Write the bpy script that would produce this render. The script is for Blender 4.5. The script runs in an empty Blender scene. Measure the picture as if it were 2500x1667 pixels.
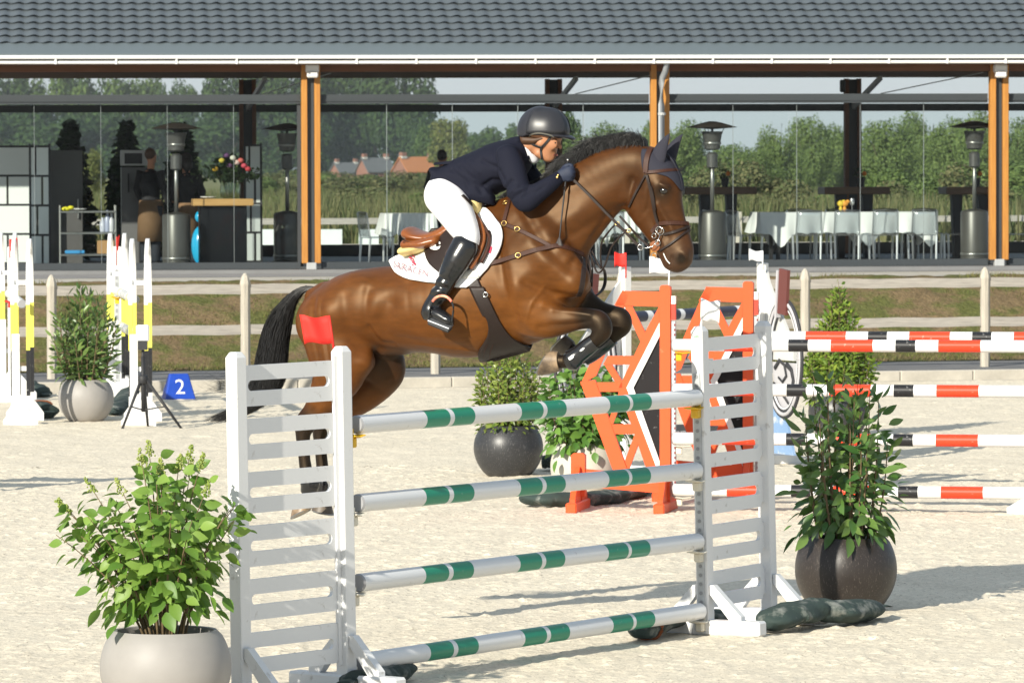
import bpy, math, random
import numpy as np
from mathutils import Vector, Matrix
random.seed(7); RNG = np.random.default_rng(7)
SC = bpy.context.scene
COL = SC.collection
# ------------------------------------------------------------------ camera
FPX, HZ, CAMH, ROLL = 12000.0, 410.0, 2.80, 0.0031
pitch = math.atan((833.5-HZ)/FPX)
c_f = Vector((0, math.cos(pitch), -math.sin(pitch)))
c_u0 = Vector((0, math.sin(pitch), math.cos(pitch)))
c_r = Vector((1,0,0))*math.cos(ROLL) - c_u0*math.sin(ROLL)
c_u = Vector((1,0,0))*math.sin(ROLL) + c_u0*math.cos(ROLL)
CAM = Vector((0,0,CAMH))
cd = bpy.data.cameras.new("camera"); cam = bpy.data.objects.new("camera", cd); COL.objects.link(cam)
cam.matrix_world = Matrix(((c_r.x,c_u.x,-c_f.x,0),(c_r.y,c_u.y,-c_f.y,0),(c_r.z,c_u.z,-c_f.z,CAMH),(0,0,0,1)))
cd.sensor_width = 36; cd.lens = FPX/2500*36; cd.clip_start = 1; cd.clip_end = 20000
cd.dof.use_dof = True; cd.dof.focus_distance = 29.0; cd.dof.aperture_fstop = 13
SC.camera = cam
# ------------------------------------------------------------------ light
SUN_EL = math.radians(24); SXY = Vector((-.55,-.835)).normalized()
w = bpy.data.worlds.new("World"); SC.world = w; w.use_nodes = True
nt = w.node_tree; bg = nt.nodes["Background"]
sky = nt.nodes.new("ShaderNodeTexSky"); sky.sky_type = 'NISHITA'; sky.sun_disc = False
sky.sun_elevation = SUN_EL; sky.sun_rotation = math.atan2(SXY.x, SXY.y)
sky.air_density = 1.0; sky.dust_density = 0.3; sky.ozone_density = 1.0
# hazy summer sky: the clear-sky model veiled by even pale blue haze light
tn = nt.nodes.new("ShaderNodeMix"); tn.data_type='RGBA'; tn.inputs[0].default_value=.80; tn.inputs[7].default_value=(3.95,4.75,5.65,1)
nt.links.new(sky.outputs[0], tn.inputs[6]); nt.links.new(tn.outputs[2], bg.inputs[0]); bg.inputs[1].default_value = 0.086
sl = bpy.data.lights.new("sun", 'SUN'); sl.energy = 4.9; sl.angle = math.radians(.53); sl.color = (1.0,.945,.82)
so = bpy.data.objects.new("sun", sl); COL.objects.link(so)
sdir = Vector((SXY.x*math.cos(SUN_EL), SXY.y*math.cos(SUN_EL), math.sin(SUN_EL)))
so.rotation_euler = sdir.to_track_quat('Z','Y').to_euler()
vs = SC.view_settings; vs.view_transform = 'Standard'; vs.look = 'None'; vs.exposure = 0.50; vs.gamma = 1
SC.cycles.max_bounces = 5; SC.cycles.diffuse_bounces = 3; SC.cycles.glossy_bounces = 3; SC.cycles.transparent_max_bounces = 20
SC.cycles.sample_clamp_indirect = 6
# ------------------------------------------------------------------ projection helpers (photo pixels of 2500x1667 -> rays)
V = 2500/2352.0
def ray(px, py):
    return c_f + c_r*((px-1250)/FPX) + c_u*((833.5-py)/FPX)
def on_plane(px, py, p0, n):
    r = ray(px,py); t = (Vector(p0)-CAM).dot(n)/r.dot(n); return CAM + r*t
def at(px, py, d): return on_plane(px,py,(0,d,0),Vector((0,1,0)))
def gnd(px, py, z=0.0): return on_plane(px,py,(0,0,z),Vector((0,0,1)))
# ------------------------------------------------------------------ materials
MATS = {}
def M(name, col=(.5,.5,.5), rough=.5, metal=0, spec=.5, var=0, vs=8.0, col2=None, bump=0, bs=60, coat=0, attr=None, trans=0, stretch=None, sharp=0, emis=0, alpha=1, sub=0):
    if name in MATS: return MATS[name]
    m = bpy.data.materials.new(name); m.use_nodes = True; n = m.node_tree.nodes; l = m.node_tree.links
    b = n["Principled BSDF"]
    b.inputs["Base Color"].default_value = (*col,1); b.inputs["Roughness"].default_value = rough
    b.inputs["Metallic"].default_value = metal; b.inputs["Specular IOR Level"].default_value = spec
    b.inputs["Coat Weight"].default_value = coat; b.inputs["Coat Roughness"].default_value = .15
    b.inputs["Transmission Weight"].default_value = trans
    if alpha<1: b.inputs["Alpha"].default_value = alpha
    tc = n.new("ShaderNodeTexCoord"); out = tc.outputs["Object"]
    if stretch:
        mp = n.new("ShaderNodeMapping"); mp.inputs["Scale"].default_value = stretch
        l.new(out, mp.inputs[0]); out = mp.outputs[0]
    src = None
    if attr:
        a = n.new("ShaderNodeAttribute"); a.attribute_name = attr; src = a.outputs["Color"]; l.new(src, b.inputs["Base Color"])
    if var or col2:
        nz = n.new("ShaderNodeTexNoise"); nz.inputs["Scale"].default_value = vs; nz.inputs["Detail"].default_value = 5
        nz.inputs["Roughness"].default_value = .6; l.new(out, nz.inputs["Vector"])
        fac = nz.outputs["Fac"]
        if sharp:
            r = n.new("ShaderNodeMapRange"); r.inputs[1].default_value = sharp-.06; r.inputs[2].default_value = sharp+.06
            l.new(fac, r.inputs[0]); fac = r.outputs[0]
        else:
            r = n.new("ShaderNodeMapRange"); r.inputs[1].default_value = .3; r.inputs[2].default_value = .7
            l.new(fac, r.inputs[0]); fac = r.outputs[0]
        if src is not None:
            mx = n.new("ShaderNodeMix"); mx.data_type='RGBA'; mx.blend_type='MULTIPLY'; mx.inputs[0].default_value = 1
            cr = n.new("ShaderNodeMapRange"); cr.inputs[3].default_value = 1-var; cr.inputs[4].default_value = 1+var*.6
            l.new(fac, cr.inputs[0]); l.new(src, mx.inputs[6]); l.new(cr.outputs[0], mx.inputs[7]); l.new(mx.outputs[2], b.inputs["Base Color"])
        else:
            mx = n.new("ShaderNodeMix"); mx.data_type='RGBA'
            c2 = col2 or tuple(min(1,c*(1-var)) for c in col)
            mx.inputs[6].default_value = (*c2,1); mx.inputs[7].default_value = (*col,1)
            l.new(fac, mx.inputs[0]); l.new(mx.outputs[2], b.inputs["Base Color"])
    if bump:
        bn = n.new("ShaderNodeTexNoise"); bn.inputs["Scale"].default_value = bs; bn.inputs["Detail"].default_value = 4; l.new(out, bn.inputs["Vector"])
        bp = n.new("ShaderNodeBump"); bp.inputs["Strength"].default_value = 1; bp.inputs["Distance"].default_value = bump
        l.new(bn.outputs["Fac"], bp.inputs["Height"]); l.new(bp.outputs[0], b.inputs["Normal"])
    MATS[name] = m; return m
def leafmat(name, col, col2, rough=.4, spec=.5, tl=.35):
    """leaf: per-piece colour variation, some light passing through"""
    if name in MATS: return MATS[name]
    m = bpy.data.materials.new(name); m.use_nodes = True; n = m.node_tree.nodes; l = m.node_tree.links
    b = n["Principled BSDF"]; b.inputs["Roughness"].default_value = rough; b.inputs["Specular IOR Level"].default_value = spec
    at_ = n.new("ShaderNodeAttribute"); at_.attribute_name = "tint"
    oi = n.new("ShaderNodeObjectInfo"); ad = n.new("ShaderNodeMath"); ad.operation='ADD'
    l.new(at_.outputs["Fac"], ad.inputs[0]); l.new(oi.outputs["Random"], ad.inputs[1])
    fr = n.new("ShaderNodeMath"); fr.operation='FRACT'; l.new(ad.outputs[0], fr.inputs[0])
    mx = n.new("ShaderNodeMix"); mx.data_type='RGBA'; mx.inputs[6].default_value=(*col,1); mx.inputs[7].default_value=(*col2,1)
    l.new(fr.outputs[0], mx.inputs[0]); l.new(mx.outputs[2], b.inputs["Base Color"])
    t = n.new("ShaderNodeBsdfTranslucent"); l.new(mx.outputs[2], t.inputs[0])
    ms = n.new("ShaderNodeMixShader"); ms.inputs[0].default_value = tl
    l.new(b.outputs[0], ms.inputs[1]); l.new(t.outputs[0], ms.inputs[2]); l.new(ms.outputs[0], n["Material Output"].inputs[0])
    MATS[name] = m; return m
def glassmat(name, tint=(.9,.95,.96), refl=.09, rough=.02):
    if name in MATS: return MATS[name]
    m = bpy.data.materials.new(name); m.use_nodes = True; n = m.node_tree.nodes; l = m.node_tree.links
    n.remove(n["Principled BSDF"])
    t = n.new("ShaderNodeBsdfTransparent"); t.inputs[0].default_value = (*tint,1)
    g = n.new("ShaderNodeBsdfGlossy"); g.inputs["Roughness"].default_value = rough
    fr = n.new("ShaderNodeFresnel"); fr.inputs[0].default_value = 1.45
    ad = n.new("ShaderNodeMath"); ad.operation='MULTIPLY_ADD'; ad.inputs[1].default_value = .30; ad.inputs[2].default_value = refl-.03; ad.use_clamp=True
    l.new(fr.outputs[0], ad.inputs[0])
    ms = n.new("ShaderNodeMixShader"); l.new(ad.outputs[0], ms.inputs[0]); l.new(t.outputs[0], ms.inputs[1]); l.new(g.outputs[0], ms.inputs[2])
    l.new(ms.outputs[0], n["Material Output"].inputs[0]); MATS[name] = m; return m
# ------------------------------------------------------------------ objects
def tag(o, label=None, cat=None, group=None, kind=None):
    if label: o["label"] = label
    if cat: o["category"] = cat
    if group: o["group"] = group
    if kind: o["kind"] = kind
    return o
def empty(name, loc=(0,0,0), rz=0, label=None, cat=None, group=None):
    o = bpy.data.objects.new(name, None); COL.objects.link(o); o.location = loc; o.rotation_euler = (0,0,rz)
    return tag(o,label,cat,group)
def link(name, me, parent=None, loc=None, rot=None):
    o = bpy.data.objects.new(name, me); COL.objects.link(o)
    if parent is not None: o.parent = parent
    if loc is not None: o.location = loc
    if rot is not None: o.rotation_euler = rot
    return o
def copy_tree(o, parent=None):
    c = o.copy(); COL.objects.link(c); c.parent = parent
    for ch in list(o.children): copy_tree(ch, c)
    return c
class B:
    """collects shapes into one mesh"""
    def __init__(s): s.v = []; s.f = []; s.m = []; s.mats = []; s.cur = 0; s.tint = None; s.mir = None
    def mat(s, m):
        if m not in s.mats: s.mats.append(m)
        s.cur = s.mats.index(m); return s
    def add(s, vs_, fs):
        n = len(s.v); s.v.extend([tuple(p) for p in vs_])
        for f in fs: s.f.append(tuple(i+n for i in f)); s.m.append(s.cur)
        return s
    def box(s, c, size, R=None, bev=0):
        x,y,z = [k/2 for k in size]; c = Vector(c)
        if bev:
            b = min(bev, x*.9, y*.9, z*.9); pts=[]; idx={}
            for sx in (-1,1):
                for sy in (-1,1):
                    for sz in (-1,1):
                        for a in range(3):
                            p=[sx*x,sy*y,sz*z]; q=[sx*(x-b),sy*(y-b),sz*(z-b)]; q[a]=p[a]
                            idx[(sx,sy,sz,a)]=len(pts); pts.append(Vector(q))
            fs=[]
            for a in range(3):
                o1,o2=[k for k in range(3) if k!=a]
                for sg in (-1,1):
                    ring=[]
                    for (p,q) in ((-1,-1),(1,-1),(1,1),(-1,1)):
                        k=[0,0,0]; k[a]=sg;k[o1]=p;k[o2]=q; ring.append(idx[(*k,a)])
                    fs.append(tuple(ring if (sg>0)!=(a==1) else ring[::-1]))
                for p in (-1,1):
                    for q in (-1,1):
                        k1=[0,0,0];k1[a]=-1;k1[o1]=p;k1[o2]=q; k2=list(k1);k2[a]=1
                        fq=(idx[(*k1,o1)],idx[(*k2,o1)],idx[(*k2,o2)],idx[(*k1,o2)])
                        fs.append(fq)
            for sx in (-1,1):
                for sy in (-1,1):
                    for sz in (-1,1): fs.append(tuple(idx[(sx,sy,sz,a)] for a in range(3)))
        else:
            pts = [Vector((i*x,j*y,k*z)) for i in (-1,1) for j in (-1,1) for k in (-1,1)]
            fs = [(0,1,3,2),(4,6,7,5),(0,4,5,1),(2,3,7,6),(0,2,6,4),(1,5,7,3)]
        if R is not None: pts = [R@p for p in pts]
        return s.add([p+c for p in pts], fs)
    def bar(s, a, b, wd, ht, up=(0,0,1), bev=0):
        a,b=Vector(a),Vector(b); d=b-a; L=d.length; x=d/L; z=Vector(up); z=(z-x*z.dot(x)).normalized(); y=z.cross(x)
        R = Matrix((x,y,z)).transposed()
        return s.box((a+b)/2,(L,wd,ht),R,bev)
    def tube(s, pts, r, n=8, cap=True, flat=None, up=(0,0,1)):
        pts=[Vector(p) for p in pts]; rs = r if isinstance(r,(list,tuple)) else [r]*len(pts)
        vv=[]; fs=[]; pu=Vector(up)
        for i,p in enumerate(pts):
            d = (pts[min(i+1,len(pts)-1)]-pts[max(i-1,0)]).normalized()
            a = d.cross(pu)
            if a.length<1e-4: a = d.cross(Vector((1,0,.3)))
            a.normalize(); b=a.cross(d)
            rr = rs[i]; ra,rb = rr if isinstance(rr,tuple) else (rr,rr*(flat or 1))
            for k in range(n):
                t=2*math.pi*k/n; vv.append(p+a*(math.cos(t)*ra)+b*(math.sin(t)*rb))
        for i in range(len(pts)-1):
            for k in range(n):
                k2=(k+1)%n; fs.append((i*n+k,i*n+k2,(i+1)*n+k2,(i+1)*n+k))
        if cap: fs.append(tuple(range(n))[::-1]); fs.append(tuple((len(pts)-1)*n+k for k in range(n)))
        return s.add(vv,fs)
    def lathe(s, prof, c=(0,0,0), n=24, R=None, squash=1):
        vv=[];fs=[];c=Vector(c)
        for (r,z) in prof:
            for k in range(n):
                t=2*math.pi*k/n; p=Vector((r*math.cos(t),r*math.sin(t)*squash,z))
                vv.append((R@p if R is not None else p)+c)
        for i in range(len(prof)-1):
            for k in range(n): k2=(k+1)%n; fs.append((i*n+k,i*n+k2,(i+1)*n+k2,(i+1)*n+k))
        if prof[0][0]>1e-5: fs.append(tuple(range(n))[::-1])
        if prof[-1][0]>1e-5: fs.append(tuple((len(prof)-1)*n+k for k in range(n)))
        return s.add(vv,fs)
    def prism(s, poly, origin, ax, ay, th):
        """flat outline in axes ax,ay, extruded by th along ax x ay, centred"""
        o,ax,ay=Vector(origin),Vector(ax),Vector(ay); nz=ax.cross(ay).normalized()
        n=len(poly); vv=[o+ax*p[0]+ay*p[1]+nz*(th/2) for p in poly]+[o+ax*p[0]+ay*p[1]-nz*(th/2) for p in poly]
        fs=[tuple(range(n)),tuple(range(n,2*n))[::-1]]+[(i,n+i,n+(i+1)%n,(i+1)%n) for i in range(n)]
        return s.add(vv,fs)
    def ball(s, c, r, n=10, m=7, R=None):
        c=Vector(c); rr=Vector(r) if not isinstance(r,(int,float)) else Vector((r,r,r)); vv=[];fs=[]
        for i in range(m+1):
            p=math.pi*i/m
            for k in range(n):
                t=2*math.pi*k/n; q=Vector((math.sin(p)*math.cos(t)*rr.x,math.sin(p)*math.sin(t)*rr.y,math.cos(p)*rr.z)); vv.append(c+(R@q if R is not None else q))
        for i in range(m):
            for k in range(n): k2=(k+1)%n; fs.append((i*n+k,(i+1)*n+k,(i+1)*n+k2,i*n+k2))
        return s.add(vv,fs)
    def build(s, name, mat=None, parent=None, smooth=False, loc=None, rot=None, angle=None):
        me=bpy.data.meshes.new(name); me.from_pydata(s.v,[],s.f)
        for m_ in ([mat] if mat else s.mats): me.materials.append(m_)
        if not mat and len(s.mats)>1: me.polygons.foreach_set("material_index", s.m)
        if s.tint is not None:
            a=me.attributes.new("tint",'FLOAT','FACE'); a.data.foreach_set("value", s.tint)
        if smooth: me.polygons.foreach_set("use_smooth",[True]*len(me.polygons))
        me.update()
        if angle: 
            try: me.set_sharp_from_angle(angle=math.radians(angle))
            except Exception: pass
        o = link(name, me, parent, loc, rot)
        if s.mir is not None: TWIN[o.name] = s.mir.build(name, mat, parent, smooth, loc, rot, angle)
        return o
TWIN = {}
def nmesh(name, v, f, mat, parent=None, smooth=True, col=None):
    """mesh from numpy arrays, quads or tris"""
    me=bpy.data.meshes.new(name); v=np.asarray(v,np.float32); f=np.asarray(f,np.int32); k=f.shape[1]
    me.vertices.add(len(v)); me.vertices.foreach_set("co", v.ravel())
    me.loops.add(f.size); me.loops.foreach_set("vertex_index", f.ravel())
    me.polygons.add(len(f)); me.polygons.foreach_set("loop_start", np.arange(0,f.size,k,dtype=np.int32))
    me.polygons.foreach_set("use_smooth", np.full(len(f),smooth,dtype=bool))
    me.update(calc_edges=True); me.validate()
    for m_ in (mat if isinstance(mat,list) else [mat]): me.materials.append(m_)
    if col is not None:
        a=me.color_attributes.new("col",'FLOAT_COLOR','POINT'); c4=np.ones((len(v),4),np.float32); c4[:,:3]=col; a.data.foreach_set("color", c4.ravel())
    return link(name, me, parent)
def shift(objs, p):   # move a finished list of world-built parts under an empty placed at p
    pass
def root(name, p, label, cat, group=None): return empty(name, p, 0, label, cat, group)
def under(parent, o):
    """attach a mesh built in world space to an unrotated empty"""
    o.parent = parent; o.matrix_parent_inverse = Matrix.Translation(-Vector(parent.location)); return o
def vnoise(x, y, seed=0):
    """value noise on arrays"""
    def h(i,j): 
        n=(i*374761393+j*668265263+seed*982451653)&0xffffffff; n=((n^(n>>13))*1274126177)&0xffffffff
        return ((n^(n>>16))&0xffff)/65535.0
    xi=np.floor(x).astype(np.int64); yi=np.floor(y).astype(np.int64); fx=x-xi; fy=y-yi
    fx=fx*fx*(3-2*fx); fy=fy*fy*(3-2*fy)
    return (h(xi,yi)*(1-fx)+h(xi+1,yi)*fx)*(1-fy)+(h(xi,yi+1)*(1-fx)+h(xi+1,yi+1)*fx)*fy
# ================================================================== SETTING: ground, kerb, path, bank, terrace
m_sand = M("sand_footing",(.79,.705,.56),rough=.95,spec=.1,col2=(.70,.62,.49),vs=1.3,bump=.006,bs=38)
def sand_nodes(m):
    n=m.node_tree.nodes; l=m.node_tree.links; b=n["Principled BSDF"]
    old=b.inputs["Base Color"].links[0].from_socket
    tc=[k for k in n if k.type=='TEX_COORD'][0]
    nz=n.new("ShaderNodeTexNoise"); nz.inputs["Scale"].default_value=22; nz.inputs["Detail"].default_value=6; nz.inputs["Roughness"].default_value=.7; l.new(tc.outputs["Object"],nz.inputs["Vector"])
    r=n.new("ShaderNodeMapRange"); r.inputs[1].default_value=.25; r.inputs[2].default_value=.75; r.inputs[3].default_value=.72; r.inputs[4].default_value=1.16; l.new(nz.outputs["Fac"],r.inputs[0])
    mx=n.new("ShaderNodeMix"); mx.data_type='RGBA'; mx.blend_type='MULTIPLY'; mx.inputs[0].default_value=1
    l.new(old,mx.inputs[6]); l.new(r.outputs[0],mx.inputs[7])
    # sparse dark fibres and damp crumbs mixed into the footing
    vz=n.new("ShaderNodeTexNoise"); vz.inputs["Scale"].default_value=55; vz.inputs["Detail"].default_value=2; l.new(tc.outputs["Object"],vz.inputs["Vector"])
    r2=n.new("ShaderNodeMapRange"); r2.inputs[1].default_value=.63; r2.inputs[2].default_value=.70; r2.inputs[3].default_value=0; r2.inputs[4].default_value=.65; l.new(vz.outputs["Fac"],r2.inputs[0])
    mx2=n.new("ShaderNodeMix"); mx2.data_type='RGBA'; mx2.inputs[7].default_value=(.20,.16,.12,1); l.new(r2.outputs[0],mx2.inputs[0]); l.new(mx.outputs[2],mx2.inputs[6])
    l.new(mx2.outputs[2],b.inputs["Base Color"])
sand_nodes(m_sand)
FL, FR = gnd(127,925,.14), gnd(2405,895,.14)       # fence line
fe = (FR-FL); FLEN = fe.length; fe.normalize(); fn = Vector((-fe.y,fe.x,0))
def fp(s,t,z=0): return FL + fe*s + fn*t + Vector((0,0,z-FL.z))
def gheight(X,Y,lod):
    h=.010*(vnoise(X*1.1,Y*1.1,1)-.5)+.012*(vnoise(X*3.7,Y*3.7,2)-.5)
    n1=vnoise(X*11,Y*11,3); n2=vnoise(X*27,Y*27,4); n3=vnoise(X*9+50,Y*9,5)
    if lod==0:
        h+=.010*np.clip(n1-.45,0,1)+.016*np.clip(n2-.42,0,1)*np.clip(n3*1.6-.3,0.15,1)
        h-=.03*np.clip(vnoise(X*4.5,Y*4.5,9)-.80,0,1)*2
        h+=.022*np.clip(vnoise(X*17,Y*17,12)-.74,0,1)*2.5
    else: h+=.012*np.clip(n1-.45,0,1)
    return h
def ground_patch(name,x0,x1,y0,y1,st,lod):
    nx=int((x1-x0)/st)+1; ny=int((y1-y0)/st)+1
    X,Y=np.meshgrid(np.linspace(x0,x1,nx),np.linspace(y0,y1,ny)); Z=gheight(X,Y,lod)
    Z=np.clip(Z,-.012,.06)
    r=np.random.default_rng(int(y0*10))          # hoof prints: pushed-in hollows with a raised crumbly rim
    for _ in range(int((x1-x0)*(y1-y0)*1.6)):
        cx,cy,a,s=r.uniform(x0,x1),r.uniform(y0,y1),r.uniform(0,6.28),r.uniform(.05,.085); i0,i1=np.searchsorted(X[0],[cx-.2,cx+.2]); j0,j1=np.searchsorted(Y[:,0],[cy-.2,cy+.2])
        if i1-i0<2 or j1-j0<2: continue
        dx=X[j0:j1,i0:i1]-cx; dy=Y[j0:j1,i0:i1]-cy; u=dx*math.cos(a)+dy*math.sin(a); w_=-dx*math.sin(a)+dy*math.cos(a); d=np.sqrt(u*u+(w_*1.25)**2)/s
        Z[j0:j1,i0:i1]+=-.014*r.uniform(.3,1)*np.exp(-(d/.85)**4)+.010*r.uniform(.3,1)*np.exp(-((d-1.25)/.35)**2)*(.4+vnoise(dx*40,dy*40,int(cx*50)))
    Z=np.clip(Z,-.018,.06)
    v=np.stack([X.ravel(),Y.ravel(),Z.ravel()],1); i=np.arange(nx*ny).reshape(ny,nx)
    f=np.stack([i[:-1,:-1].ravel(),i[:-1,1:].ravel(),i[1:,1:].ravel(),i[1:,:-1].ravel()],1)
    o=nmesh(name,v,f,m_sand); tag(o,"pale churned sand footing of the riding arena","sand",kind="structure"); return o
ground_patch("arena_sand",-5.2,5.2,25.2,46.0,.022,0)
ground_patch("arena_sand",-7.4,7.4,46.0,66.5,.045,0)
b=B(); b.add([(-160,-60,-.022),(160,-60,-.022),(160,66,-.022),(-160,66,-.022)],[(0,1,2,3)])
tag(b.build("arena_ground",m_sand),"flat sand ground of the arena around the jumps","ground",kind="structure")
# kerb stones, asphalt path, bank, terrace
m_conc=M("pale_concrete",(.50,.46,.39),rough=.9,var=.25,vs=5,bump=.003,bs=40)
m_asph=M("asphalt",(.115,.115,.12),rough=.9,col2=(.19,.185,.18),vs=3,bump=.004,bs=80)
kb=B(); kb.box(fp(12,-.95,.0)-Vector((0,0,.0)),(90,.3,.02),Matrix((fe,fn,Vector((0,0,1)))).transposed())
kerb=kb.build("kerb",m_conc); tag(kerb,"pale concrete kerb along the asphalt path","kerb",kind="structure")
RF=Matrix((fe,fn,Vector((0,0,1)))).transposed()
for i in range(-4,22):
    k=B(); k.box((0,0,0),(.992,.12,.30),None,.012); o=k.build("kerb_stone",m_conc,None); o.parent=kerb; o.location=fp(i*1.0+.5-5,-.88,-.01); o.rotation_euler=RF.to_euler()
b=B(); b.add([fp(-40,-.83,.136),fp(60,-.83,.136),fp(60,1.75,.15),fp(-40,1.75,.15)],[(0,1,2,3)])
tag(b.build("asphalt_path",m_asph),"narrow grey asphalt path behind the kerb","path",kind="structure")
def bank_h(t,s):
    q=np.clip((t-1.7)/4.2,0,1); return .15+1.05*(q*q*(3-2*q))
m_bank=M("dry_grass_bank",(.115,.12,.038),rough=.95,spec=.1,col2=(.19,.135,.072),vs=1.6,sharp=.5,bump=.03,bs=22)
def bank_nodes(m):
    n=m.node_tree.nodes; l=m.node_tree.links; b=n["Principled BSDF"]; old=b.inputs["Base Color"].links[0].from_socket
    tc=[k for k in n if k.type=='TEX_COORD'][0]
    a=n.new("ShaderNodeTexNoise"); a.inputs["Scale"].default_value=14; a.inputs["Detail"].default_value=6; a.inputs["Roughness"].default_value=.75; l.new(tc.outputs["Object"],a.inputs["Vector"])
    r=n.new("ShaderNodeMapRange"); r.inputs[1].default_value=.25; r.inputs[2].default_value=.8; r.inputs[3].default_value=.45; r.inputs[4].default_value=1.5; l.new(a.outputs["Fac"],r.inputs[0])
    mx=n.new("ShaderNodeMix"); mx.data_type='RGBA'; mx.blend_type='MULTIPLY'; mx.inputs[0].default_value=1; l.new(old,mx.inputs[6]); l.new(r.outputs[0],mx.inputs[7]); l.new(mx.outputs[2],b.inputs["Base Color"])
bank_nodes(m_bank)
S_,T_=np.meshgrid(np.arange(-12,26,.08),np.arange(1.7,6.3,.08))
Z_=bank_h(T_,S_)+.05*(vnoise(S_*1.7,T_*1.7,21)-.5)*np.clip((T_-1.7)*3,0,1)+.03*vnoise(S_*9,T_*9,22)*np.clip((T_-1.7)*3,0,1)
P0=np.array(FL); vv=P0+S_.ravel()[:,None]*np.array(fe)+T_.ravel()[:,None]*np.array(fn); vv[:,2]=Z_.ravel()
ny,nx=S_.shape; ii=np.arange(nx*ny).reshape(ny,nx)
bank=nmesh("grass_bank",vv,np.stack([ii[:-1,:-1].ravel(),ii[:-1,1:].ravel(),ii[1:,1:].ravel(),ii[1:,:-1].ravel()],1),m_bank)
tag(bank,"sloping bank of dry patchy grass below the pavilion","bank",kind="structure")
def blades(name,pts,h,wd,mat,label,cat,lean=.5,nrm=None):
    """many short grass blades (one triangle each) at pts"""
    n=len(pts); a=RNG.uniform(0,2*np.pi,n); hh=h*RNG.uniform(.5,1.25,n); ww=wd*RNG.uniform(.6,1.3,n)
    dx=np.cos(a)*ww; dy=np.sin(a)*ww; lx=RNG.normal(0,lean,n)*hh; ly=RNG.normal(0,lean,n)*hh
    v=np.zeros((n,3,3)); v[:,0]=pts; v[:,1]=pts; v[:,2]=pts
    v[:,0,0]-=dx; v[:,0,1]-=dy; v[:,1,0]+=dx; v[:,1,1]+=dy; v[:,2,0]+=lx; v[:,2,1]+=ly; v[:,2,2]+=hh
    o=nmesh(name,v.reshape(-1,3),np.arange(3*n).reshape(n,3),mat,smooth=False)
    at_=o.data.attributes.new("tint",'FLOAT','FACE'); at_.data.foreach_set("value",RNG.uniform(0,1,n).astype(np.float32))
    return tag(o,label,cat,kind="stuff")
n=60000; s=RNG.uniform(-4,20,n); t=RNG.uniform(1.72,6.2,n)
dens=vnoise(s*1.3,t*1.3,31)*.65+vnoise(s*4,t*4,32)*.35; edge=np.clip(1.15-(t-1.7)*1.1,0,.55)
keep=RNG.uniform(0,1,n)<np.clip((dens-.47)*3,0,.85)+edge
s,t=s[keep],t[keep]; pts=P0+s[:,None]*np.array(fe)+t[:,None]*np.array(fn); pts[:,2]=bank_h(t,s)-.02
blades("bank_grass",pts,.085,.010,leafmat("bank_grass_green",(.13,.17,.035),(.24,.19,.09),.7,.2,.3),"short green and straw coloured grass growing on the bank","grass")
m_terr=M("terrace_paving",(.27,.26,.255),rough=.9,var=.2,vs=2)
b=B(); b.add([fp(-40,6.1,1.205),fp(60,6.1,1.205),fp(60,8.3,1.225),fp(-40,8.3,1.225)],[(0,1,2,3)])
tag(b.build("terrace_edge",m_conc),"pale concrete strip along the top of the bank","terrace",kind="structure")
b=B(); b.add([fp(-40,8.3,1.228),fp(60,8.3,1.228),fp(60,32,1.232),fp(-40,32,1.232)],[(0,1,2,3)])
tag(b.build("terrace",m_terr),"grey paved terrace the pavilion stands on","terrace",kind="structure")
m_field=M("far_meadow",(.13,.15,.05),rough=.95,spec=.1,col2=(.20,.17,.08),vs=.12)
b=B(); b.add([fp(-300,6.0,1.10),fp(300,6.0,1.10),(400,1300,1.1),(-400,1300,1.1)],[(0,1,2,3)])
tag(b.build("meadow_ground",m_field),"flat meadow stretching away behind the pavilion","meadow",kind="structure")
# paddock fence
m_wood_grey=M("weathered_wood",(.42,.385,.34),rough=.9,col2=(.26,.24,.215),vs=2.2,stretch=(1.5,30,30),bump=.002,bs=20)
m_post=M("weathered_post",(.52,.47,.39),rough=.9,col2=(.36,.33,.28),vs=2.2,stretch=(30,30,1.5))
fence=root("paddock_fence",fp(0,0,.14),"weathered two-rail wooden post fence in front of the grass bank","fence")
step=FLEN/5
def post_b():
    b=B(); z0=-.1; w_=.053
    prof=[(w_,z0),(w_,1.16),(w_+.004,1.17),(w_+.004,1.2),(w_*.92,1.24),(w_*.72,1.28),(w_*.35,1.315),(.004,1.325)]
    b.lathe([(r*1.22,z) for r,z in prof],n=8); return b
pm=None
for k in range(-1,7):
    if pm is None: o=post_b().build("post",m_post,fence,smooth=True,angle=35); pm=o.data
    else: o=link("post",pm,fence)
    o.location=fe*(k*step); o.rotation_euler=(0,0,math.atan2(fe.y,fe.x)+math.pi/8)
for k in range(-1,6):
    for zz in (1.12,.60):
        r=B(); L=step-.12; n_=9
        vv=[];ff=[]
        for i in range(n_):
            x=-L/2+L*i/(n_-1); dz=.006*math.sin(i*1.7+k*2+zz*9)
            for (y,z) in ((-.02,-.062),(-.02,.062),(.02,.062),(.02,-.062)): vv.append((x,y,z+dz))
        for i in range(n_-1):
            for j in range(4): ff.append((i*4+j,i*4+(j+1)%4,(i+1)*4+(j+1)%4,(i+1)*4+j))
        ff+= [(0,3,2,1),tuple((n_-1)*4+j for j in range(4))]
        r.add(vv,ff); o=r.build("rail",m_wood_grey,fence); o.location=fe*((k+.5)*step)+Vector((0,0,zz)); o.rotation_euler=(0,0,math.atan2(fe.y,fe.x))
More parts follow.
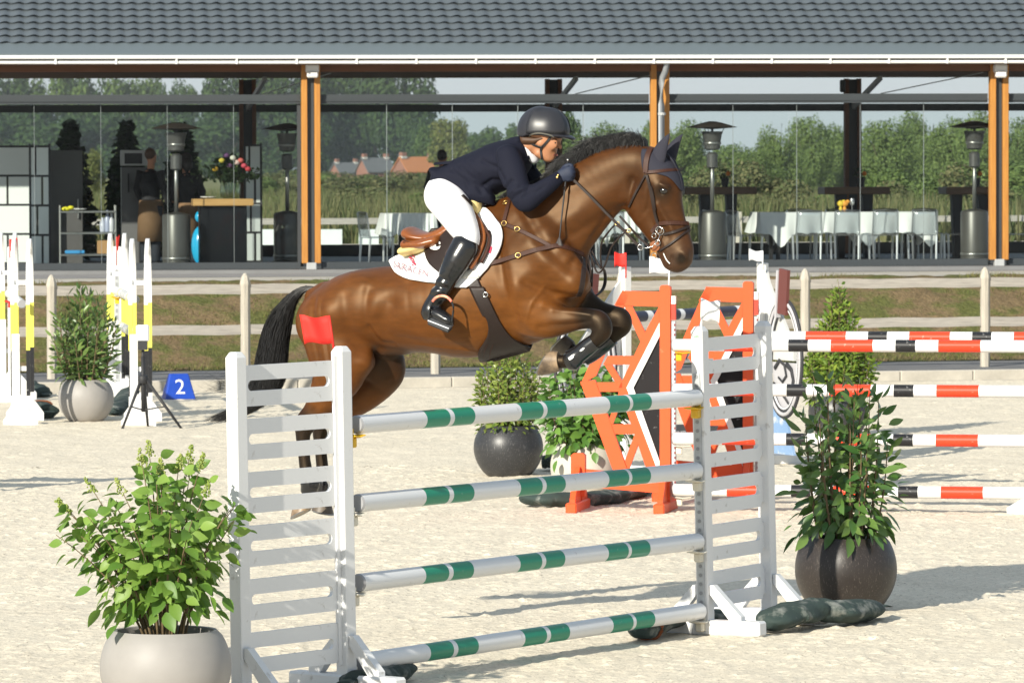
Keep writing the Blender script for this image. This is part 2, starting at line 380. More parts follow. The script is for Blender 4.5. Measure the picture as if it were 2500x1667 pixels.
# ================================================================== PAVILION
PO = at(1250,654,74.75); PZ=1.28; PO.z=PZ
pyaw=math.radians(6.0); pe=Vector((math.cos(pyaw),math.sin(pyaw),0)); pn=Vector((-pe.y,pe.x,0))
def pl(px,py,b_):   # photo pixel at depth b_ behind the front -> pavilion local coordinates
    p=on_plane(px,py,PO+pn*b_,pn)-PO; return Vector((p.dot(pe),b_,p.z))
def pv(vx,vy,b_): return pl(vx*V,vy*V,b_)
def pw(q): return PO+pe*q[0]+pn*q[1]+Vector((0,0,q[2]))
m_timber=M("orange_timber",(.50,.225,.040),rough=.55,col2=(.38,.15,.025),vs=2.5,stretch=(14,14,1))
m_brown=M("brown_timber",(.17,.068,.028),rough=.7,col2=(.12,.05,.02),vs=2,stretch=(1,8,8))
m_steel=M("anthracite_frame",(.040,.047,.052),rough=.5,var=.1,vs=3)
m_dsteel=M("dark_frame",(.02,.024,.026),rough=.5)
m_white=M("white_paint",(.80,.79,.76),rough=.35,var=.05,vs=6)
m_grey=M("light_grey_metal",(.42,.43,.43),rough=.45,var=.1)
m_roof=M("slate_blue_roof_metal",(.098,.115,.127),rough=.5,spec=.5,var=.12,vs=3)
m_flash=M("roof_edge_metal",(.115,.14,.15),rough=.5,var=.05,vs=2)
DEP=10.6
pav=empty("pavilion",PO,pyaw,"long open pavilion with slate blue tiled roof and glass front","building")
def A(vx,b_=0): return pv(vx,400,b_).x
zt=lambda vy,b_=0: pv(1176,vy,b_).z
a0,a1=-13.0,13.0
b=B(); b.box((0,DEP/2-.1,-.06),(a1-a0,DEP+1.0,.12)); b.build("floor_slab",M("pavilion_floor",(.20,.20,.20),rough=.6,var=.2,vs=2),pav)
# roof: front slope with tiles, back slope
pit=math.radians(21); cp,sp=math.cos(pit),math.sin(pit)
eb=-.55; ez=zt(124,eb); 
fl=.50                                   # plain metal edge sheet
b=B(); n_=math.sin(pit)
b.add([(a0,eb,ez),(a1,eb,ez),(a1,eb+fl*cp,ez+fl*sp),(a0,eb+fl*cp,ez+fl*sp),(a0,eb,ez-.03),(a1,eb,ez-.03),(a1,eb+fl*cp,ez+fl*sp-.03),(a0,eb+fl*cp,ez+fl*sp-.03)],[(0,1,2,3),(4,7,6,5),(0,4,5,1),(3,2,6,7)])
roof=b.build("roof",m_flash,pav)
rl=6.7; ty,tz=eb+fl*cp,ez+fl*sp-.055
b=B(); b.add([(a0,ty,tz),(a1,ty,tz),(a1,ty+rl*cp,tz+rl*sp),(a0,ty+rl*cp,tz+rl*sp),(a1,ty+2*rl*cp,tz),(a0,ty+2*rl*cp,tz)],[(0,1,2,3),(3,2,4,5)])
b.build("roof_deck",m_roof,roof)
tw,tl=.216,.30; NW=10
def tile_geo():
    vv=[];ff=[]
    for (y,dz,drop) in ((.0,-.030,.035),(0,0,0),(tl*1.06,-.034,0)):
        for i in range(NW+1):
            u=i/NW; z=.013*(1-math.cos(2*math.pi*(u-.02)))*.9+dz
            sc=-.066*(.5+.5*math.cos(2*math.pi*(u-.36))) if y==0 else 0
            yy=y+sc+drop; vv.append((u*tw,yy*cp-z*sp*0,yy*sp+z+.01))
    for r in range(2):
        for i in range(NW): a=r*(NW+1)+i; ff.append((a,a+1,a+NW+2,a+NW+1))
    return vv,ff
tv,tf=tile_geo(); tb=B(); tb.add(tv,tf); tmesh=None; rest=B(); cnt=0
rows=9; cols=int(19.0/tw); ca=-9.3; tiles=[]
for r in range(rows):
    for c in range(cols): tiles.append((abs(ca+c*tw)+r*1.2,r,c))
tiles.sort()
for k,(q,r,c) in enumerate(tiles):
    p=(ca+c*tw,ty+r*tl*cp,tz+.06+r*tl*sp)
    if k<300:
        if tmesh is None: o=tb.build("roof_tile",m_roof,roof,smooth=True,angle=40); tmesh=o.data
        else: o=link("roof_tile",tmesh,roof)
        o.location=p
    else: rest.add([Vector(v)+Vector(p) for v in tv],tf)
o=rest.build("roof_tiles_outer",m_roof,roof,smooth=True,angle=40); o["kind"]="stuff"
# gutter and pipes
gz=ez-.05
b=B(); b.bar((a0,eb-.05,gz),(a1,eb-.05,gz),.10,.055,bev=.012); g=b.build("gutter",m_white,pav)
b=B(); b.bar((a0,eb+.03,gz-.042),(a1,eb+.03,gz-.042),.10,.02); b.build("gutter_shadow_gap",m_steel,g)
b=B(); b.bar((a0,eb-.02,gz-.078),(a1,eb-.02,gz-.078),.09,.045,bev=.012); b.build("lower_rail",m_white,g)
for k in range(-9,10):
    b=B(); b.box((k*.9+.3,eb-.07,gz-.06),(.03,.03,.085)); b.build("gutter_bracket",m_white,g)
# ceiling, beams
cz=gz-.12
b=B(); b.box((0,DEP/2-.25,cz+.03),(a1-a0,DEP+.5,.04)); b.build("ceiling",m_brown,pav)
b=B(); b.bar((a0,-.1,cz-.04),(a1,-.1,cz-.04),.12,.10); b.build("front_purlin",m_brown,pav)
bz0,bz1=zt(177,DEP),zt(160,DEP)
b=B(); b.bar((a0,DEP-.06,(bz0+bz1)/2),(a1,DEP-.06,(bz0+bz1)/2),.16,bz1-bz0); b.build("back_beam",M("grey_beam",(.62,.59,.55),rough=.7),pav)
colx=[A(713),A(1513),A(2290),A(713)*2-A(1513),A(2290)*2-A(1513)]
for x in colx:                                           # front posts: two boards with a steel post between
    c=empty("front_post",(x,0,0)); c.parent=pav; del_=0
    for sx in (-1,1):
        q=B(); q.box((sx*.098,-.12,(cz+.02)/2+.05),(.088,.16,cz-.06),None,.006); q.build("timber_board",m_timber,c)
    q=B(); q.box((0,-.06,cz/2),(.10,.12,cz)); q.build("steel_core",m_steel,c)
    q=B(); q.box((0,-.16,.045),(.15,.14,.11),None,.01); q.build("base_block",m_grey,c)
for x in [A(569,DEP),A(1271,DEP),A(1957,DEP),A(569,DEP)*2-A(1271,DEP)]:
    c=empty("back_post",(x,DEP,0)); c.parent=pav
    for sx in (-1,1):
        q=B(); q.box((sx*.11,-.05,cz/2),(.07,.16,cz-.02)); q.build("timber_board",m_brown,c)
    q=B(); q.box((0,-.02,cz/2),(.15,.10,cz-.04)); q.build("steel_core",m_dsteel,c)
    q=B(); q.bar((0,-.1,cz-.50),(.22,-1.6,cz-.02),.06,.08); q.build("knee_brace",m_grey,c)
    q=B(); q.bar((.15,-2,cz-.30),(1.0,-6.5,cz-.03),.015,.015); q.build("tie_rod",m_grey,c)
# glazing
ztr0,ztr1=zt(238),zt(217); zs=.10
bays=sorted(colx); m_glass=glassmat("clear_glass",(.955,.975,.972),.025); m_glass2=glassmat("back_glass",(.96,.98,.98),.025)
for i in range(len(bays)-1):
    x0,x1=bays[i]+.16,bays[i+1]-.16
    q=B(); q.bar((x0,.0,(ztr0+ztr1)/2),(x1,.0,(ztr0+ztr1)/2),.14,ztr1-ztr0); q.bar((x0,-.08,(ztr0+ztr1)/2-.02),(x1,-.08,(ztr0+ztr1)/2-.02),.02,.03); q.build("transom",m_steel,pav)
    q=B(); q.bar((x0,.0,.055),(x1,.0,.055),.16,.10); q.build("sill",m_steel,pav)
    np_=5; wd=(x1-x0)/np_
    for k in range(np_):
        g_=B(); g_.box((x0+(k+.5)*wd,0,(zs+ztr0)/2),(wd-.012,.012,ztr0-zs-.004)); o=g_.build("glass_pane",m_glass,pav)
        if 0<k:
            e_=B(); e_.box((x0+k*wd,.0,(zs+ztr0)/2),(.008 if i==1 else .005,.02,ztr0-zs)); e_.build("pane_edge",M("pane_edge_grey",(.22,.25,.25),rough=.4),o)
q=B(); q.box((A(690)-.02,.0,(zs+ztr0)/2),(.055,.06,ztr0-zs-.01)); q.build("glazing_stile",m_steel,pav)
bt0,bt1=zt(257,DEP),zt(240,DEP)
q=B(); q.bar((a0,DEP+.1,(bt0+bt1)/2),(a1,DEP+.1,(bt0+bt1)/2),.10,bt1-bt0); q.build("back_transom",m_dsteel,pav)
q=B(); q.bar((a0,DEP+.1,.10),(a1,DEP+.1,.10),.10,.2); q.build("back_sill",m_dsteel,pav)
for k in range(-10,10):
    g_=B(); g_.box((k*1.2+.6,DEP+.1,(.2+bt0)/2),(1.19,.012,bt0-.21)); g_.build("back_glass_pane",m_glass2,pav)
# small fittings
for vx in (717,2297):
    p=pv(vx,158,-.25); q=B(); q.box((0,0,0),(.20,.18,.13),None,.02); q.box((0,-.05,-.09),(.17,.16,.10),None,.02); q.box((0,-.02,.09),(.15,.12,.06)); q.build("post_speaker",m_white,pav,loc=p)
p=A(1950,DEP-.3); q=B(); q.box((p-.12,DEP-.35,zt(200,DEP)),(.09,.12,.22),None,.02); q.build("wall_speaker",m_dsteel,pav)
# downpipe with swan neck on the middle post
dx=A(1524,-.35)
pts=[pv(1531,138,-.5),pv(1531,152,-.5),pv(1528,165,-.45),pv(1522,178,-.36),pv(1519,192,-.34),pv(1519,240,-.34),pv(1520,420,-.34),pv(1520,606,-.34)]
q=B(); q.tube(pts,.047,12); dp=q.build("downpipe",M("zinc_pipe",(.42,.44,.46),rough=.35,metal=.5),pav,smooth=True)
for vy in (262,420): q=B(); q.lathe([(.055,-.02),(.06,-.02),(.06,.02),(.055,.02)],pv(1520,vy,-.34),12); q.build("pipe_clamp",m_grey,dp)
# ================================================================== INSIDE THE PAVILION
def pemp(name,vx,vy_base,b_,label,cat,group=None,rz=0):
    p=pv(vx,500,b_); p.z=0; o=empty(name,pw(p),pyaw+rz,label,cat,group); return o,p
def hscale(b_): return (PO.y+b_)/FPX*V         # metres per 2352-view pixel at depth b_
m_black=M("matt_black",(.02,.02,.022),rough=.6); m_dgrey=M("dark_grey_metal",(.10,.10,.095),rough=.4,metal=.3)
m_steelb=M("brushed_steel",(.32,.32,.30),rough=.35,metal=.8); m_cloth=M("white_tablecloth",(.80,.82,.80),rough=.8)
m_panelw=M("milky_panel",(.62,.66,.64),rough=.35)
def screen(vx0,vx1,vy0,vy1,b_,label,rows_):
    c,p=pemp("folding_screen",(vx0+vx1)/2,0,b_,label,"room divider"); k=hscale(b_); W_=(vx1-vx0)*k; H_=pv(0,vy0,b_).z
    for i in range(rows_):
        z0,z1=.06+(H_-.1)*i/rows_,.06+(H_-.1)*(i+1)/rows_; cut=(.62,.36,.62,.28,.5)[i%5]
        for (u0,u1) in ((0,cut),(cut,1)):
            q=B(); q.box((-W_/2+W_*(u0+u1)/2,0,(z0+z1)/2),(W_*(u1-u0)-.035,.02,z1-z0-.035)); q.build("screen_panel",m_panelw,c)
    q=B(); zz=H_/2
    for i in range(rows_+1): q.box((0,.012,.06+(H_-.1)*i/rows_),(W_,.03,.035))
    for x in (-W_/2,W_/2): q.box((x,.012,zz),(.035,.034,H_))
    for i in range(rows_): q.box((-W_/2+W_*(.62,.36,.62,.28,.5)[i%5],.012,.06+(H_-.1)*(i+.5)/rows_),(.03,.028,(H_-.1)/rows_))
    q.build("screen_frame",m_black,c); return c
screen(-80,77,331,612,2.6,"white panelled screen with black grid behind the glass",4)
screen(70,114,331,612,1.45,"shaded grey panelled screen beside the white one",4)
screen(563,600,330,605,3.0,"narrow panelled screen behind the flower bouquet",4)
# cabinet, oven stand
c,p=pemp("tall_cabinet",150,0,3.2,"plain tall grey cabinet behind the steel trolley","cabinet"); k=hscale(3.2)
q=B(); q.box((0,.3,pv(150,345,3.2).z/2),(80*k,.6,pv(150,345,3.2).z),None,.01); q.build("body",M("cabinet_grey",(.07,.07,.068),rough=.5,var=.1),c)
q=B(); q.box((.2,-.03,.9),(.02,.04,.3)); q.build("handle",m_steelb,c)
c,p=pemp("fridge_unit",310,0,3.6,"fridge with a small oven standing on top","fridge"); k=hscale(3.6); zt_=pv(310,345,3.6).z; zf=pv(310,384,3.6).z
q=B(); q.box((0,.3,zf/2),(60*k,.6,zf),None,.01); q.build("body",M("fridge_grey",(.11,.11,.11),rough=.4),c)
q=B(); q.box((-.1,-.03,zf-.25),(.025,.04,.3)); q.build("handle",m_black,c)
q=B(); q.box((0,.25,(zf+zt_)/2+.01),(62*k,.5,zt_-zf-.02),None,.01); ov=q.build("oven",m_grey,c)
q=B(); q.box((-.02,-.006,(zf+zt_)/2),(40*k,.012,(zt_-zf)*.62)); q.build("oven_door",m_black,ov)
# trolley
c,p=pemp("service_trolley",202,0,.8,"steel three-shelf trolley behind the glass","trolley"); k=hscale(.8); W_=126*k
for vy in (487,536,586):
    z=pv(202,vy,.8).z; q=B(); q.box((0,.25,z),(W_,.5,.03),None,.006); q.build("shelf",m_steelb,c)
for sx in (-1,1):
    for y in (0.02,.48): q=B(); q.tube([(sx*W_/2,y,.02),(sx*W_/2,y,pv(202,472,.8).z)],.014,8); q.build("leg",m_steelb,c)
def onp(name,vx,vy,b_,mk,mat,label,cat,dz=0):
    p=pv(vx,vy,b_); q=B(); mk(q); o=q.build(name,mat,None,smooth=True,angle=40); o.location=pw(p)+Vector((0,0,dz)); o.rotation_euler=(0,0,pyaw); return tag(o,label,cat)
onp("cloth",152,486,.95,lambda q:(q.ball((0,0,.03),(.07,.05,.035)),q.ball((.07,0,.05),(.05,.04,.03))),M("yellow_cloth",(.75,.68,.03),rough=.6),"bright yellow crumpled cloth on the trolley top shelf","cloth",.01)
onp("dish",184,486,.95,lambda q:q.lathe([(.04,0),(.1,.02),(.1,.03)],n=16),m_white,"flat white dish on the trolley top shelf","dish",.017)
for i,(vx,nm,cc,lb) in enumerate(((236,"bottle",(.5,.52,.6),"short pale bottle on the trolley middle shelf"),(247,"bottle",(.35,.38,.5),"tall blue labelled bottle on the trolley middle shelf"),(256,"bottle",(.6,.6,.62),"white plastic bottle on the trolley middle shelf, by its post"))):
    h=(.22,.33,.28)[i]; onp(nm,vx,535,.95,lambda q:q.lathe([(.04,0),(.045,.02),(.045,h*.65),(.018,h*.8),(.018,h),(0,h)],n=12),M("bottle_%d"%i,cc,rough=.3),lb,"bottle",.015)
onp("cardboard_box",243,585,.95,lambda q:q.box((0,0,.1),(.26,.22,.2),None,.004),M("cardboard",(.42,.24,.10),rough=.8),"brown cardboard box on the trolley bottom shelf","box",.017)
onp("tray",172,585,.95,lambda q:q.box((0,0,.025),(.30,.2,.05),None,.01),M("blue_plastic",(.06,.30,.60),rough=.35),"flat blue plastic tray on the trolley bottom shelf","tray",.017)
# bar counter
c,p=pemp("bar_counter",513,0,.75,"dark bar counter with a pale wooden top","counter"); k=hscale(.75); W_=138*k; zc=pv(513,457,.75).z; zc2=pv(513,473,.75).z
q=B(); q.box((0,.3,(zc+zc2)/2),(W_,.7,zc-zc2),None,.008); q.build("top",M("pale_oak",(.55,.33,.12),rough=.45,col2=(.45,.25,.08),vs=3,stretch=(1,10,10)),c)
q=B(); q.box((.15*k,.32,zc2/2),(W_-.2,.55,zc2),None,.01); q.build("body",M("counter_black",(.010,.011,.013),rough=.35,spec=.2),c)
p=pv(529,456,1.05); vz=pw(p)
ve=root("flower_vase",vz,"big glass vase of mixed flowers on the bar counter","bouquet")
q=B(); q.lathe([(.10,.0),(.15,.02),(.16,.12),(.15,.24),(.13,.28)],n=20); under(ve,q.build("vase",glassmat("vase_glass",(.75,.82,.75),.12),smooth=True)).location=vz
q=B(); n_=0
for i in range(900):
    a,r=random.uniform(0,6.28),abs(random.gauss(0,.22)); h=.26+random.uniform(0,.42)*(1-r); d=Vector((math.cos(a)*r,math.sin(a)*r*.6,h)); s_=random.uniform(.03,.06)
    e=Vector((random.uniform(-1,1),random.uniform(-1,1),random.uniform(-.3,1)))*s_; f_=Vector((random.uniform(-1,1),random.uniform(-1,1),random.uniform(-1,1)))*s_*.6
    q.add([d-e,d+f_,d+e,d-f_],[(0,1,2,3)])
for i in range(14):
    a=i*.45; q.tube([(math.cos(a)*.05,math.sin(a)*.05,.02),(math.cos(a)*.11,math.sin(a)*.1,.3),(math.cos(a)*.2,math.sin(a)*.12,.5)],.005,4)
lf=q.build("foliage",leafmat("bouquet_green",(.02,.04,.012),(.05,.09,.02))); lf["kind"]="stuff"; lf.location=vz; under(ve,lf)
for i,(x,z,cc) in enumerate(((.22,.50,(.5,.06,.09)),(.17,.58,(.55,.12,.1)),(.28,.45,(.45,.04,.05)),(-.22,.45,(.5,.3,.02)),(-.05,.66,(.12,.05,.14)),(.05,.62,(.6,.6,.5)),(.11,.55,(.6,.45,.4)),(-.12,.58,(.5,.42,.05)),(0,.5,(.1,.04,.1)))):
    q=B(); q.ball((x,-.12,z),(.05,.05,.04),8,5); o=q.build("flower",M("petal_%d"%i,cc,rough=.7),smooth=True); o.location=vz; under(ve,o)
onp("plate",478,456,.9,lambda q:q.lathe([(.05,0),(.12,.015),(.12,.025)],n=16),m_white,"small white plate on the end of the bar counter","plate",.004)
# blue balloon figure peeking out from behind the counter
c,p=pemp("balloon_figure",455,0,1.55,"shiny sky blue inflated figure half hidden by the bar counter","inflatable")
m_blue=M("blue_foil",(.02,.42,.72),rough=.22,coat=.4,bump=.004,bs=14); k=hscale(1.55)
q=B(); q.ball((.03,0,.34),(.14,.14,.30),16,10); q.build("body",m_blue,c,smooth=True)
q=B(); q.ball((.02,0,.78),(.07,.07,.09),12,8); q.build("head",m_blue,c,smooth=True)
q=B(); q.tube([(.04,0,.6),(.03,0,.72)],.03,10); q.build("neck",m_blue,c,smooth=True)
for sx in (-1,1): q=B(); q.ball((sx*.07+.02,-.03,.03),(.08,.09,.035),10,6); q.build("foot",m_blue,c,smooth=True)
# patio heaters
def heater(vx,b_,label):
    c,p=pemp("patio_heater",vx,0,b_,label,"patio heater","gas patio heaters")
    q=B(); q.lathe([(.24,0),(.25,.02),(.25,.07),(.215,.09),(.215,.80),(.20,.83),(.06,.86)],n=24); q.build("gas_housing",m_dgrey2,c,smooth=True,angle=35)
    q=B(); q.lathe([(.218,.14),(.224,.15),(.224,.17),(.218,.18)],n=24); q.build("band",m_steelb,c,smooth=True)
    q=B(); q.tube([(0,0,.84),(0,0,1.75)],.03,12); q.build("pole",m_steelb,c,smooth=True)
    q=B(); q.lathe([(.045,1.5),(.085,1.52),(.085,1.72),(.05,1.75)],n=16); q.build("valve_box",m_dgrey,c,smooth=True,angle=35)
    q=B(); q.lathe([(.06,1.78),(.12,1.80),(.125,1.86),(.15,2.02),(.165,2.05),(.165,2.07)],n=20); q.build("burner",m_dgrey,c,smooth=True,angle=35)
    q=B(); q.lathe([(.13,1.865),(.138,1.87),(.142,1.9),(.136,1.905)],n=20); q.build("burner_ring",m_steelb,c,smooth=True)
    q=B(); q.lathe([(.0,2.10),(.38,2.13),(.385,2.135),(.16,2.20),(.05,2.225),(0,2.225)],n=24); q.build("heat_shield",m_dgrey3,c,smooth=True,angle=35)
    q=B(); q.tube([(0,0,2.05),(0,0,2.12)],.02,6); q.build("stem",m_black,c)
    for a_ in range(3): q=B(); q.tube([(.15*math.cos(a_*2.1),.15*math.sin(a_*2.1),2.05),(.2*math.cos(a_*2.1),.2*math.sin(a_*2.1),2.15)],.006,5); q.build("shield_rod",m_black,c)
m_dgrey2=M("heater_housing",(.10,.098,.088),rough=.4,metal=.4); m_dgrey3=M("heater_shield",(.06,.05,.04),rough=.5,metal=.3)
heater(405,.55,"patio heater in front of the two people in aprons")
heater(660,2.4,"dark patio heater beside the narrow panelled screen")
heater(1636,.6,"patio heater next to the horse's muzzle behind the glass")
heater(2238,.9,"patio heater beside the timber post with the white speaker box")
# tables and cloths
def table(vx0,vx1,vy_top,b_,label,lab2,corners):
    k=hscale(b_); c,p=pemp("dining_table",(vx0+vx1)/2,0,b_,label,"table","dining tables"); W_=(vx1-vx0)*k; H_=pv((vx0+vx1)/2,vy_top,b_).z-.008
    q=B(); q.box((0,.45,H_-.025),(W_,.9,.04)); q.build("tabletop",m_dgrey,c)
    for sx in (-1,1):
        for y in (.1,.8): q=B(); q.box((sx*(W_/2-.3),y,(H_-.045)/2),(.06,.06,H_-.045)); q.build("leg",m_black,c)
    # cloth with drop and hanging points
    nn=60; vv=[];ff=[]; per=[]
    for i in range(nn): per.append((-W_/2+W_*i/nn,-.012))
    for i in range(14): per.append((W_/2+.012,-.012+.924*i/14))
    for i in range(nn): per.append((W_/2-W_*i/nn,.912))
    for i in range(14): per.append((-W_/2-.012,.912-.924*i/14))
    n_=len(per)
    for j in range(5):
        for i,(x,y) in enumerate(per):
            u=(x+W_/2)/W_; drop=.33+.22*max([math.exp(-((u-cu)/.045)**2) for cu in corners]+[0])+.01*math.sin(i*1.3)
            o=.012*j*(1+.8*math.sin(i*.9)); ny=-1 if y<0 else (1 if y>.9 else 0); nx=(1 if x>W_/2 else (-1 if x<-W_/2 else 0))
            vv.append((x+nx*o,y+ny*o,H_-drop*j/4+.006))
    for j in range(4):
        for i in range(n_): ff.append((j*n_+i,j*n_+(i+1)%n_,(j+1)*n_+(i+1)%n_,(j+1)*n_+i))
    ff.append(tuple(range(n_)))
    q=B(); q.add(vv,ff); o=q.build("tablecloth",m_cloth,None,smooth=True,angle=50); o.location=c.location; o.rotation_euler=(0,0,pyaw); tag(o,lab2,"tablecloth","white tablecloths")
    return c,H_
tA,HA=table(1742,2150,487,2.2,"long dining table with clear chairs along its front","white cloth hanging in points over the long dining table",(.12,.62,.97))
tB,HB=table(885,1000,490,2.0,"dining table behind the rider's breeches","white cloth over the table behind the rider's breeches",(.08,))
tC,HC=table(1385,1530,487,1.8,"dining table seen under the horse's neck","white cloth over the table seen under the horse's neck",(.05,.95))
m_ghost=glassmat("clear_acrylic",(.86,.89,.91),.26,.25)
def ghost_chair():
    c=empty("clear_chair")
    q=B(); q.box((0,0,.45),(.42,.42,.022),None,.01); q.build("seat",m_ghost,c)
    q=B(); pts=[]
    for j in range(6):
        z=.47+.36*j/5; 
        for i in range(7): x=-.19+.38*i/6; pts.append((x*(1-.05*j/5),.20+.05*j/5+.03*(1-(x/.19)**2),z))
    q.add(pts,[(j*7+i,j*7+i+1,(j+1)*7+i+1,(j+1)*7+i) for j in range(5) for i in range(6)]); o=q.build("backrest",m_ghost,c,smooth=True); md=o.modifiers.new("s",'SOLIDIFY'); md.thickness=.012
    for sx in (-1,1):
        q=B(); q.tube([(sx*.18,-.18,0),(sx*.19,-.19,.45)],[.016,.022],6); q.build("leg",m_ghost2,c)
        q=B(); q.tube([(sx*.18,.22,0),(sx*.19,.19,.45)],[.016,.022],6); q.build("leg",m_ghost2,c)
        q=B(); q.tube([(sx*.20,.20,.45),(sx*.19,.25,.83)],.014,6); q.build("back_upright",m_ghost2,c)
    q=B(); q.tube([(-.19,.25,.83),(0,.28,.845),(.19,.25,.83)],.013,6); q.build("top_rail",m_ghost2,c)
    return c
m_ghost2=glassmat("clear_acrylic_edge",(.80,.84,.86),.50,.35)
ch0=ghost_chair(); used=[0]
def chair(vx,b_,rz,label,group):
    p=pv(vx,500,b_); p.z=0; c=ch0 if not used[0] else copy_tree(ch0); used[0]=1
    c.location=pw(p); c.rotation_euler=(0,0,pyaw+rz); tag(c,label,"chair",group)
for vx in (1853,1940,2028,2118): chair(vx,1.75,math.pi,"clear acrylic chair pushed up to the front of the long white table","chairs along the long table")
chair(1712,1.6,math.pi*.62,"clear acrylic chair turned sideways at the end of the long white table","chairs along the long table")
chair(2200,2.3,-math.pi*.5,"clear acrylic chair at the far end of the long table by the heater","chairs along the long table")
chair(1655,2.4,math.pi*.5,"clear acrylic chair just behind the heater by the horse's head","chairs along the long table")
chair(866,1.6,math.pi*.6,"clear acrylic chair facing the table behind the rider's saddle","chairs along the short tables")
chair(2335,1.8,math.pi*.4,"clear acrylic chair on the far side of the post with the speaker","chairs along the long table")
for vx in (1400,1500): chair(vx,1.4,math.pi,"clear acrylic chair in front of the table under the horse's neck","chairs along the short tables")
for vx in (1840,1930,2040,2130): chair(vx,3.5,0,"clear acrylic chair behind the long white table","chairs on the far side of the long table")
m_oak=M("dark_oak_top",(.16,.085,.04),rough=.5,col2=(.10,.055,.03),vs=3,stretch=(1,12,12))
def high_table(vx0,vx1,label,fl_):
    b_=5.6; k=hscale(b_); c,p=pemp("high_table",(vx0+vx1)/2,0,b_,label,"table","dark high bar tables"); W_=(vx1-vx0)*k; z1=pv(vx0,430,b_).z; z0=pv(vx0,447,b_).z
    q=B(); q.box((0,.35,(z0+z1)/2),(W_,.7,z1-z0),None,.01); q.build("tabletop",m_oak,c)
    for sx in (-.22,.22):
        q=B(); q.add([(sx-.09,.25,z0),(sx+.09,.25,z0),(sx+.05,.25,.02),(sx-.05,.25,.02),(sx-.09,.45,z0),(sx+.09,.45,z0),(sx+.05,.45,.02),(sx-.05,.45,.02)],[(0,3,2,1),(4,5,6,7),(0,1,5,4),(1,2,6,5),(2,3,7,6),(3,0,4,7)]); q.build("pedestal",m_black,c)
    q=B(); q.box((0,.35,.012),(.7,.6,.02)); q.build("foot_plate",m_black,c)
    P=c.location+Vector((0,.3,z1)); f=root("flower_pot",P+Vector((.08,0,0)),fl_,"flower pot")
    q=B(); q.lathe([(.05,0),(.07,.14),(.06,.15)],n=12); o=q.build("pot",m_black,smooth=True,angle=40); o.location=f.location; under(f,o)
    q=B()
    for i in range(60):
        d=Vector((random.gauss(0,.06),random.gauss(0,.05),.15+random.uniform(0,.16))); e=Vector((random.uniform(-1,1),random.uniform(-1,1),random.uniform(-1,1)))*.03; g_=Vector((random.uniform(-1,1),random.uniform(-1,1),random.uniform(-1,1)))*.02; q.add([d-e,d+g_,d+e,d-g_],[(0,1,2,3)])
    o=q.build("foliage",leafmat("pot_green",(.02,.04,.01),(.05,.08,.02))); o["kind"]="stuff"; o.location=f.location; under(f,o)
    q=B(); q.ball((.05,-.06,.22),.04,8,6); o=q.build("flower",M("orange_petal",(.7,.2,.02),rough=.6),smooth=True); o.location=f.location; under(f,o)
high_table(1572,1740,"dark oak high table behind the horse's forehead","orange flower pot on the high table behind the horse's forehead")
high_table(1893,2046,"dark oak high table standing behind the long white table","orange flower pot on the high table behind the long table")
high_table(2172,2300,"dark oak high table behind the heater by the speaker post","orange flower pot on the high table near the speaker post")
# glasses and flowers on the long table
for i,(vx,cc,lb,ct) in enumerate(((1940,(.8,.35,.05),"small posy of orange flowers on the long white table","flowers"),(1957,(.6,.62,.6),"stemmed wine glass on the long white table","glass"),(1931,(.75,.55,.05),"single yellow bloom in a tiny vase on the long table","flowers"))):
    if i==1: mk=lambda q:q.lathe([(.035,0),(.035,.004),(.005,.01),(.005,.09),(.035,.12),(.04,.17),(.03,.21)],n=12)
    else: mk=lambda q:(q.lathe([(.02,0),(.03,.05),(.02,.08)],n=10),q.ball((0,0,.13),(.06,.05,.05),8,6),q.ball((.05,0,.16),(.035,.03,.03),8,6))
    onp("wine_glass" if i==1 else "posy",vx,487,2.5,mk,m_ghost2 if i==1 else M("posy_%d"%i,cc,rough=.6),lb,ct,.004)
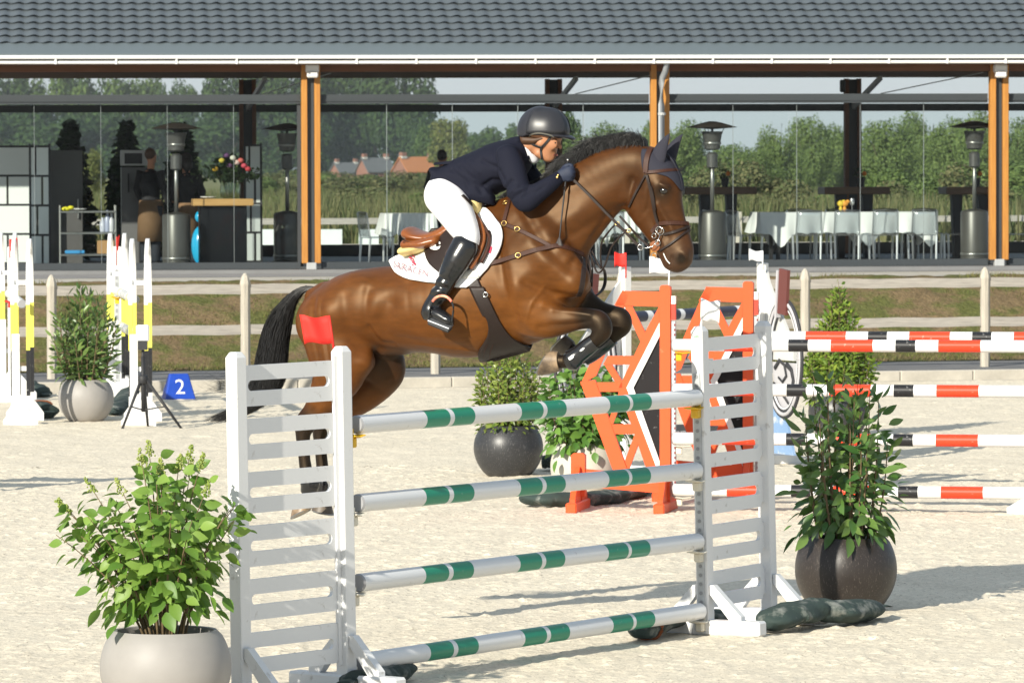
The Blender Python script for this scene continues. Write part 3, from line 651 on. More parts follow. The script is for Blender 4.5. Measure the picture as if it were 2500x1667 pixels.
# people behind the glass (dark shirts, brown aprons)
m_skin=M("skin",(.50,.24,.14),rough=.5,spec=.4,var=.12,vs=25); m_shirt=M("black_shirt",(.012,.012,.014),rough=.85); m_apron=M("brown_apron",(.20,.115,.055),rough=.85,var=.2,vs=6)
m_hairb=M("brown_hair",(.07,.03,.012),rough=.6); m_jean=M("dark_trousers",(.02,.025,.035),rough=.85)
def standing(vx,b_,H_,rz,label,hair,longhair=False,apron=True):
    c,p=pemp("person",vx,0,b_,label,"person",None,rz); s=H_/1.8
    Z=lambda z:z*s
    def body(q,infl,z0,z1):
        pass
    # body: one loft from feet to head per leg pair, welded by voxel remesh
    q=B()
    for sx in (-1,1):
        q.tube([(sx*.11,-.10,.02*s),(sx*.11,.02,.05*s),(sx*.10,.04,.1*s),(sx*.10,.02,Z(.48)),(sx*.09,.0,Z(.90))],[.045,.055,.05,.062,.088],10)
        q.tube([(sx*.19,0,Z(1.46)),(sx*.25,.02,Z(1.2)),(sx*.24,-.12,Z(.98)),(sx*.20,-.26,Z(1.0))],[.062,.05,.042,.032],8)
        for k_ in range(4): q.tube([(sx*(.20-.02*(k_-1.5)),-.27,Z(1.0)),(sx*(.19-.02*(k_-1.5)),-.33,Z(.995)),(sx*(.18-.015*(k_-1.5)),-.355,Z(.97))],[.011,.010,.008],6)
        q.tube([(sx*.175,-.25,Z(1.0)),(sx*.15,-.30,Z(1.01))],[.012,.009],6)
    q.tube([(0,0,Z(.86)),(0,.0,Z(1.05)),(0,.0,Z(1.28)),(0,.01,Z(1.44)),(0,.0,Z(1.52)),(0,-.01,Z(1.60))],[(.165,.12),(.15,.105),(.185,.12),(.17,.10),(.065,.06),(.055,.055)],14)
    q.ball((0,-.02,Z(1.70)),(.078,.098,.118),14,10); q.ball((0,-.11,Z(1.69)),(.015,.022,.02),8,6); q.ball((0,-.08,Z(1.62)),(.045,.04,.04),8,6)
    for sx in (-1,1): q.ball((sx*.08,.0,Z(1.69)),(.012,.02,.03),6,5)
    o=q.build("body",m_skin,c,smooth=True); md=o.modifiers.new("r",'REMESH'); md.mode='VOXEL'; md.voxel_size=.018; md.use_smooth_shade=True
    q=B(); q.tube([(0,0,Z(.92)),(0,.0,Z(1.05)),(0,.0,Z(1.28)),(0,.01,Z(1.44)),(0,.0,Z(1.50))],[(.19,.145),(.175,.13),(.205,.14),(.19,.12),(.085,.08)],16)
    for sx in (-1,1): q.tube([(sx*.18,0,Z(1.47)),(sx*.255,.02,Z(1.2)),(sx*.245,-.12,Z(.985)),(sx*.215,-.21,Z(1.0))],[.078,.066,.056,.045],10)
    o=q.build("shirt",m_shirt,c,smooth=True); md=o.modifiers.new("r",'REMESH'); md.mode='VOXEL'; md.voxel_size=.02; md.use_smooth_shade=True
    q=B()
    for sx in (-1,1): q.tube([(sx*.105,.03,Z(.06)),(sx*.10,.02,Z(.48)),(sx*.09,.0,Z(.93))],[.075,.08,.115],12)
    o=q.build("trousers",m_jean,c,smooth=True); md=o.modifiers.new("r",'REMESH'); md.mode='VOXEL'; md.voxel_size=.02; md.use_smooth_shade=True
    for sx in (-1,1): q=B(); q.tube([(sx*.11,-.15,.035),(sx*.11,.0,.05),(sx*.11,.07,.05)],[.04,.055,.045],10); q.build("shoe",m_black,c,smooth=True)
    if apron:
        q=B(); q.tube([(0,0,Z(.38)),(0,0,Z(.7)),(0,.0,Z(.98)),(0,0,Z(1.02))],[(.235,.20),(.225,.19),(.205,.165),(.2,.155)],20,cap=False); o=q.build("apron",m_apron,c,smooth=True); md=o.modifiers.new("s",'SOLIDIFY'); md.thickness=.01
    q=B(); q.ball((0,.015,Z(1.735)),(.088,.10,.10),14,9)
    if longhair: q.tube([(0,.06,Z(1.72)),(0,.10,Z(1.6)),(0,.09,Z(1.45))],[.085,.09,.05],12)
    q.build("hair",hair,c,smooth=True)
    for sx in (-1,1): q=B(); q.ball((sx*.03,-.108,Z(1.715)),.012,8,6); q.build("eye",m_black,c,smooth=True)
standing(347,3.0,1.82,math.pi*.80,"person with short hair, black shirt and long brown apron",m_hairb)
standing(428,3.2,1.74,math.pi*1.05,"person with long hair in black shirt and brown apron by the heater",M("dark_hair",(.015,.01,.008),rough=.5),True)
standing(1016,8.5,1.80,math.pi*.9,"person in dark clothes standing far behind the rider's jacket tail",M("dark_hair",(.015,.01,.008)),False,False)
# ================================================================== BEHIND THE PAVILION
def boardp(vx0,vx1,vy0,vy1,b_,label):
    p0,p1=pv(vx0,vy0,b_),pv(vx1,vy1,b_); q=B(); q.box(((p0.x+p1.x)/2,b_,(p0.z+p1.z)/2),(p1.x-p0.x,.03,p0.z-p1.z)); o=q.build("arena_board",M("board_white",(.66,.70,.68),rough=.5,var=.05)); o.location=PO; o.rotation_euler=(0,0,pyaw); tag(o,label,"board","white boards behind the pavilion")
boardp(600,692,527,586,19.5,"white board seen left of the timber post beside the chair"); boardp(734,786,527,586,19.5,"white board seen just right of the timber post"); boardp(824,870,527,586,19.5,"white board seen behind the clear chair and table")
far=root("far_fence",pw((0,20.5,-.45)),"pale rail fence behind the white boards","fence")
for k in range(-12,14):
    q=B(); q.box((0,0,.55),(.12,.12,1.1)); o=q.build("post",m_post,far); o.location=pe*(k*2.2); 
    for z in (.45,.95):
        q=B(); q.box((1.1,0,z),(2.1,.04,.12)); o=q.build("rail",m_wood_grey,far); o.location=pe*(k*2.2); o.rotation_euler=(0,0,pyaw)
# foliage prototypes
def crown_mesh(name,n,blobs,leaf,seed,mat,flat=1.0,core=True):
    """leaf clumps spread over and inside a set of lobes; unit tree about 1 high"""
    r=np.random.default_rng(seed); bl=np.array(blobs); wts=bl[:,3]**2; wts/=wts.sum(); idx=r.choice(len(bl),n,p=wts)
    d=r.normal(size=(n,3)); d/=np.linalg.norm(d,axis=1)[:,None]; rad=bl[idx,3]*(1-.42*r.uniform(0,1,n)**2.2)*(1+.10*r.normal(size=n))
    c=bl[idx,:3]+d*rad[:,None]*np.array([1,1,flat]); nr=d+r.normal(0,.55,(n,3)); nr[:,2]+=.25; nr/=np.linalg.norm(nr,axis=1)[:,None]
    t=np.cross(nr,r.normal(size=(n,3))); t/=np.linalg.norm(t,axis=1)[:,None]; b2=np.cross(nr,t); sz=leaf*r.uniform(.55,1.35,n)[:,None]
    v=np.stack([c-t*sz,c+b2*sz*.62,c+t*sz,c-b2*sz*.62],1).reshape(-1,3); f=np.arange(4*n).reshape(n,4)
    return v,f,r.uniform(0,1,n)
def crown(name,v,f,tint,mat,parent=None):
    o=nmesh(name,v,f,mat,parent,smooth=False); a=o.data.attributes.new("tint",'FLOAT','FACE'); a.data.foreach_set("value",tint.astype(np.float32)); return o
def lobes(seed,k=14,w=.40,z0=.30,z1=.92,r0=.15,r1=.24,taper=.6):
    r=np.random.default_rng(seed); out=[]
    for i in range(k):
        z=z0+(z1-z0)*r.uniform(); ww=w*(1-taper*abs((z-z0)/(z1-z0)-.35)); a=r.uniform(0,6.28); rr=ww*math.sqrt(r.uniform(.1,1))
        out.append((math.cos(a)*rr,math.sin(a)*rr,z,r.uniform(r0,r1)))
    return out
m_tree=leafmat("far_tree_dark",(.020,.045,.014),(.055,.095,.022),.7,.2,.2)
m_tree2=leafmat("far_tree_mid",(.045,.085,.020),(.10,.15,.035),.7,.2,.25)
m_tree3=leafmat("far_tree_yellow",(.10,.125,.03),(.17,.17,.05),.7,.2,.25)
m_shr=leafmat("shrub_green",(.095,.145,.04),(.18,.235,.07),.65,.25,.3)
m_weed=leafmat("weed_green",(.09,.12,.045),(.21,.19,.09),.8,.15,.3)
m_bark=M("bark",(.09,.065,.045),rough=.9,var=.3,vs=10)
protos={}
def tree(kind,P,H_,Wd,label,group,mat,seed,n=5200,leaf=.033,cat="tree",trunk=True,name="tree",lk=15,z0=.28,hz=None):
    key=(kind,seed%3,mat.name)
    t=root(name,P,label,cat,group)
    if key not in protos:
        bl=lobes(seed,abs(lk),z0=z0) if lk>0 else lobes(seed,-lk,w=.42,z0=z0,z1=.82,r0=.17,r1=.27,taper=.75); v,f,ti=crown_mesh("crown",n,bl,leaf,seed,mat); o=crown("crown",v,f,ti,mat); protos[key]=o.data
    else: o=link("crown",protos[key])
    o.parent=t; o.scale=(Wd,Wd,H_); o.rotation_euler=(0,0,random.uniform(0,6.28)); o["kind"]="stuff"
    if trunk:
        q=B(); q.tube([(0,0,-.3),(.01*H_,0,H_*.3),(-.01*H_,0.01*H_,H_*.6),(0.01*H_,0,H_*.85)],[H_*.022,H_*.018,H_*.012,H_*.004],8)
        for a in (0.3,2.2,4.2,5.3): q.tube([(0,0,H_*.35),(math.cos(a)*Wd*.15,math.sin(a)*Wd*.15,H_*.5),(math.cos(a)*Wd*.3,math.sin(a)*Wd*.3,H_*.68)],[H_*.012,H_*.008,H_*.003],5)
        q.build("trunk",m_bark,t,smooth=True)
    return t
def treeat(vx,vtop,d,wv,*a,**k):
    P=at(vx*V,400,d); z=at(vx*V,vtop*V,d).z; H_=(z-1.0)/.97; Wd=wv*V*d/FPX; P.z=1.0
    return tree(a[0],P,H_,Wd/.86,*a[1:],**k)
spec=[(20,190,1000,120),(70,200,1040,90),(150,182,1010,110),(215,196,1030,90),(280,205,980,110),(340,195,1060,100),(390,215,1000,80),(440,220,1020,70)]
for i,(vx,vt,d,wv) in enumerate(spec): treeat(vx,vt,d,wv,"far","far green tree on the wooded skyline behind the glass screens","trees on the left skyline",m_tree2 if i%3 else m_tree,seed=10+i%3)
spec=[(520,175,900,150),(600,165,920,170),(690,160,900,180),(780,158,940,180),(860,165,910,170),(925,168,900,150),(965,250,880,90)]
for i,(vx,vt,d,wv) in enumerate(spec): treeat(vx,vt,d,wv,"big","tall dark broadleaf tree in the dense group behind the houses","tall dark trees",m_tree,seed=20+i%3,n=7500,leaf=.028,lk=20,z0=.15)
spec=[(30,270,860,170),(130,285,840,170),(230,275,850,170),(330,290,830,160),(430,285,850,160),(520,290,830,150),(620,310,820,130),(700,300,830,140)]
for i,(vx,vt,d,wv) in enumerate(spec): treeat(vx,vt,d,wv,"low","dark mid-height tree in front of the tall wooded skyline","dark trees below the skyline",m_tree,seed=30+i%3,z0=.08,lk=18)
treeat(1040,290,640,95,"yel","yellowish green rounded tree beyond the rider's back","trees beyond the rider",m_tree3,seed=41)
for i,(vx,vt,d,wv) in enumerate(((985,300,800,70),(1095,300,860,100),(1150,305,900,100),(1200,290,860,90),(1255,280,900,90))): treeat(vx,vt,d,wv,"mid","hazy green tree on the skyline beyond the rider","trees beyond the rider",m_tree2,seed=44+i%3,z0=.12)
treeat(1305,256,300,60,"pop","tall narrow green tree right behind the riding helmet","trees beyond the rider",m_tree2,seed=48)
rs=random.Random(5)
for i,vx in enumerate(range(1330,2440,58)):
    vt=(300,285,275,262,290,330,318,335,262,268,285,300,262,255,262,270,258,240,262,270)[i%20]; d=rs.uniform(250,330)
    treeat(vx,vt+rs.uniform(-4,16),d,rs.uniform(95,165),"shr","bushy light green tree in the row behind the high tables","green bushes behind the tables",m_shr,seed=50+i%3,n=12000,leaf=.019,lk=-17,z0=.10)
for i,vx in enumerate((560,430,300,205)):
    treeat(vx,(380,350,325,365)[i],210,(60,80,70,70)[i],"br","bright sunlit bush in the meadow behind the bar","bushes behind the bar",m_tree3 if i==3 else m_shr,seed=60+i%3,z0=.05)
# weeds: tall meadow growth and low bushes
n=52000; d=RNG.uniform(96,150,n)**1.0; px=RNG.uniform(-80,2580,n); x=(px-1250)/FPX*d
pts=np.stack([x,d,np.full(n,1.08)],1); hgt=.75
blades("meadow_growth",pts,1.0,.05,m_weed,"tall rough weeds and grass in the meadow behind the pavilion","weeds",.22)
for i in range(34):
    vx=random.uniform(600,2400); dd=random.uniform(104,126); P=at(vx*V,400,dd); P.z=1.05
    H_=random.uniform(.9,1.75) if vx>1250 else random.uniform(.8,1.35)
    tree("weedbush",P,H_*1.05,H_*random.uniform(1.2,2.0),"low scrubby bush among the meadow weeds","scrub in the meadow",m_weed if i%2 else m_shr,70+i%3,n=4200,leaf=.028,cat="bush",trunk=False,name="scrub_bush",z0=.12,lk=12)
for i in range(46):
    vx=570+i*16+random.uniform(-10,10); dd=random.uniform(230,330); P=at(vx*V,400,dd); P.z=1.0; H_=random.uniform(1.0,1.35)*(1+(dd-230)/900)
    tree("weedbush2",P,H_*1.05,H_*random.uniform(2.2,3.4),"rough green growth in the hedge bank before the houses","hedge bank before the houses",m_weed if i%3 else m_shr,80+i%3,n=3000,leaf=.032,cat="bush",trunk=False,name="scrub_bush",z0=.10,lk=12)
# columnar conifers in tubs behind the back glass
m_thuja=leafmat("dark_conifer",(.010,.022,.010),(.022,.045,.016),.7,.2,.15)
for vx,vt,lb in ((163,263,"dark columnar conifer behind the tall grey cabinet"),(292,265,"dark columnar conifer behind the fridge unit"),(420,270,"dark columnar conifer behind the person with long hair")):
    b_=8.2; p=pv(vx,500,b_); P=pw((p.x,b_,0)); H_=pv(vx,vt,b_).z; t=root("conifer",P,lb,"tree","columnar conifers")
    bl=[(0,0,.12+.8*j/13,.115*(1-.75*(j/13)**1.5)+.01) for j in range(14)]; v,f,ti=crown_mesh("c",2600,bl,.03,77+vx,m_thuja)
    v*=np.array([H_*1.35,H_*1.35,H_]); o=crown("crown",v,f,ti,m_thuja); o.parent=t; o["kind"]="stuff"
    q=B(); q.lathe([(.2,0),(.24,.3),(.22,.31),(.03,.30),(.03,H_*.6)],n=14); q.build("tub_and_trunk",m_black,t,smooth=True,angle=40)
# houses
def house(vx,vridge,veave,wv,d,roofc,label,seed):
    k=d/FPX*V; P=at(vx*V,veave*V,d); t=root("house",(P.x,P.y,1.0),label,"house"); t.rotation_euler=(0,0,math.radians(38)); W_=wv*k*1.05; D_=W_*.62
    ze=P.z-1.0; zr=at(vx*V,vridge*V,d).z-1.0
    mb=M("red_brick",(.26,.12,.085),rough=.9,var=.2,vs=3)
    q=B(); q.add([(-W_/2,-D_/2,-3),(W_/2,-D_/2,-3),(W_/2,D_/2,-3),(-W_/2,D_/2,-3),(-W_/2,-D_/2,ze),(W_/2,-D_/2,ze),(W_/2,D_/2,ze),(-W_/2,D_/2,ze),(-W_/2,0,zr-.1),(W_/2,0,zr-.1)],[(0,1,5,4),(2,3,7,6),(1,2,6,9,5),(3,0,4,8,7)]); q.build("wall",mb,t)
    q=B(); o_=.25
    for sy in (-1,1):
        q.add([(-W_/2-o_,sy*(D_/2+o_),ze-.15),(W_/2+o_,sy*(D_/2+o_),ze-.15),(W_/2+o_,0,zr+.12),(-W_/2-o_,0,zr+.12),(-W_/2-o_,sy*(D_/2+o_),ze-.35),(W_/2+o_,sy*(D_/2+o_),ze-.35),(W_/2+o_,0,zr-.08),(-W_/2-o_,0,zr-.08)],[(0,1,2,3),(4,7,6,5),(0,4,5,1),(0,3,7,4),(1,5,6,2)])
    r_=q.build("roof",roofc,t)
    for sx in (-.42,.42):
        q=B(); q.box((sx*W_,0,zr+.25),(W_*.13,W_*.13,.5+.09*W_)); q.build("chimney",mb,r_)
        q=B(); q.box((sx*W_,0,zr+.03),(W_*.145,W_*.145,.30)); q.build("chimney_collar",M("pale_mortar",(.5,.48,.45)),r_)
    for sx in (-.2,.25): q=B(); q.box((sx*W_,-D_/2-.02,ze-.9),(W_*.12,.06,.8)); q.build("window",m_dsteel,t)
m_rt=M("orange_roof_tiles",(.46,.17,.06),rough=.8,var=.2,vs=4); m_rg=M("grey_roof_tiles",(.13,.13,.135),rough=.8,var=.2,vs=4)
house(958,362,392,92,760,m_rt,"brick house with a bright orange tiled roof and two chimneys",1)
house(862,364,392,70,780,m_rg,"brick house with a dark grey roof left of the orange-roofed house",2)
house(795,375,394,60,800,m_rg,"low grey-roofed brick house nearest the tall dark trees' middle",3)
house(1075,372,392,80,820,m_rg,"grey-roofed house half hidden behind the rider's back",4)
# ================================================================== JUMPS
def wornpaint(name,col,under=(.45,.42,.38),amt=.70,sc=14,rough=.35,stretch=None):
    return M(name,under,rough=rough,col2=col,vs=sc,sharp=amt,stretch=stretch,spec=.4)
m_wpaint=wornpaint("worn_white_paint",(.73,.73,.73),(.45,.43,.40),.70,13)
m_green=wornpaint("green_pole_paint",(.012,.235,.135),(.35,.42,.36),.72,22,.3)
m_red=wornpaint("red_pole_paint",(.78,.055,.018),(.8,.45,.35),.71,24,.35)
m_blk=wornpaint("black_pole_paint",(.014,.014,.016),(.4,.4,.4),.70,24,.4)
m_navy=wornpaint("navy_pole_paint",(.03,.035,.06),(.3,.3,.33),.72,20,.4)
m_orange=wornpaint("orange_wing_paint",(.80,.095,.022),(.75,.28,.15),.75,12,.35)
m_galv=M("galvanised_steel",(.50,.52,.53),rough=.5,metal=.3,var=.25,vs=14)
m_hole=M("keyhole_dark",(.27,.275,.28),rough=.8)
m_yel=M("yellow_plastic",(.70,.42,.01),rough=.4); m_cream=M("cream_plastic",(.66,.62,.52),rough=.45)
m_capgrey=M("pole_end_cap",(.30,.30,.31),rough=.6)
m_redcloth=M("red_flag_cloth",(.72,.025,.015),rough=.7); m_whitecloth=M("white_flag_cloth",(.80,.80,.80),rough=.7)
def pole(name,A_,B_,r,bands,label,group,base=None,parent=None):
    """round pole from A_ to B_; bands = [(t0,t1,material)] painted rings standing in for paint"""
    A_,B_=Vector(A_),Vector(B_); d=B_-A_; q=B(); q.mat(base or m_wpaint); cuts=[0]; ms=[]
    for (t0,t1,mm) in bands: cuts+= [t0,t1]; ms+=[base or m_wpaint,mm]
    cuts.append(1); ms.append(base or m_wpaint)
    o0=A_
    for i in range(len(cuts)-1):
        q.mat(ms[i]); q.tube([A_+d*cuts[i]-o0,A_+d*cuts[i+1]-o0],r,20,cap=False)
    dn=d.normalized(); q.mat(m_capgrey)
    for P,s in ((A_,-1),(B_,1)):
        q.tube([P-o0-dn*s*.0,P-o0+dn*s*.012],[r,r*.86],20,cap=True)
    o=q.build(name,None,None,smooth=True,angle=40,loc=o0); tag(o,label,"jump pole",group); return o
def flag(P,top,cl,mat,pm,label,wav=1):
    """P base of the stick, top its end, cl = (width vector, height)"""
    f=root("jump_flag",P,label,"flag"); q=B(); t=Vector(top)-Vector(P); q.tube([(0,0,-.04),t],.007,8); q.build("stick",pm,f,smooth=True)
    wv,h=Vector(cl[0]),cl[1]; n_=14; vv=[];side=wv.cross(Vector((0,0,1))).normalized(); td=t.normalized()
    for i in range(n_+1):
        u=i/n_
        for j in range(5):
            v_=j/4; vv.append(t-td*h*v_+wv*u+side*(.022*math.sin(u*7*wav+v_*1.1)*u)+Vector((0,0,-.018*u*math.sin(u*5+v_))))
    q=B(); q.add(vv,[(i*5+j,i*5+j+1,(i+1)*5+j+1,(i+1)*5+j) for i in range(n_) for j in range(4)]); o=q.build("cloth",mat,f,smooth=True); md=o.modifiers.new("s",'SOLIDIFY'); md.thickness=.002
    return f
def textmesh(txt,size,mat,parent,loc,rot,name="lettering",ext=.0015,font=None):
    cu=bpy.data.curves.new("t",'FONT'); cu.body=txt; cu.size=size; cu.extrude=ext; cu.align_x='CENTER'; cu.align_y='CENTER'
    t=bpy.data.objects.new("t",cu); COL.objects.link(t); dg=bpy.context.evaluated_depsgraph_get(); me=bpy.data.meshes.new_from_object(t.evaluated_get(dg)); bpy.data.objects.remove(t)
    me.materials.clear(); me.materials.append(mat); o=link(name,me,parent,loc,rot); return o
# ---- front vertical: white wings, green and white poles
DL,DR=26.4,29.35
PLy=[975*V,1155*V,1338*V,1520*V]; PRy=[913*V,1080*V,1243*V,1403*V]; PLx=[819*V,822*V,824*V,829*V]; PRx=[1599*V,1599*V,1602*V,1607*V]
LE=[at(x,y,DL) for x,y in zip(PLx,PLy)]; RE=[at(x,y,DR) for x,y in zip(PRx,PRy)]
def t_of(px,A_,B_):      # fraction along the 3-D pole that appears at photo column px
    lo,hi=-.2,1.2
    for _ in range(40):
        m=(lo+hi)/2; P=A_+(B_-A_)*m-CAM; x=1250+FPX*P.dot(c_r)/P.dot(c_f)
        if x<px: lo=m
        else: hi=m
    return lo
gb=[(965,1018),(1028,1075),(1182,1232),(1241,1285),(1385,1431),(1438,1481)]
ords=("topmost","second from the top","third from the top","lowest")
for i in range(4):
    sh=(0,-2,-3,8)[i]
    bands=[(t_of((a+sh)*V,LE[i],RE[i]),t_of((c+sh)*V,LE[i],RE[i]),m_green) for a,c in gb]
    pole("jump_pole",LE[i],RE[i],.05,bands,"white pole with green bands, %s of the front jump"%ords[i],"green and white poles of the front jump")
jd=(RE[1]-LE[1]); jd.z=0; jd.normalize(); UP=Vector((0,0,1))
def slat_geo(W_,H_,th,sl0,sl1,sh_):
    """board with a round-ended slot and concave corners; x 0..W, z 0..H"""
    N=40; r=sh_/2; inn=[]; 
    for k in range(N):
        a=2*math.pi*k/N; ca,sa=math.cos(a),math.sin(a)
        cx=(sl1-r) if ca>0 else (sl0+r); inn.append((cx+r*ca,H_/2+r*sa))
    # outer outline sampled on the same angles
    c=.032; outl=[]
    def seg(p,q_,n_): 
        for i in range(n_): outl.append((p[0]+(q_[0]-p[0])*i/n_,p[1]+(q_[1]-p[1])*i/n_))
    def arc(cx,cz,a0,a1,n_):
        for i in range(n_): a=a0+(a1-a0)*i/n_; outl.append((cx+c*math.cos(a),cz+c*math.sin(a)))
    pi=math.pi
    seg((W_,H_/2),(W_,H_-c),3); arc(W_,H_,-pi/2,-pi,3); seg((W_-c,H_),(c,H_),8); arc(0,H_,0,-pi/2,3); seg((0,H_-c),(0,H_/2),3)
    seg((0,H_/2),(0,c),3); arc(0,0,pi/2,0,3); seg((c,0),(W_-c,0),8); arc(W_,0,pi,pi/2,3); seg((W_,c),(W_,H_/2),3)
    assert len(outl)==N
    vv=[]; 
    for y in (-th/2,th/2):
        for p in inn: vv.append((p[0],y,p[1]))
        for p in outl: vv.append((p[0],y,p[1]))
    ff=[]
    for k in range(N):
        k2=(k+1)%N
        ff.append((k,k2,N+k2,N+k)); ff.append((2*N+k,3*N+k,3*N+k2,2*N+k2)); ff.append((k,2*N+k,2*N+k2,k2)); ff.append((N+k,N+k2,3*N+k2,3*N+k))
    return vv,ff
def white_wing(Pin,Pout,lean,label,sl_first,cups,flip):
    """Pin = base of inner post (beside the poles), Pout = base of outer post"""
    wd=(Pout-Pin); L=wd.length; wd.normalize()
    w_=empty("jump_wing",Pin,math.atan2(wd.y,wd.x),label,"jump wing","white slatted wings of the front jump")
    w_.rotation_euler=(0,lean[0],math.atan2(wd.y,wd.x)); w_.rotation_euler=(Matrix.Rotation(lean[0],3,'Y')@Matrix.Rotation(math.atan2(wd.y,wd.x),3,'Z')).to_euler()
    a=.08; H_=1.85; sg=1 if flip else -1
    for x in (0,L):
        q=B(); q.add([(-a/2,-a/2,.05),(a/2,-a/2,.05),(a/2,a/2,.05),(-a/2,a/2,.05),(-a/2,-a/2,H_-.03),(a/2,-a/2,H_-.03),(a/2,a/2,H_-.03),(-a/2,a/2,H_-.03),(-a*.3,-a*.3,H_),(a*.3,-a*.3,H_),(a*.3,a*.3,H_),(-a*.3,a*.3,H_)],
            [(0,1,5,4),(1,2,6,5),(2,3,7,6),(3,0,4,7),(4,5,9,8),(5,6,10,9),(6,7,11,10),(7,4,8,11),(8,9,10,11),(3,2,1,0)])
        o=q.build("post",m_wpaint,w_); o.location=(x,0,0); bv=o.modifiers.new("b",'BEVEL'); bv.width=.006; bv.segments=2
        q=B(); q.box((0,0,.045),(.10,.78,.09),None,.012); q.build("foot",m_wpaint,w_,loc=(x,0,0))
        for sy in (-1,1):
            q=B(); q.prism([(.13,0),(.21,0),(.21,.025),(.025,.21),(0,.21),(0,.155)],(x,sy*.045,.09),(0,sy,0),(0,0,1),.05); o=q.build("brace",m_wpaint,w_)
    W_=L-a; vv,ff=slat_geo(W_,.215,.022,.055,W_-.05,.056); me=None
    for k in range(6):
        if me is None: q=B(); q.add(vv,ff); o=q.build("slat",m_wpaint,w_); me=o.data
        else: o=link("slat",me,w_)
        o.location=(a/2,0.012*sg,sl_first-.215-k*.281)
    q=B(); q.box((a/2+.014,0,.97),(.026,.018,1.66)); q.build("edge_strip",m_wpaint,w_)
    # keyhole cup track on the side facing the poles
    q=B(); q.box((-a/2-.006,0,.86),(.012,.045,1.42)); tr=q.build("cup_track",m_galv,w_)
    for k in range(26):
        q=B(); q.lathe([(.0,0),(.012,0),(.012,.002),(0,.002)],(0,0,0),8,Matrix.Rotation(-math.pi/2,3,'Y')); o=q.build("keyhole",m_hole,tr); o.location=(-a/2-.0125,0,.2+k*.054)
    for i,z in enumerate(cups):
        mm=m_yel if i==0 else m_cream; q=B()
        q.tube([(-a/2-.01,0,z-.058),(-a/2-.05,0,z-.066),(-a/2-.10,0,z-.058)],[(.05,.007),(.055,.007),(.045,.006)],10); q.box((-a/2-.03,0,z-.095),(.045,.05,.055),None,.008); q.box((-a/2-.014,0,z-.07),(.012,.05,.10))
        q.build("pole_cup",mm,w_)
    return w_
def zc(E,P): return [e.z for e in E]
pin=gnd(845,1684); pin=Vector((LE[0].x,DL,0))-jd*.10
Lout=pin+Vector((-.53,-.62,0)); wl=white_wing(pin,Lout,(-.013,0),"white slatted jump wing beside the light pot with the leafy shrub",1.775,[p.z for p in LE],False)
pinR=Vector((RE[3].x,DR,0))+jd*.075
Rout=pinR+Vector((.415,.68,0)); wr=white_wing(pinR,Rout,(-.020,0),"white slatted jump wing beside the dark laurel pot",1.775,[p.z for p in RE],True)
flag(at(817,846,26.35),at(803,770,26.35),((-.155,-.02,-.012),.15),m_redcloth,m_redcloth,"red flag on top of the white wing by the light pot")
flag(at(1712,800,29.4),at(1714,728,29.4),((.105,-.02,-.03),.125),m_whitecloth,m_whitecloth,"white flag on top of the white wing by the dark laurel pot",.8)
fn_=(-jd.x,-jd.y,0)
textmesh("CARO",.022,M("green_print",(.05,.35,.10),rough=.6),wr,(-.0415,-.0,1.79),(math.pi/2,0,-math.pi/2),"maker_lettering",.0006)
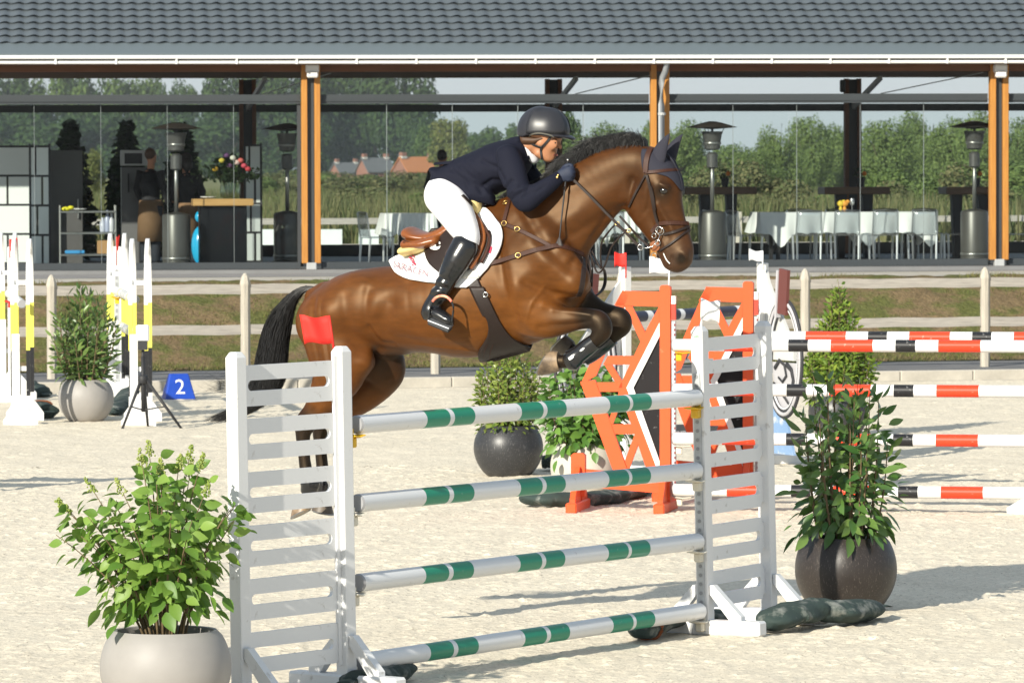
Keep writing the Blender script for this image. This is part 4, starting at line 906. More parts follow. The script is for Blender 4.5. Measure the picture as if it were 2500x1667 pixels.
# ---- orange oxer behind
E2L,E2R=at(1626,1250,40.0),None
P2=Vector((at(1626,1250,40).x,40.0,0)); e2=Vector((2.85,-.55,0)).normalized(); n2=Vector((-e2.y,e2.x,0))
def orange_wing(P0,dpx,label,cups):
    """frame members given in photo columns/rows of the near wing, laid into the plane of the wing"""
    w_=root("jump_wing",P0,label,"jump wing","orange wings of the red and white oxer")
    def pp(vx,vy,off=0):
        p=on_plane(vx*V,vy*V,P2+n2*off,n2); return p-P2
    def seg(name,a,b_,wpx,mat=m_orange,th=.045,off=0):
        A_,B_=pp(*a,off),pp(*b_,off); q=B(); q.bar(A_,B_,th,wpx*V/300,up=e2.cross(n2) if abs((B_-A_).normalized().z)<.95 else e2,bev=.004); o=q.build(name,mat,w_); return o
    def polyp(name,pts,mat,th,off=0):
        P=[pp(x,y) for x,y in pts]; q=B(); q.prism([(p.dot(e2),p.z) for p in P],n2*off,e2,UP,th); return q.build(name,mat,w_)
    polyp("post",[(1517,1172),(1541,1172),(1541,659),(1536,655),(1521,655),(1517,659)],m_orange,.075)
    polyp("top_rail",[(1430,668),(1517,670),(1517,704),(1412,701)],m_orange,.042)
    polyp("outer_brace",[(1430,667),(1445,676),(1370,862),(1334,884)],m_orange,.048,.003)
    polyp("outer_brace",[(1334,876),(1368,872),(1449,1098),(1416,1098)],m_orange,.048,-.003)
    polyp("inner_brace",[(1516,702),(1516,745),(1446,890),(1422,890),(1488,752)],m_orange,.044,.002)
    polyp("inner_brace",[(1422,890),(1446,890),(1516,1092),(1516,1118),(1500,1118)],m_orange,.044,-.002)
    polyp("white_chevron",[(1516,740),(1516,772),(1456,890),(1516,1058),(1516,1092),(1440,890)],m_white,.028,-.012)
    polyp("black_panel",[(1516,772),(1516,1058),(1456,890)],M("black_board",(.012,.010,.011),rough=.6,spec=.2,col2=(.5,.5,.5),vs=40,sharp=.28),.016,.0)
    polyp("cross_bar",[(1397,817),(1463,817),(1453,837),(1386,837)],m_orange,.040,.001)
    polyp("cross_bar",[(1362,878),(1430,878),(1430,899),(1362,899)],m_orange,.040,.0)
    polyp("cross_bar",[(1402,974),(1452,974),(1459,996),(1411,996)],m_orange,.040,-.001)
    polyp("diagonal",[(1434,702),(1452,702),(1488,775),(1478,797)],m_orange,.038,.004)
    polyp("diagonal",[(1388,836),(1404,834),(1436,885),(1424,893)],m_orange,.038,.004)
    polyp("diagonal",[(1424,896),(1437,898),(1408,974),(1396,974)],m_orange,.038,-.004)
    polyp("diagonal",[(1459,996),(1474,1000),(1441,1088),(1424,1088)],m_orange,.038,.004)
    polyp("bottom_rail",[(1344,1077),(1516,1092),(1516,1132),(1344,1117)],m_orange,.044,.001)
    polyp("outer_post",[(1313,1140),(1345,1140),(1345,1045),(1340,1040),(1319,1040),(1313,1045)],m_orange,.075)
    for (vx,vy) in ((1529,1172),(1329,1140)):
        p=pp(vx,vy); q=B(); q.bar(Vector((p.x,p.y,.04))-n2*.36,Vector((p.x,p.y,.04))+n2*.36,.09,.085,bev=.01); q.build("foot",m_orange,w_)
        for s in (-1,1): q=B(); q.prism([(0,0),(.25,0),(.25,.03),(.03,.28),(0,.28)],Vector((p.x,p.y,.08))+n2*(.036*s),n2*s,UP,.045); q.build("brace",m_orange,w_)
    p=pp(1548,900)
    q=B(); q.bar(Vector((p.x,p.y,.12)),Vector((p.x,p.y,1.55)),.05,.03,up=e2); tr=q.build("cup_track",m_galv,w_)
    for k in range(34): q=B(); q.box((p.x+.006,p.y-.027,.2+k*.04),(.012,.004,.018)); q.build("keyhole",M("track_red",(.20,.03,.03),rough=.6),tr)
    q=B(); q.bar(Vector((p.x,p.y-.004,1.56)),Vector((p.x,p.y-.004,1.69)),.054,.034,up=e2); q.build("red_sleeve",M("red_tape",(.62,.04,.015),rough=.5),w_)
    q=B(); q.bar(Vector((p.x,p.y-.004,1.69)),Vector((p.x,p.y-.004,1.755)),.054,.034,up=e2); q.build("white_sleeve",m_white,w_)
    for i,z in enumerate(cups):
        q=B(); q.tube([(p.x+.01,p.y-.03,z-.06),(p.x+.07,p.y-.035,z-.067),(p.x+.14,p.y-.045,z-.06)],[(.05,.008),(.055,.008),(.04,.007)],10,up=(0,0,1)); q.box((p.x+.04,p.y-.03,z-.10),(.05,.05,.06),None,.008); q.build("pole_cup",m_yel if i==0 else m_cream,w_)
    return w_
pz=[at(1552*V,y*V,40).z for y in (792,894,1006,1124)]
orange_wing(P2,0,"orange lattice wing with black panel standing by the pale pot",pz)
P2b=P2+Vector((.735,1.25,0))
orange_wing(P2b,0,"orange lattice wing seen behind the white slats of the front jump",[pz[0]+.04])
rw=[(.62,1.0)]
def rbands(L,off,end=2.53):
    out=[]; s=off; seq=[(.185,None),(.16,m_blk),(.185,None),(.34,m_red)]
    i=0
    while s<L-.1:
        for ln,mm in seq:
            if mm is not None and s>0.3 and s+ln<min(end,L-.02): out.append((s/L,(s+ln)/L,mm))
            s+=ln
    return out
for i,z in enumerate(pz):
    A_=P2+e2*.07+Vector((0,0,z))-n2*.03; B_=A_+e2*3.15
    pole("jump_pole",A_,B_,.05,rbands(3.15,-.11+(0,-.015,-.02,.02)[i]),"red, white and black pole, %s at the front of the oxer"%ords[i],"front poles of the oxer")
for i,z in enumerate((pz[0]+.04,)):
    A_=P2b+e2*.07+Vector((0,0,z-.02))-n2*.03; pole("jump_pole",A_,A_+e2*3.15,.05,rbands(3.15,-.11),"red, white and black pole carried alone at the back of the oxer","back pole of the oxer")
# wing at the far end of the oxer (only its foot reaches into the picture)
PE=P2+e2*3.28; we=root("jump_wing",PE,"white jump wing holding the right hand ends of the oxer poles","jump wing")
q=B(); q.box((0,0,.92),(.08,.08,1.84),None,.006); q.build("post",m_wpaint,we)
q=B(); q.prism([(-.5,0),(.3,0),(.3,.08),(.04,.34),(-.04,.34),(-.5,.06)],(0,0,.0),e2,UP,.09); q.build("foot",m_wpaint,we)
q=B(); q.bar(e2*.0+n2*-.35+UP*.045,n2*.35+UP*.045,.10,.088,bev=.01); q.build("cross_foot",m_wpaint,we)
flag(at(1633,700,40),at(1634,628,40),((-.16,.0,-.01),.13),m_whitecloth,m_whitecloth,"white flag on the orange wing under the horse's muzzle")
# ---- white emblem wings behind, navy pole, lettered planks
m_maroon=M("maroon_board",(.13,.035,.028),rough=.5); m_badge=M("badge_grey",(.45,.44,.46),rough=.4); m_cloud=M("sky_blue_clouds",(.55,.58,.60),rough=.5,col2=(.20,.32,.52),vs=6,sharp=.62)
m_serif=M("black_print",(.03,.03,.035),rough=.6)
def emblem_wing(vx,d,sgn,yw,label):
    P=at(vx*V,900,d); P.z=0; c=empty("jump_wing",P,yw,label,"jump wing","white emblem wings")
    q=B(); q.box((0,0,.95),(.085,.085,1.90),None,.006); q.build("post",m_white,c)
    q=B(); q.box((0,0,.05),(.10,.8,.10),None,.01); q.build("foot",m_white,c)
    q=B(); q.prism([(0.03,1.86),(.10*sgn+.0,1.72),(.62*sgn,1.12),(.62*sgn,1.0),(.03,1.0)],(0,.02,0),(1,0,0),UP,.03); q.build("triangle_board",M("wing_light_grey",(.55,.55,.54),rough=.5),c)
    # oval badge: ring of three stripes
    cx,cz=.50*sgn,1.02
    for k,(r0,mm) in enumerate(((.0,m_serif),(.028,m_badge),(.056,m_serif),(.078,M("badge_silver",(.6,.6,.62),rough=.35)))):
        pts=[(cx+(.36-r0)*math.cos(t),-.03-.004*(k%2),cz+(.55-r0)*math.sin(t)) for t in [2*math.pi*i/40 for i in range(41)]]
        q=B(); q.tube(pts,(.016,.022)[k%2] if k<3 else .010,6,cap=False,up=(0,1,0)); q.build("badge_ring",mm,c,smooth=True)
    q=B(); q.prism([(cx+.28*math.cos(t),cz-.04+.46*math.sin(t)) for t in [math.pi+math.pi*i/16 for i in range(17)]],(0,.0,0),(1,0,0),UP,.02); q.build("badge_field",m_badge,c)
    for (pts,r) in (([(-.22,-.10),(-.12,-.02),(-.02,-.06),(.02,-.16),(-.06,-.22),(-.14,-.18)],.022),([(.02,-.05),(.12,-.10),(.16,-.2),(.12,-.32),(.18,-.36)],.03),([(-.24,-.24),(-.05,-.34),(.1,-.44)],.02),([(-.1,-.28),(.02,-.27),(.06,-.33)],.016)):
        q=B(); q.tube([(cx+x,-.022,cz+z) for x,z in pts],[(r*(1-.5*i/len(pts)),.006) for i in range(len(pts))],6,up=(0,1,0)); q.build("badge_swirl",m_serif,c,smooth=True)
    q=B(); q.box((cx+.03,-.05,cz+.62),(.17,.03,.42),Matrix.Rotation(.10,3,'Y')); tp=q.build("maroon_tablet",m_maroon,c)
    q=B(); q.box((cx-.075,-.052,cz+.60),(.035,.05,.44),Matrix.Rotation(.10,3,'Y')); q.build("tablet_edge",m_badge,tp)
    q=B(); q.prism([(.04,.12),(.04,.72),(.2*sgn,.66),(.46*sgn,.40),(.60*sgn,.12)],(0,.03,0),(1,0,0),UP,.025); q.build("cloud_board",m_cloud,c)
    return c
emblem_wing(1436,44.6,-1,math.radians(40),"white post wing with an oval badge behind the horse's knees")
emblem_wing(1752,46.2,1,math.radians(-66),"white post wing with an oval horse badge beside the conifer shrub")
flag(at(1528,668,44.5),at(1528,617,44.5),((-.105,.0,-.01),.125),m_redcloth,m_redcloth,"red flag on the white post wing behind the horse's chest",.5)
flag(at(1862,648,46.1),at(1862,612,46.1),((-.13,0,0),.10),m_whitecloth,m_whitecloth,"small white flag on the badge wing near the conifer shrub",.6)
A_=at(1450*V,728*V,44.5); B_=at(1735*V,712*V,46.0)
pole("jump_pole",A_,B_,.05,[(.0,.10,m_navy),(.145,.36,m_navy),(.395,.82,m_navy)],"navy pole with white bands between the badge wings","badge jump poles")
A_=at(1545*V,814*V,44.9); B_=at(1748*V,808*V,45.9)
pk=root("lettered_plank",(A_+B_)/2,"light grey jump plank with black serif lettering between the badge wings","jump plank"); dd=(B_-A_); q=B(); q.bar(-dd/2,dd/2,.03,.16,bev=.004); q.build("board",M("plank_grey",(.52,.51,.48),rough=.6),pk)
yw=math.atan2(dd.y,dd.x); nv=Vector((math.sin(yw),-math.cos(yw),0))*.017
for tx,u in (("erv",-.42),("ern",.42)): textmesh(tx,.17,m_serif,pk,dd*u+nv,(math.pi/2,0,yw))
A_=at(1545*V,995*V,44.9); B_=at(1748*V,989*V,45.9)
pk=root("lettered_plank",(A_+B_)/2,"dark grey jump plank with pale lettering low between the badge wings","jump plank"); dd=(B_-A_); q=B(); q.bar(-dd/2,dd/2,.03,.16,bev=.004); q.build("board",M("plank_dark",(.09,.09,.095),rough=.6),pk)
textmesh("ervi",.15,m_badge,pk,dd*-.40+nv,(math.pi/2,0,yw))
# ---- ring winged jumps at the left, seen end on
m_wyel=M("yellow_paint",(.74,.69,.10),rough=.4)
def ring_wing(px,py,label,post,dx=0,flagc=None):
    P=gnd(px,py); c=empty("jump_wing",P,-math.atan2(P.x,P.y)-math.radians(2.8),label,"jump wing","white and yellow ring wings")
    H_=2.02; hw=.46
    def arch(x,z0,z1,th):
        pts=[]
        for i in range(33):
            a=math.pi*i/32; pts.append((x,-math.cos(a)*hw*(1),1.35+math.sin(a)*(H_-1.35)))
        return pts
    for sx in (-.085,.085):
        up=arch(sx,0,0,0); full=[(sx,-hw,.12)]+[(sx,-hw,.12+1.2*i/12) for i in range(1,13)]+up+[(sx,hw,1.32-1.2*i/12) for i in range(13)]
        seg={}
        last=[None,0]
        for i,p in enumerate(full[:-1]):
            q_=full[i+1]; z=(p[2]+q_[2])/2; key="white" if (z>1.32 or z<.30) else ("yellow" if z>.80 else "black")
            if key!=last[0]: last=[key,last[1]+1]
            key=key+str(last[1])
            seg.setdefault(key,B()).bar(p,q_,.032,.042,up=(1,0,0))
        for key,q in seg.items(): q.build("ring_%s_section"%key[:-1],{"white":m_wpaint,"yellow":m_wyel,"black":m_blk}[key[:-1]],c)
    for z in (1.56,.62): q=B(); q.box((0,-hw+.05*(z>1),z),(.20,.03,.05)); q.build("spacer",m_wpaint,c)
    q=B(); q.box((-.05,-hw-.02,.58),(.085,.05,.84)); q.build("front_post",m_wpaint,c)
    q=B(); q.prism([(-.19,0),(.19,0),(.19,.06),(.07,.19),(-.07,.19),(-.19,.06)],(0,-hw-.02,0),(1,0,0),UP,.06); q.build("foot",m_wpaint,c)
    q=B(); q.prism([(-.21,0),(.21,0),(.21,.09),(.10,.24),(-.10,.24),(-.21,.09)],(0,hw+.02,0),(1,0,0),UP,.06); q.build("foot",m_wpaint,c)
    if post:
        q=B(); q.box((post,-hw-.05,.98),(.10,.06,1.75),None,.006); ps=q.build("cup_post",m_wpaint,c)
        q=B(); q.box((post,-hw-.083,.85),(.05,.008,1.4)); tr=q.build("cup_track",m_galv,ps)
        for k in range(16): q=B(); q.box((post,-hw-.088,.22+k*.082),(.02,.004,.04)); q.build("keyhole",m_hole,tr)
    return c
wA=ring_wing(344,1034,"yellow and white ring wing next to the black tripod",0); wB=ring_wing(289,985,"ring wing with cup post behind the light round pot",.0)
q=B()
pB=gnd(289,985); pA=gnd(344,1034)
def cpost(P,px,label):
    c=root("cup_stand",P,label,"jump stand"); q=B(); q.box((0,0,.93),(.11,.07,1.86),None,.006); q.build("post",m_wpaint,c)
    q=B(); q.box((.0,-.038,.85),(.055,.008,1.45)); tr=q.build("cup_track",m_galv,c)
    for k in range(18): q=B(); q.box((0,-.043,.2+k*.08),(.024,.004,.045)); q.build("keyhole",m_hole,tr)
    q=B(); q.prism([(-.28,0),(.28,0),(.28,.08),(.06,.34),(-.06,.34),(-.28,.08)],(0,.06,0),(1,0,0),UP,.05); q.build("foot",m_wpaint,c)
    return c
cpost(gnd(287,975),287,"white slotted stand with a red topped flag behind the round pot"); cpost(gnd(32,975),32,"white slotted stand with a red flag at the picture edge")
wC=ring_wing(56,1032,"ring wing with a dark sandbag on its foot at the picture edge",0); wD=ring_wing(22,978,"ring wing half out of sight behind the slotted stand",0)
flag(at(24,622,58.5),at(24,584,58.5),((.09,0,.0),.14),m_redcloth,m_redcloth,"small red flag on the slotted stand at the picture edge",.5)
flag(at(285,640,58.5),at(285,578,58.5),((.03,.05,.0),.16),m_redcloth,m_redcloth,"small folded red flag on the stand behind the round pot",.5)
m_pw=M("pale_pole_white",(.72,.72,.68),rough=.4)
for i,(x0,y0,x1,y1,bl,lb) in enumerate(((283,709,330,732,1,"upper short-looking white pole with fine yellow rings by the ring wing"),(285,790,330,815,1,"lower short-looking white pole with fine yellow rings by the ring wing"),(22,717,54,742,0,"white pole running away to the stand at the picture edge"))):
    A_=at(x0,y0,58.2); B_=at(x1,y1,54.6)
    bands=[(.30,.33,m_wyel),(.45,.49,m_grey),(.53,.57,m_grey),(.61,.65,m_grey),(.75,.78,m_wyel)] if bl else []
    pole("jump_pole",A_,B_,.05,bands,lb,"poles of the ring winged jumps",m_pw)
for px,py,d,lb,mm in ((286,725,58.3,"yellow cup under the upper ringed pole",m_yel),(25,735,58.3,"red cup under the pole at the picture edge",m_redcloth)):
    q=B(); q.tube([(-.05,0,.0),(0,-.02,-.015),(.07,-.02,0)],[(.05,.012)]*3,8); q.box((0,0,-.05),(.05,.05,.06)); o=q.build("pole_cup",mm,None,loc=at(px,py,d)); tag(o,lb,"pole cup")
# tripod with timing sensor
P=gnd(350,1046); t=root("tripod",P,"black tripod with a white sensor beside the ring wing","tripod")
q=B(); q.tube([(0,0,.18),(0,0,.78)],.022,10); q.tube([(0,0,.55),(0,0,.98)],.016,10); q.build("column",m_black,t,smooth=True)
q=B(); q.lathe([(.04,.48),(.055,.5),(.055,.56),(.04,.58)],n=12); q.build("leg_collar",m_black,t,smooth=True)
for k,(x,y) in enumerate(((-.22,-.12),(.42,-.10),(.02,.40))):
    q=B(); q.tube([(x*.08,y*.08,.53),(x,y,.0)],[.02,.014],8); q.build("leg",m_black,t,smooth=True); q=B(); q.tube([(0,0,.2),(x*.55,y*.55,.24)],.009,6); q.build("strut",m_black,t)
q=B(); q.box((0,0,1.03),(.14,.10,.18),None,.015); q.build("sensor",m_white,t); q=B(); q.box((0,-.02,.90),(.10,.08,.10)); q.build("sensor_mount",m_black,t)
# number block
P=gnd(436,974); nb=empty("number_block",P,math.radians(14),"blue trapezoid block with a white number 2","number marker")
q=B(); a,b2,h=.19,.115,.31
q.add([(-a,-.15,0),(a,-.15,0),(a,.15,0),(-a,.15,0),(-b2,-.06,h),(b2,-.06,h),(b2,.06,h),(-b2,.06,h)],[(0,1,5,4),(1,2,6,5),(2,3,7,6),(3,0,4,7),(4,5,6,7),(3,2,1,0)]); o=q.build("block",M("royal_blue_plastic",(.01,.06,.42),rough=.4,var=.15),nb); bv=o.modifiers.new("b",'BEVEL'); bv.width=.012
textmesh("2",.26,m_white,nb,(0,-.1085,.145),(math.pi/2-math.atan2(.09,h),0,0),"numeral",.002)
# ---- sandbags: slumped dark green sausages
m_bag=M("dark_green_sandbag",(.022,.040,.035),rough=.7,col2=(.30,.31,.28),vs=7,sharp=.40,bump=.003,bs=120)
m_bag=M("sandbag_cloth",(.026,.044,.039),rough=.8,col2=(.20,.21,.19),vs=6,sharp=.40,bump=.007,bs=26)
def sandbag(pts,rad,label,strap=None,seed=0):
    P0=Vector(pts[0]); n_=54; N=24; q=B(); ctrl=[Vector(p)-P0 for p in pts]; rr=[]; path=[]
    for i in range(n_+1):
        u=i/n_*(len(ctrl)-1); k=min(int(u),len(ctrl)-2); f=u-k; s=f*f*(3-2*f); path.append(ctrl[k]*(1-s)+ctrl[k+1]*s)
    vv=[];ff=[]; rs_=np.random.default_rng(seed); ph=rs_.uniform(0,6,6)
    for i,p in enumerate(path):
        d=(path[min(i+1,n_)]-path[max(i-1,0)]).normalized(); side=d.cross(UP).normalized(); up=side.cross(d); u=i/n_; e=min(1,.30+7*min(u,1-u)) if min(u,1-u)<.1 else 1
        fl_=.55 if (i==0 or i==n_) else 1
        for k in range(N):
            a=2*math.pi*k/N; r=rad*e*(1+.06*math.sin(u*13+ph[0]+a)+.05*math.sin(u*29+3*a+ph[1])+.05*math.sin(5*a+ph[2]+u*9)+.03*math.sin(u*60+a*2+ph[3]))
            o=side*(math.cos(a)*r*1.30)+up*(math.sin(a)*r*.70*fl_); 
            if (p+P0+o).z<.004: o.z+= .004-(p+P0+o).z
            vv.append(p+o)
    for i in range(n_):
        for k in range(N): ff.append((i*N+k,i*N+(k+1)%N,(i+1)*N+(k+1)%N,(i+1)*N+k))
    ff+=[tuple(range(N))[::-1],tuple(n_*N+k for k in range(N))]
    q.add(vv,ff); c=root("sandbag",P0,label,"sandbag","dark sandbags weighing down the wings"); q.build("bag",m_bag,c,smooth=True)
    if strap is not None:
        i=int(strap*n_); ring=[Vector(vv[i*N+k]) for k in range(N)]; ctr=sum(ring,Vector())/N; q=B(); q.tube([ctr+(r-ctr)*1.03 for r in ring+[ring[0]]],[(.004,.018)]*(N+1),6,cap=False); q.build("strap",M("orange_strap",(.30,.09,.03),rough=.8),c)
    q=B(); e0=path[-1]; d=(path[-1]-path[-3]).normalized(); q.tube([e0,e0+d*.05+UP*.01,e0+d*.09],[(rad*.5,.008),(rad*.6,.006),(rad*.7,.005)],8); q.build("gathered_end",m_bag,c,smooth=True)
    return c
gz_=lambda px,py,z:(lambda g:Vector((g.x,g.y,z)))(gnd(px,py))
p1=gz_(1862,1530,.07); p2=gz_(1930,1540,.10); p3=Vector((Rout.x+.30,Rout.y-.27,.17))
sandbag([gz_(1866,1548,.07),gz_(1930,1540,.10),gz_(1985,1533,.115),gz_(2050,1530,.09),gz_(2140,1515,.085)],.10,"dark green sandbag draped over the wing foot before the laurel pot",None,1)
sandbag([gz_(1555,1568,.06),gz_(1590,1560,.07),gz_(1640,1545,.08),gz_(1700,1530,.07),gz_(1790,1528,.04)],.07,"sandbag lying under the wing end of the lowest green pole",.18,2)
sandbag([gz_(985,1660,.07),gz_(940,1672,.06),gz_(860,1690,.06)],.075,"sandbag at the foot of the wing by the light pot, mostly cut off",None,3)
sandbag([gz_(1275,1236,.07),gz_(1340,1240,.08),gz_(1430,1238,.06),gz_(1500,1228,.06),gz_(1590,1205,.06)],.085,"long dusty green sandbag lying across the orange wing's feet",None,4)
sandbag([gz_(72,1022,.09),gz_(95,1020,.10),gz_(115,1022,.08)],.12,"dark sandbag with orange strap on the ring wing at the picture edge",.55,5)
sandbag([gz_(62,965,.14),gz_(85,968,.10),gz_(108,970,.05)],.10,"black sandbag sloping off the far foot at the picture edge",None,6)
sandbag([gz_(318,990,.18),gz_(298,1008,.10),gz_(276,1016,.05)],.09,"black sandbag hanging behind the ring wing near the tripod",None,7)
sandbag([gz_(1322,1150,.09),gz_(1345,1150,.09),gz_(1375,1148,.07)],.085,"black sandbag between the dark pot and the pale pot",None,8)

# a further wing of the course stands left of the picture; its long shadow crosses the sand
PX=Vector((-6.05,41.2,0)); wx=root("jump_wing",PX,"white panelled wing standing left of the light pot, outside the picture","jump wing")
for x in (-.45,.45):
    q=B(); q.box((x,0,.92),(.08,.08,1.84),None,.006); q.build("post",m_wpaint,wx); q=B(); q.box((x,0,.045),(.10,.75,.09),None,.01); q.build("foot",m_wpaint,wx)
for z in (.45,.85,1.25,1.62): q=B(); q.box((0,0,z),(.82,.025,.26)); q.build("board",m_wpaint,wx)
# ================================================================== PLANTERS
def leaf_geo(L,W_,fold=.25,curl=.18,n=5):
    vv=[];ff=[]
    for i in range(n+1):
        u=i/n; w_=W_/2*math.sin(math.pi*min(1,u*.97+.015)**.8)*(1.0 if u<.999 else 0); z=-curl*L*u*u
        vv+=[(u*L,-w_,z+fold*w_),(u*L,0,z),(u*L,w_,z+fold*w_)]
    for i in range(n):
        a=i*3; ff+=[(a,a+3,a+4,a+1),(a+1,a+4,a+5,a+2)]
    return np.array(vv),np.array(ff)
def place_leaves(t,leaves,L,W_,mat,kmax=300,fold=.25,curl=.18):
    lv,lf=leaf_geo(L,W_,fold,curl); me=None; leaves.sort(key=lambda q:q[0].y)
    for (p,d,nr,s) in leaves[:kmax]:
        x=d.normalized(); z=(nr-x*nr.dot(x)).normalized(); y=z.cross(x)
        if me is None:
            q=B(); q.add(lv.tolist(),lf.tolist()); o=q.build("leaf",mat,t,smooth=True); me=o.data
        else: o=link("leaf",me,t)
        o.matrix_local=Matrix.Translation(p)@Matrix((x,y,z)).transposed().to_4x4()@Matrix.Scale(s,4)
    rest=leaves[kmax:]
    if rest:
        V_=[];F_=[];T_=[]
        for i,(p,d,nr,s) in enumerate(rest):
            x=d.normalized(); z=(nr-x*nr.dot(x)).normalized(); y=z.cross(x); R=np.array((x,y,z)).T
            V_.append((lv*s)@R.T+np.array(p)); F_.append(lf+i*len(lv)); T_+= [random.random()]*len(lf)
        o=crown("foliage",np.concatenate(V_),np.concatenate(F_),np.array(T_),mat,t); o.data.polygons.foreach_set("use_smooth",[True]*len(o.data.polygons)); o["kind"]="stuff"
def pot(P,D_,H_,mat,label,rim=.80):
    c=root("plant_pot",P,label,"plant pot","round planters"); R=D_/2
    prof=[(0,0),(R*.60,0),(R*.64,.01)]
    for i in range(1,15):
        u=i/15; zz=H_*u; a=(u-.56)/ (.56 if u<.56 else .44*1.02); r=R*(1-(.37 if u<.56 else 1-rim)*abs(a)**2.1); prof.append((r,zz))
    prof+=[(R*rim,H_-.008),(R*rim-.006,H_),(R*rim-.022,H_-.003),(R*rim-.03,H_-.05)]
    q=B(); q.lathe(prof,n=56); q.build("pot",mat,c,smooth=True,angle=50)
    q=B(); rr=R*rim-.03; vv=[(0,0,H_-.055)]+[(rr*math.cos(2*math.pi*k/24),rr*math.sin(2*math.pi*k/24),H_-.05) for k in range(24)]; q.add(vv,[(0,1+k,1+(k+1)%24) for k in range(24)]); q.build("soil",M("potting_soil",(.07,.05,.035),rough=.95,bump=.01,bs=40),c)
    return c
m_taupe=M("taupe_pot",(.34,.32,.30),rough=.5,spec=.35,col2=(.28,.265,.25),vs=2.5,bump=.0006,bs=200)
m_pale=M("pale_pot",(.56,.52,.455),rough=.6,var=.12,vs=3)
def darkpot(name,c1,c2):
    m=M(name,c2,rough=.40,spec=.5,col2=c1,vs=150,sharp=.64,bump=.0004,bs=150,stretch=(1,1,.25)); return m
m_dpot=darkpot("charcoal_pot",(.030,.030,.032),(.16,.155,.15)); m_bpot=darkpot("brown_black_pot",(.027,.021,.018),(.12,.10,.085))
m_stem=M("green_brown_stem",(.16,.11,.055),rough=.8,var=.3,vs=20)
def rv(s=1): return Vector((random.gauss(0,s),random.gauss(0,s),random.gauss(0,s)))
def shrub(name,P,z0,kind,H_,Wd,label,mat,L,W_,nst,per,seed,kmax,droop=.2,start=.2,asym=None,cat="shrub",fold=.25,curl=.18,wide=1.0,lift=(-.9,.3)):
    random.seed(seed); t=root(name,P+Vector((0,0,z0)),label,cat,"potted shrubs"); leaves=[]; tips=[]
    for i in range(nst):
        a=2*math.pi*(i*.381966)+random.uniform(-.3,.3); u=math.sqrt((i+.5)/nst) if kind!="cone" else ((i+.5)/nst)**.8
        if kind=="vase": h=H_*(1-.36*u*u)*random.uniform(.72,1.03); r=Wd/2*u*random.uniform(.70,1.08)
        elif kind=="oval": h=H_*(1-.42*u**2.6)*random.uniform(.80,1.03); r=Wd/2*u*random.uniform(.7,1.0)
        elif kind=="cone": h=H_*(1-.80*u)*random.uniform(.9,1.02)+.12; r=Wd/2*u*.8
        tip=Vector((math.cos(a)*r,math.sin(a)*r*.8,h))
        if asym: tip=asym(tip,i)
        b0=Vector((math.cos(a)*.10*u,math.sin(a)*.10*u,-.04)) if kind=="vase" else Vector((math.cos(a)*.17*u,math.sin(a)*.17*u,-.04)); mid=(Vector((tip.x*.38,tip.y*.38,tip.z*.55)) if kind=="vase" else Vector((tip.x*.95,tip.y*.95,tip.z*.42)))+Vector((random.gauss(0,.015),random.gauss(0,.015),0))
        pts=[b0*(1-s)**2+mid*2*s*(1-s)+tip*s*s for s in [k/7 for k in range(8)]]
        q=B(); q.tube(pts,[.0075*(1-.75*k/7)*(H_/.9) for k in range(8)],6); q.build("stem",m_stem,t,smooth=True); tips.append(pts)
        for k in range(per):
            s=start+(1-start)*(k+.5)/per; p=b0*(1-s)**2+mid*2*s*(1-s)+tip*s*s; sd=(tip-b0).normalized(); az=k*2.4+i
            side=Vector((math.cos(az),math.sin(az),0)); side=(side-sd*side.dot(sd)).normalized(); out=Vector((p.x,p.y,0)); out=out.normalized() if out.length>.02 else side
            d=side*.8+out*.25+Vector((0,0,lift[0]+(lift[1]-lift[0])*s))+rv(.22); nr=out*1.0+Vector((0,0,.45))+rv(.35)
            # petiole offset keeps leaves off the stem and fills the volume
            pp=p+side*random.uniform(.0,.13 if kind!="cone" else .16)*wide*(.35+.9*(1-s))
            leaves.append((pp,d,nr,random.choice((.5,.7,.85,1,1.1,1.2))*random.uniform(.85,1.1)*(1-.25*s)))
    place_leaves(t,leaves,L,W_,mat,kmax,fold,curl); return t,tips
lm_hyd=leafmat("hydrangea_leaf",(.10,.215,.030),(.24,.37,.07),.45,.4,.35); lm_lau=leafmat("laurel_leaf",(.045,.125,.026),(.15,.24,.055),.28,.55,.22)
lm_ole=leafmat("upright_laurel_leaf",(.06,.13,.03),(.17,.25,.06),.35,.5,.25); lm_pho=leafmat("privet_leaf",(.09,.16,.025),(.28,.34,.06),.35,.5,.3)
lm_con=leafmat("conifer_spray",(.08,.16,.02),(.26,.34,.045),.55,.3,.3)
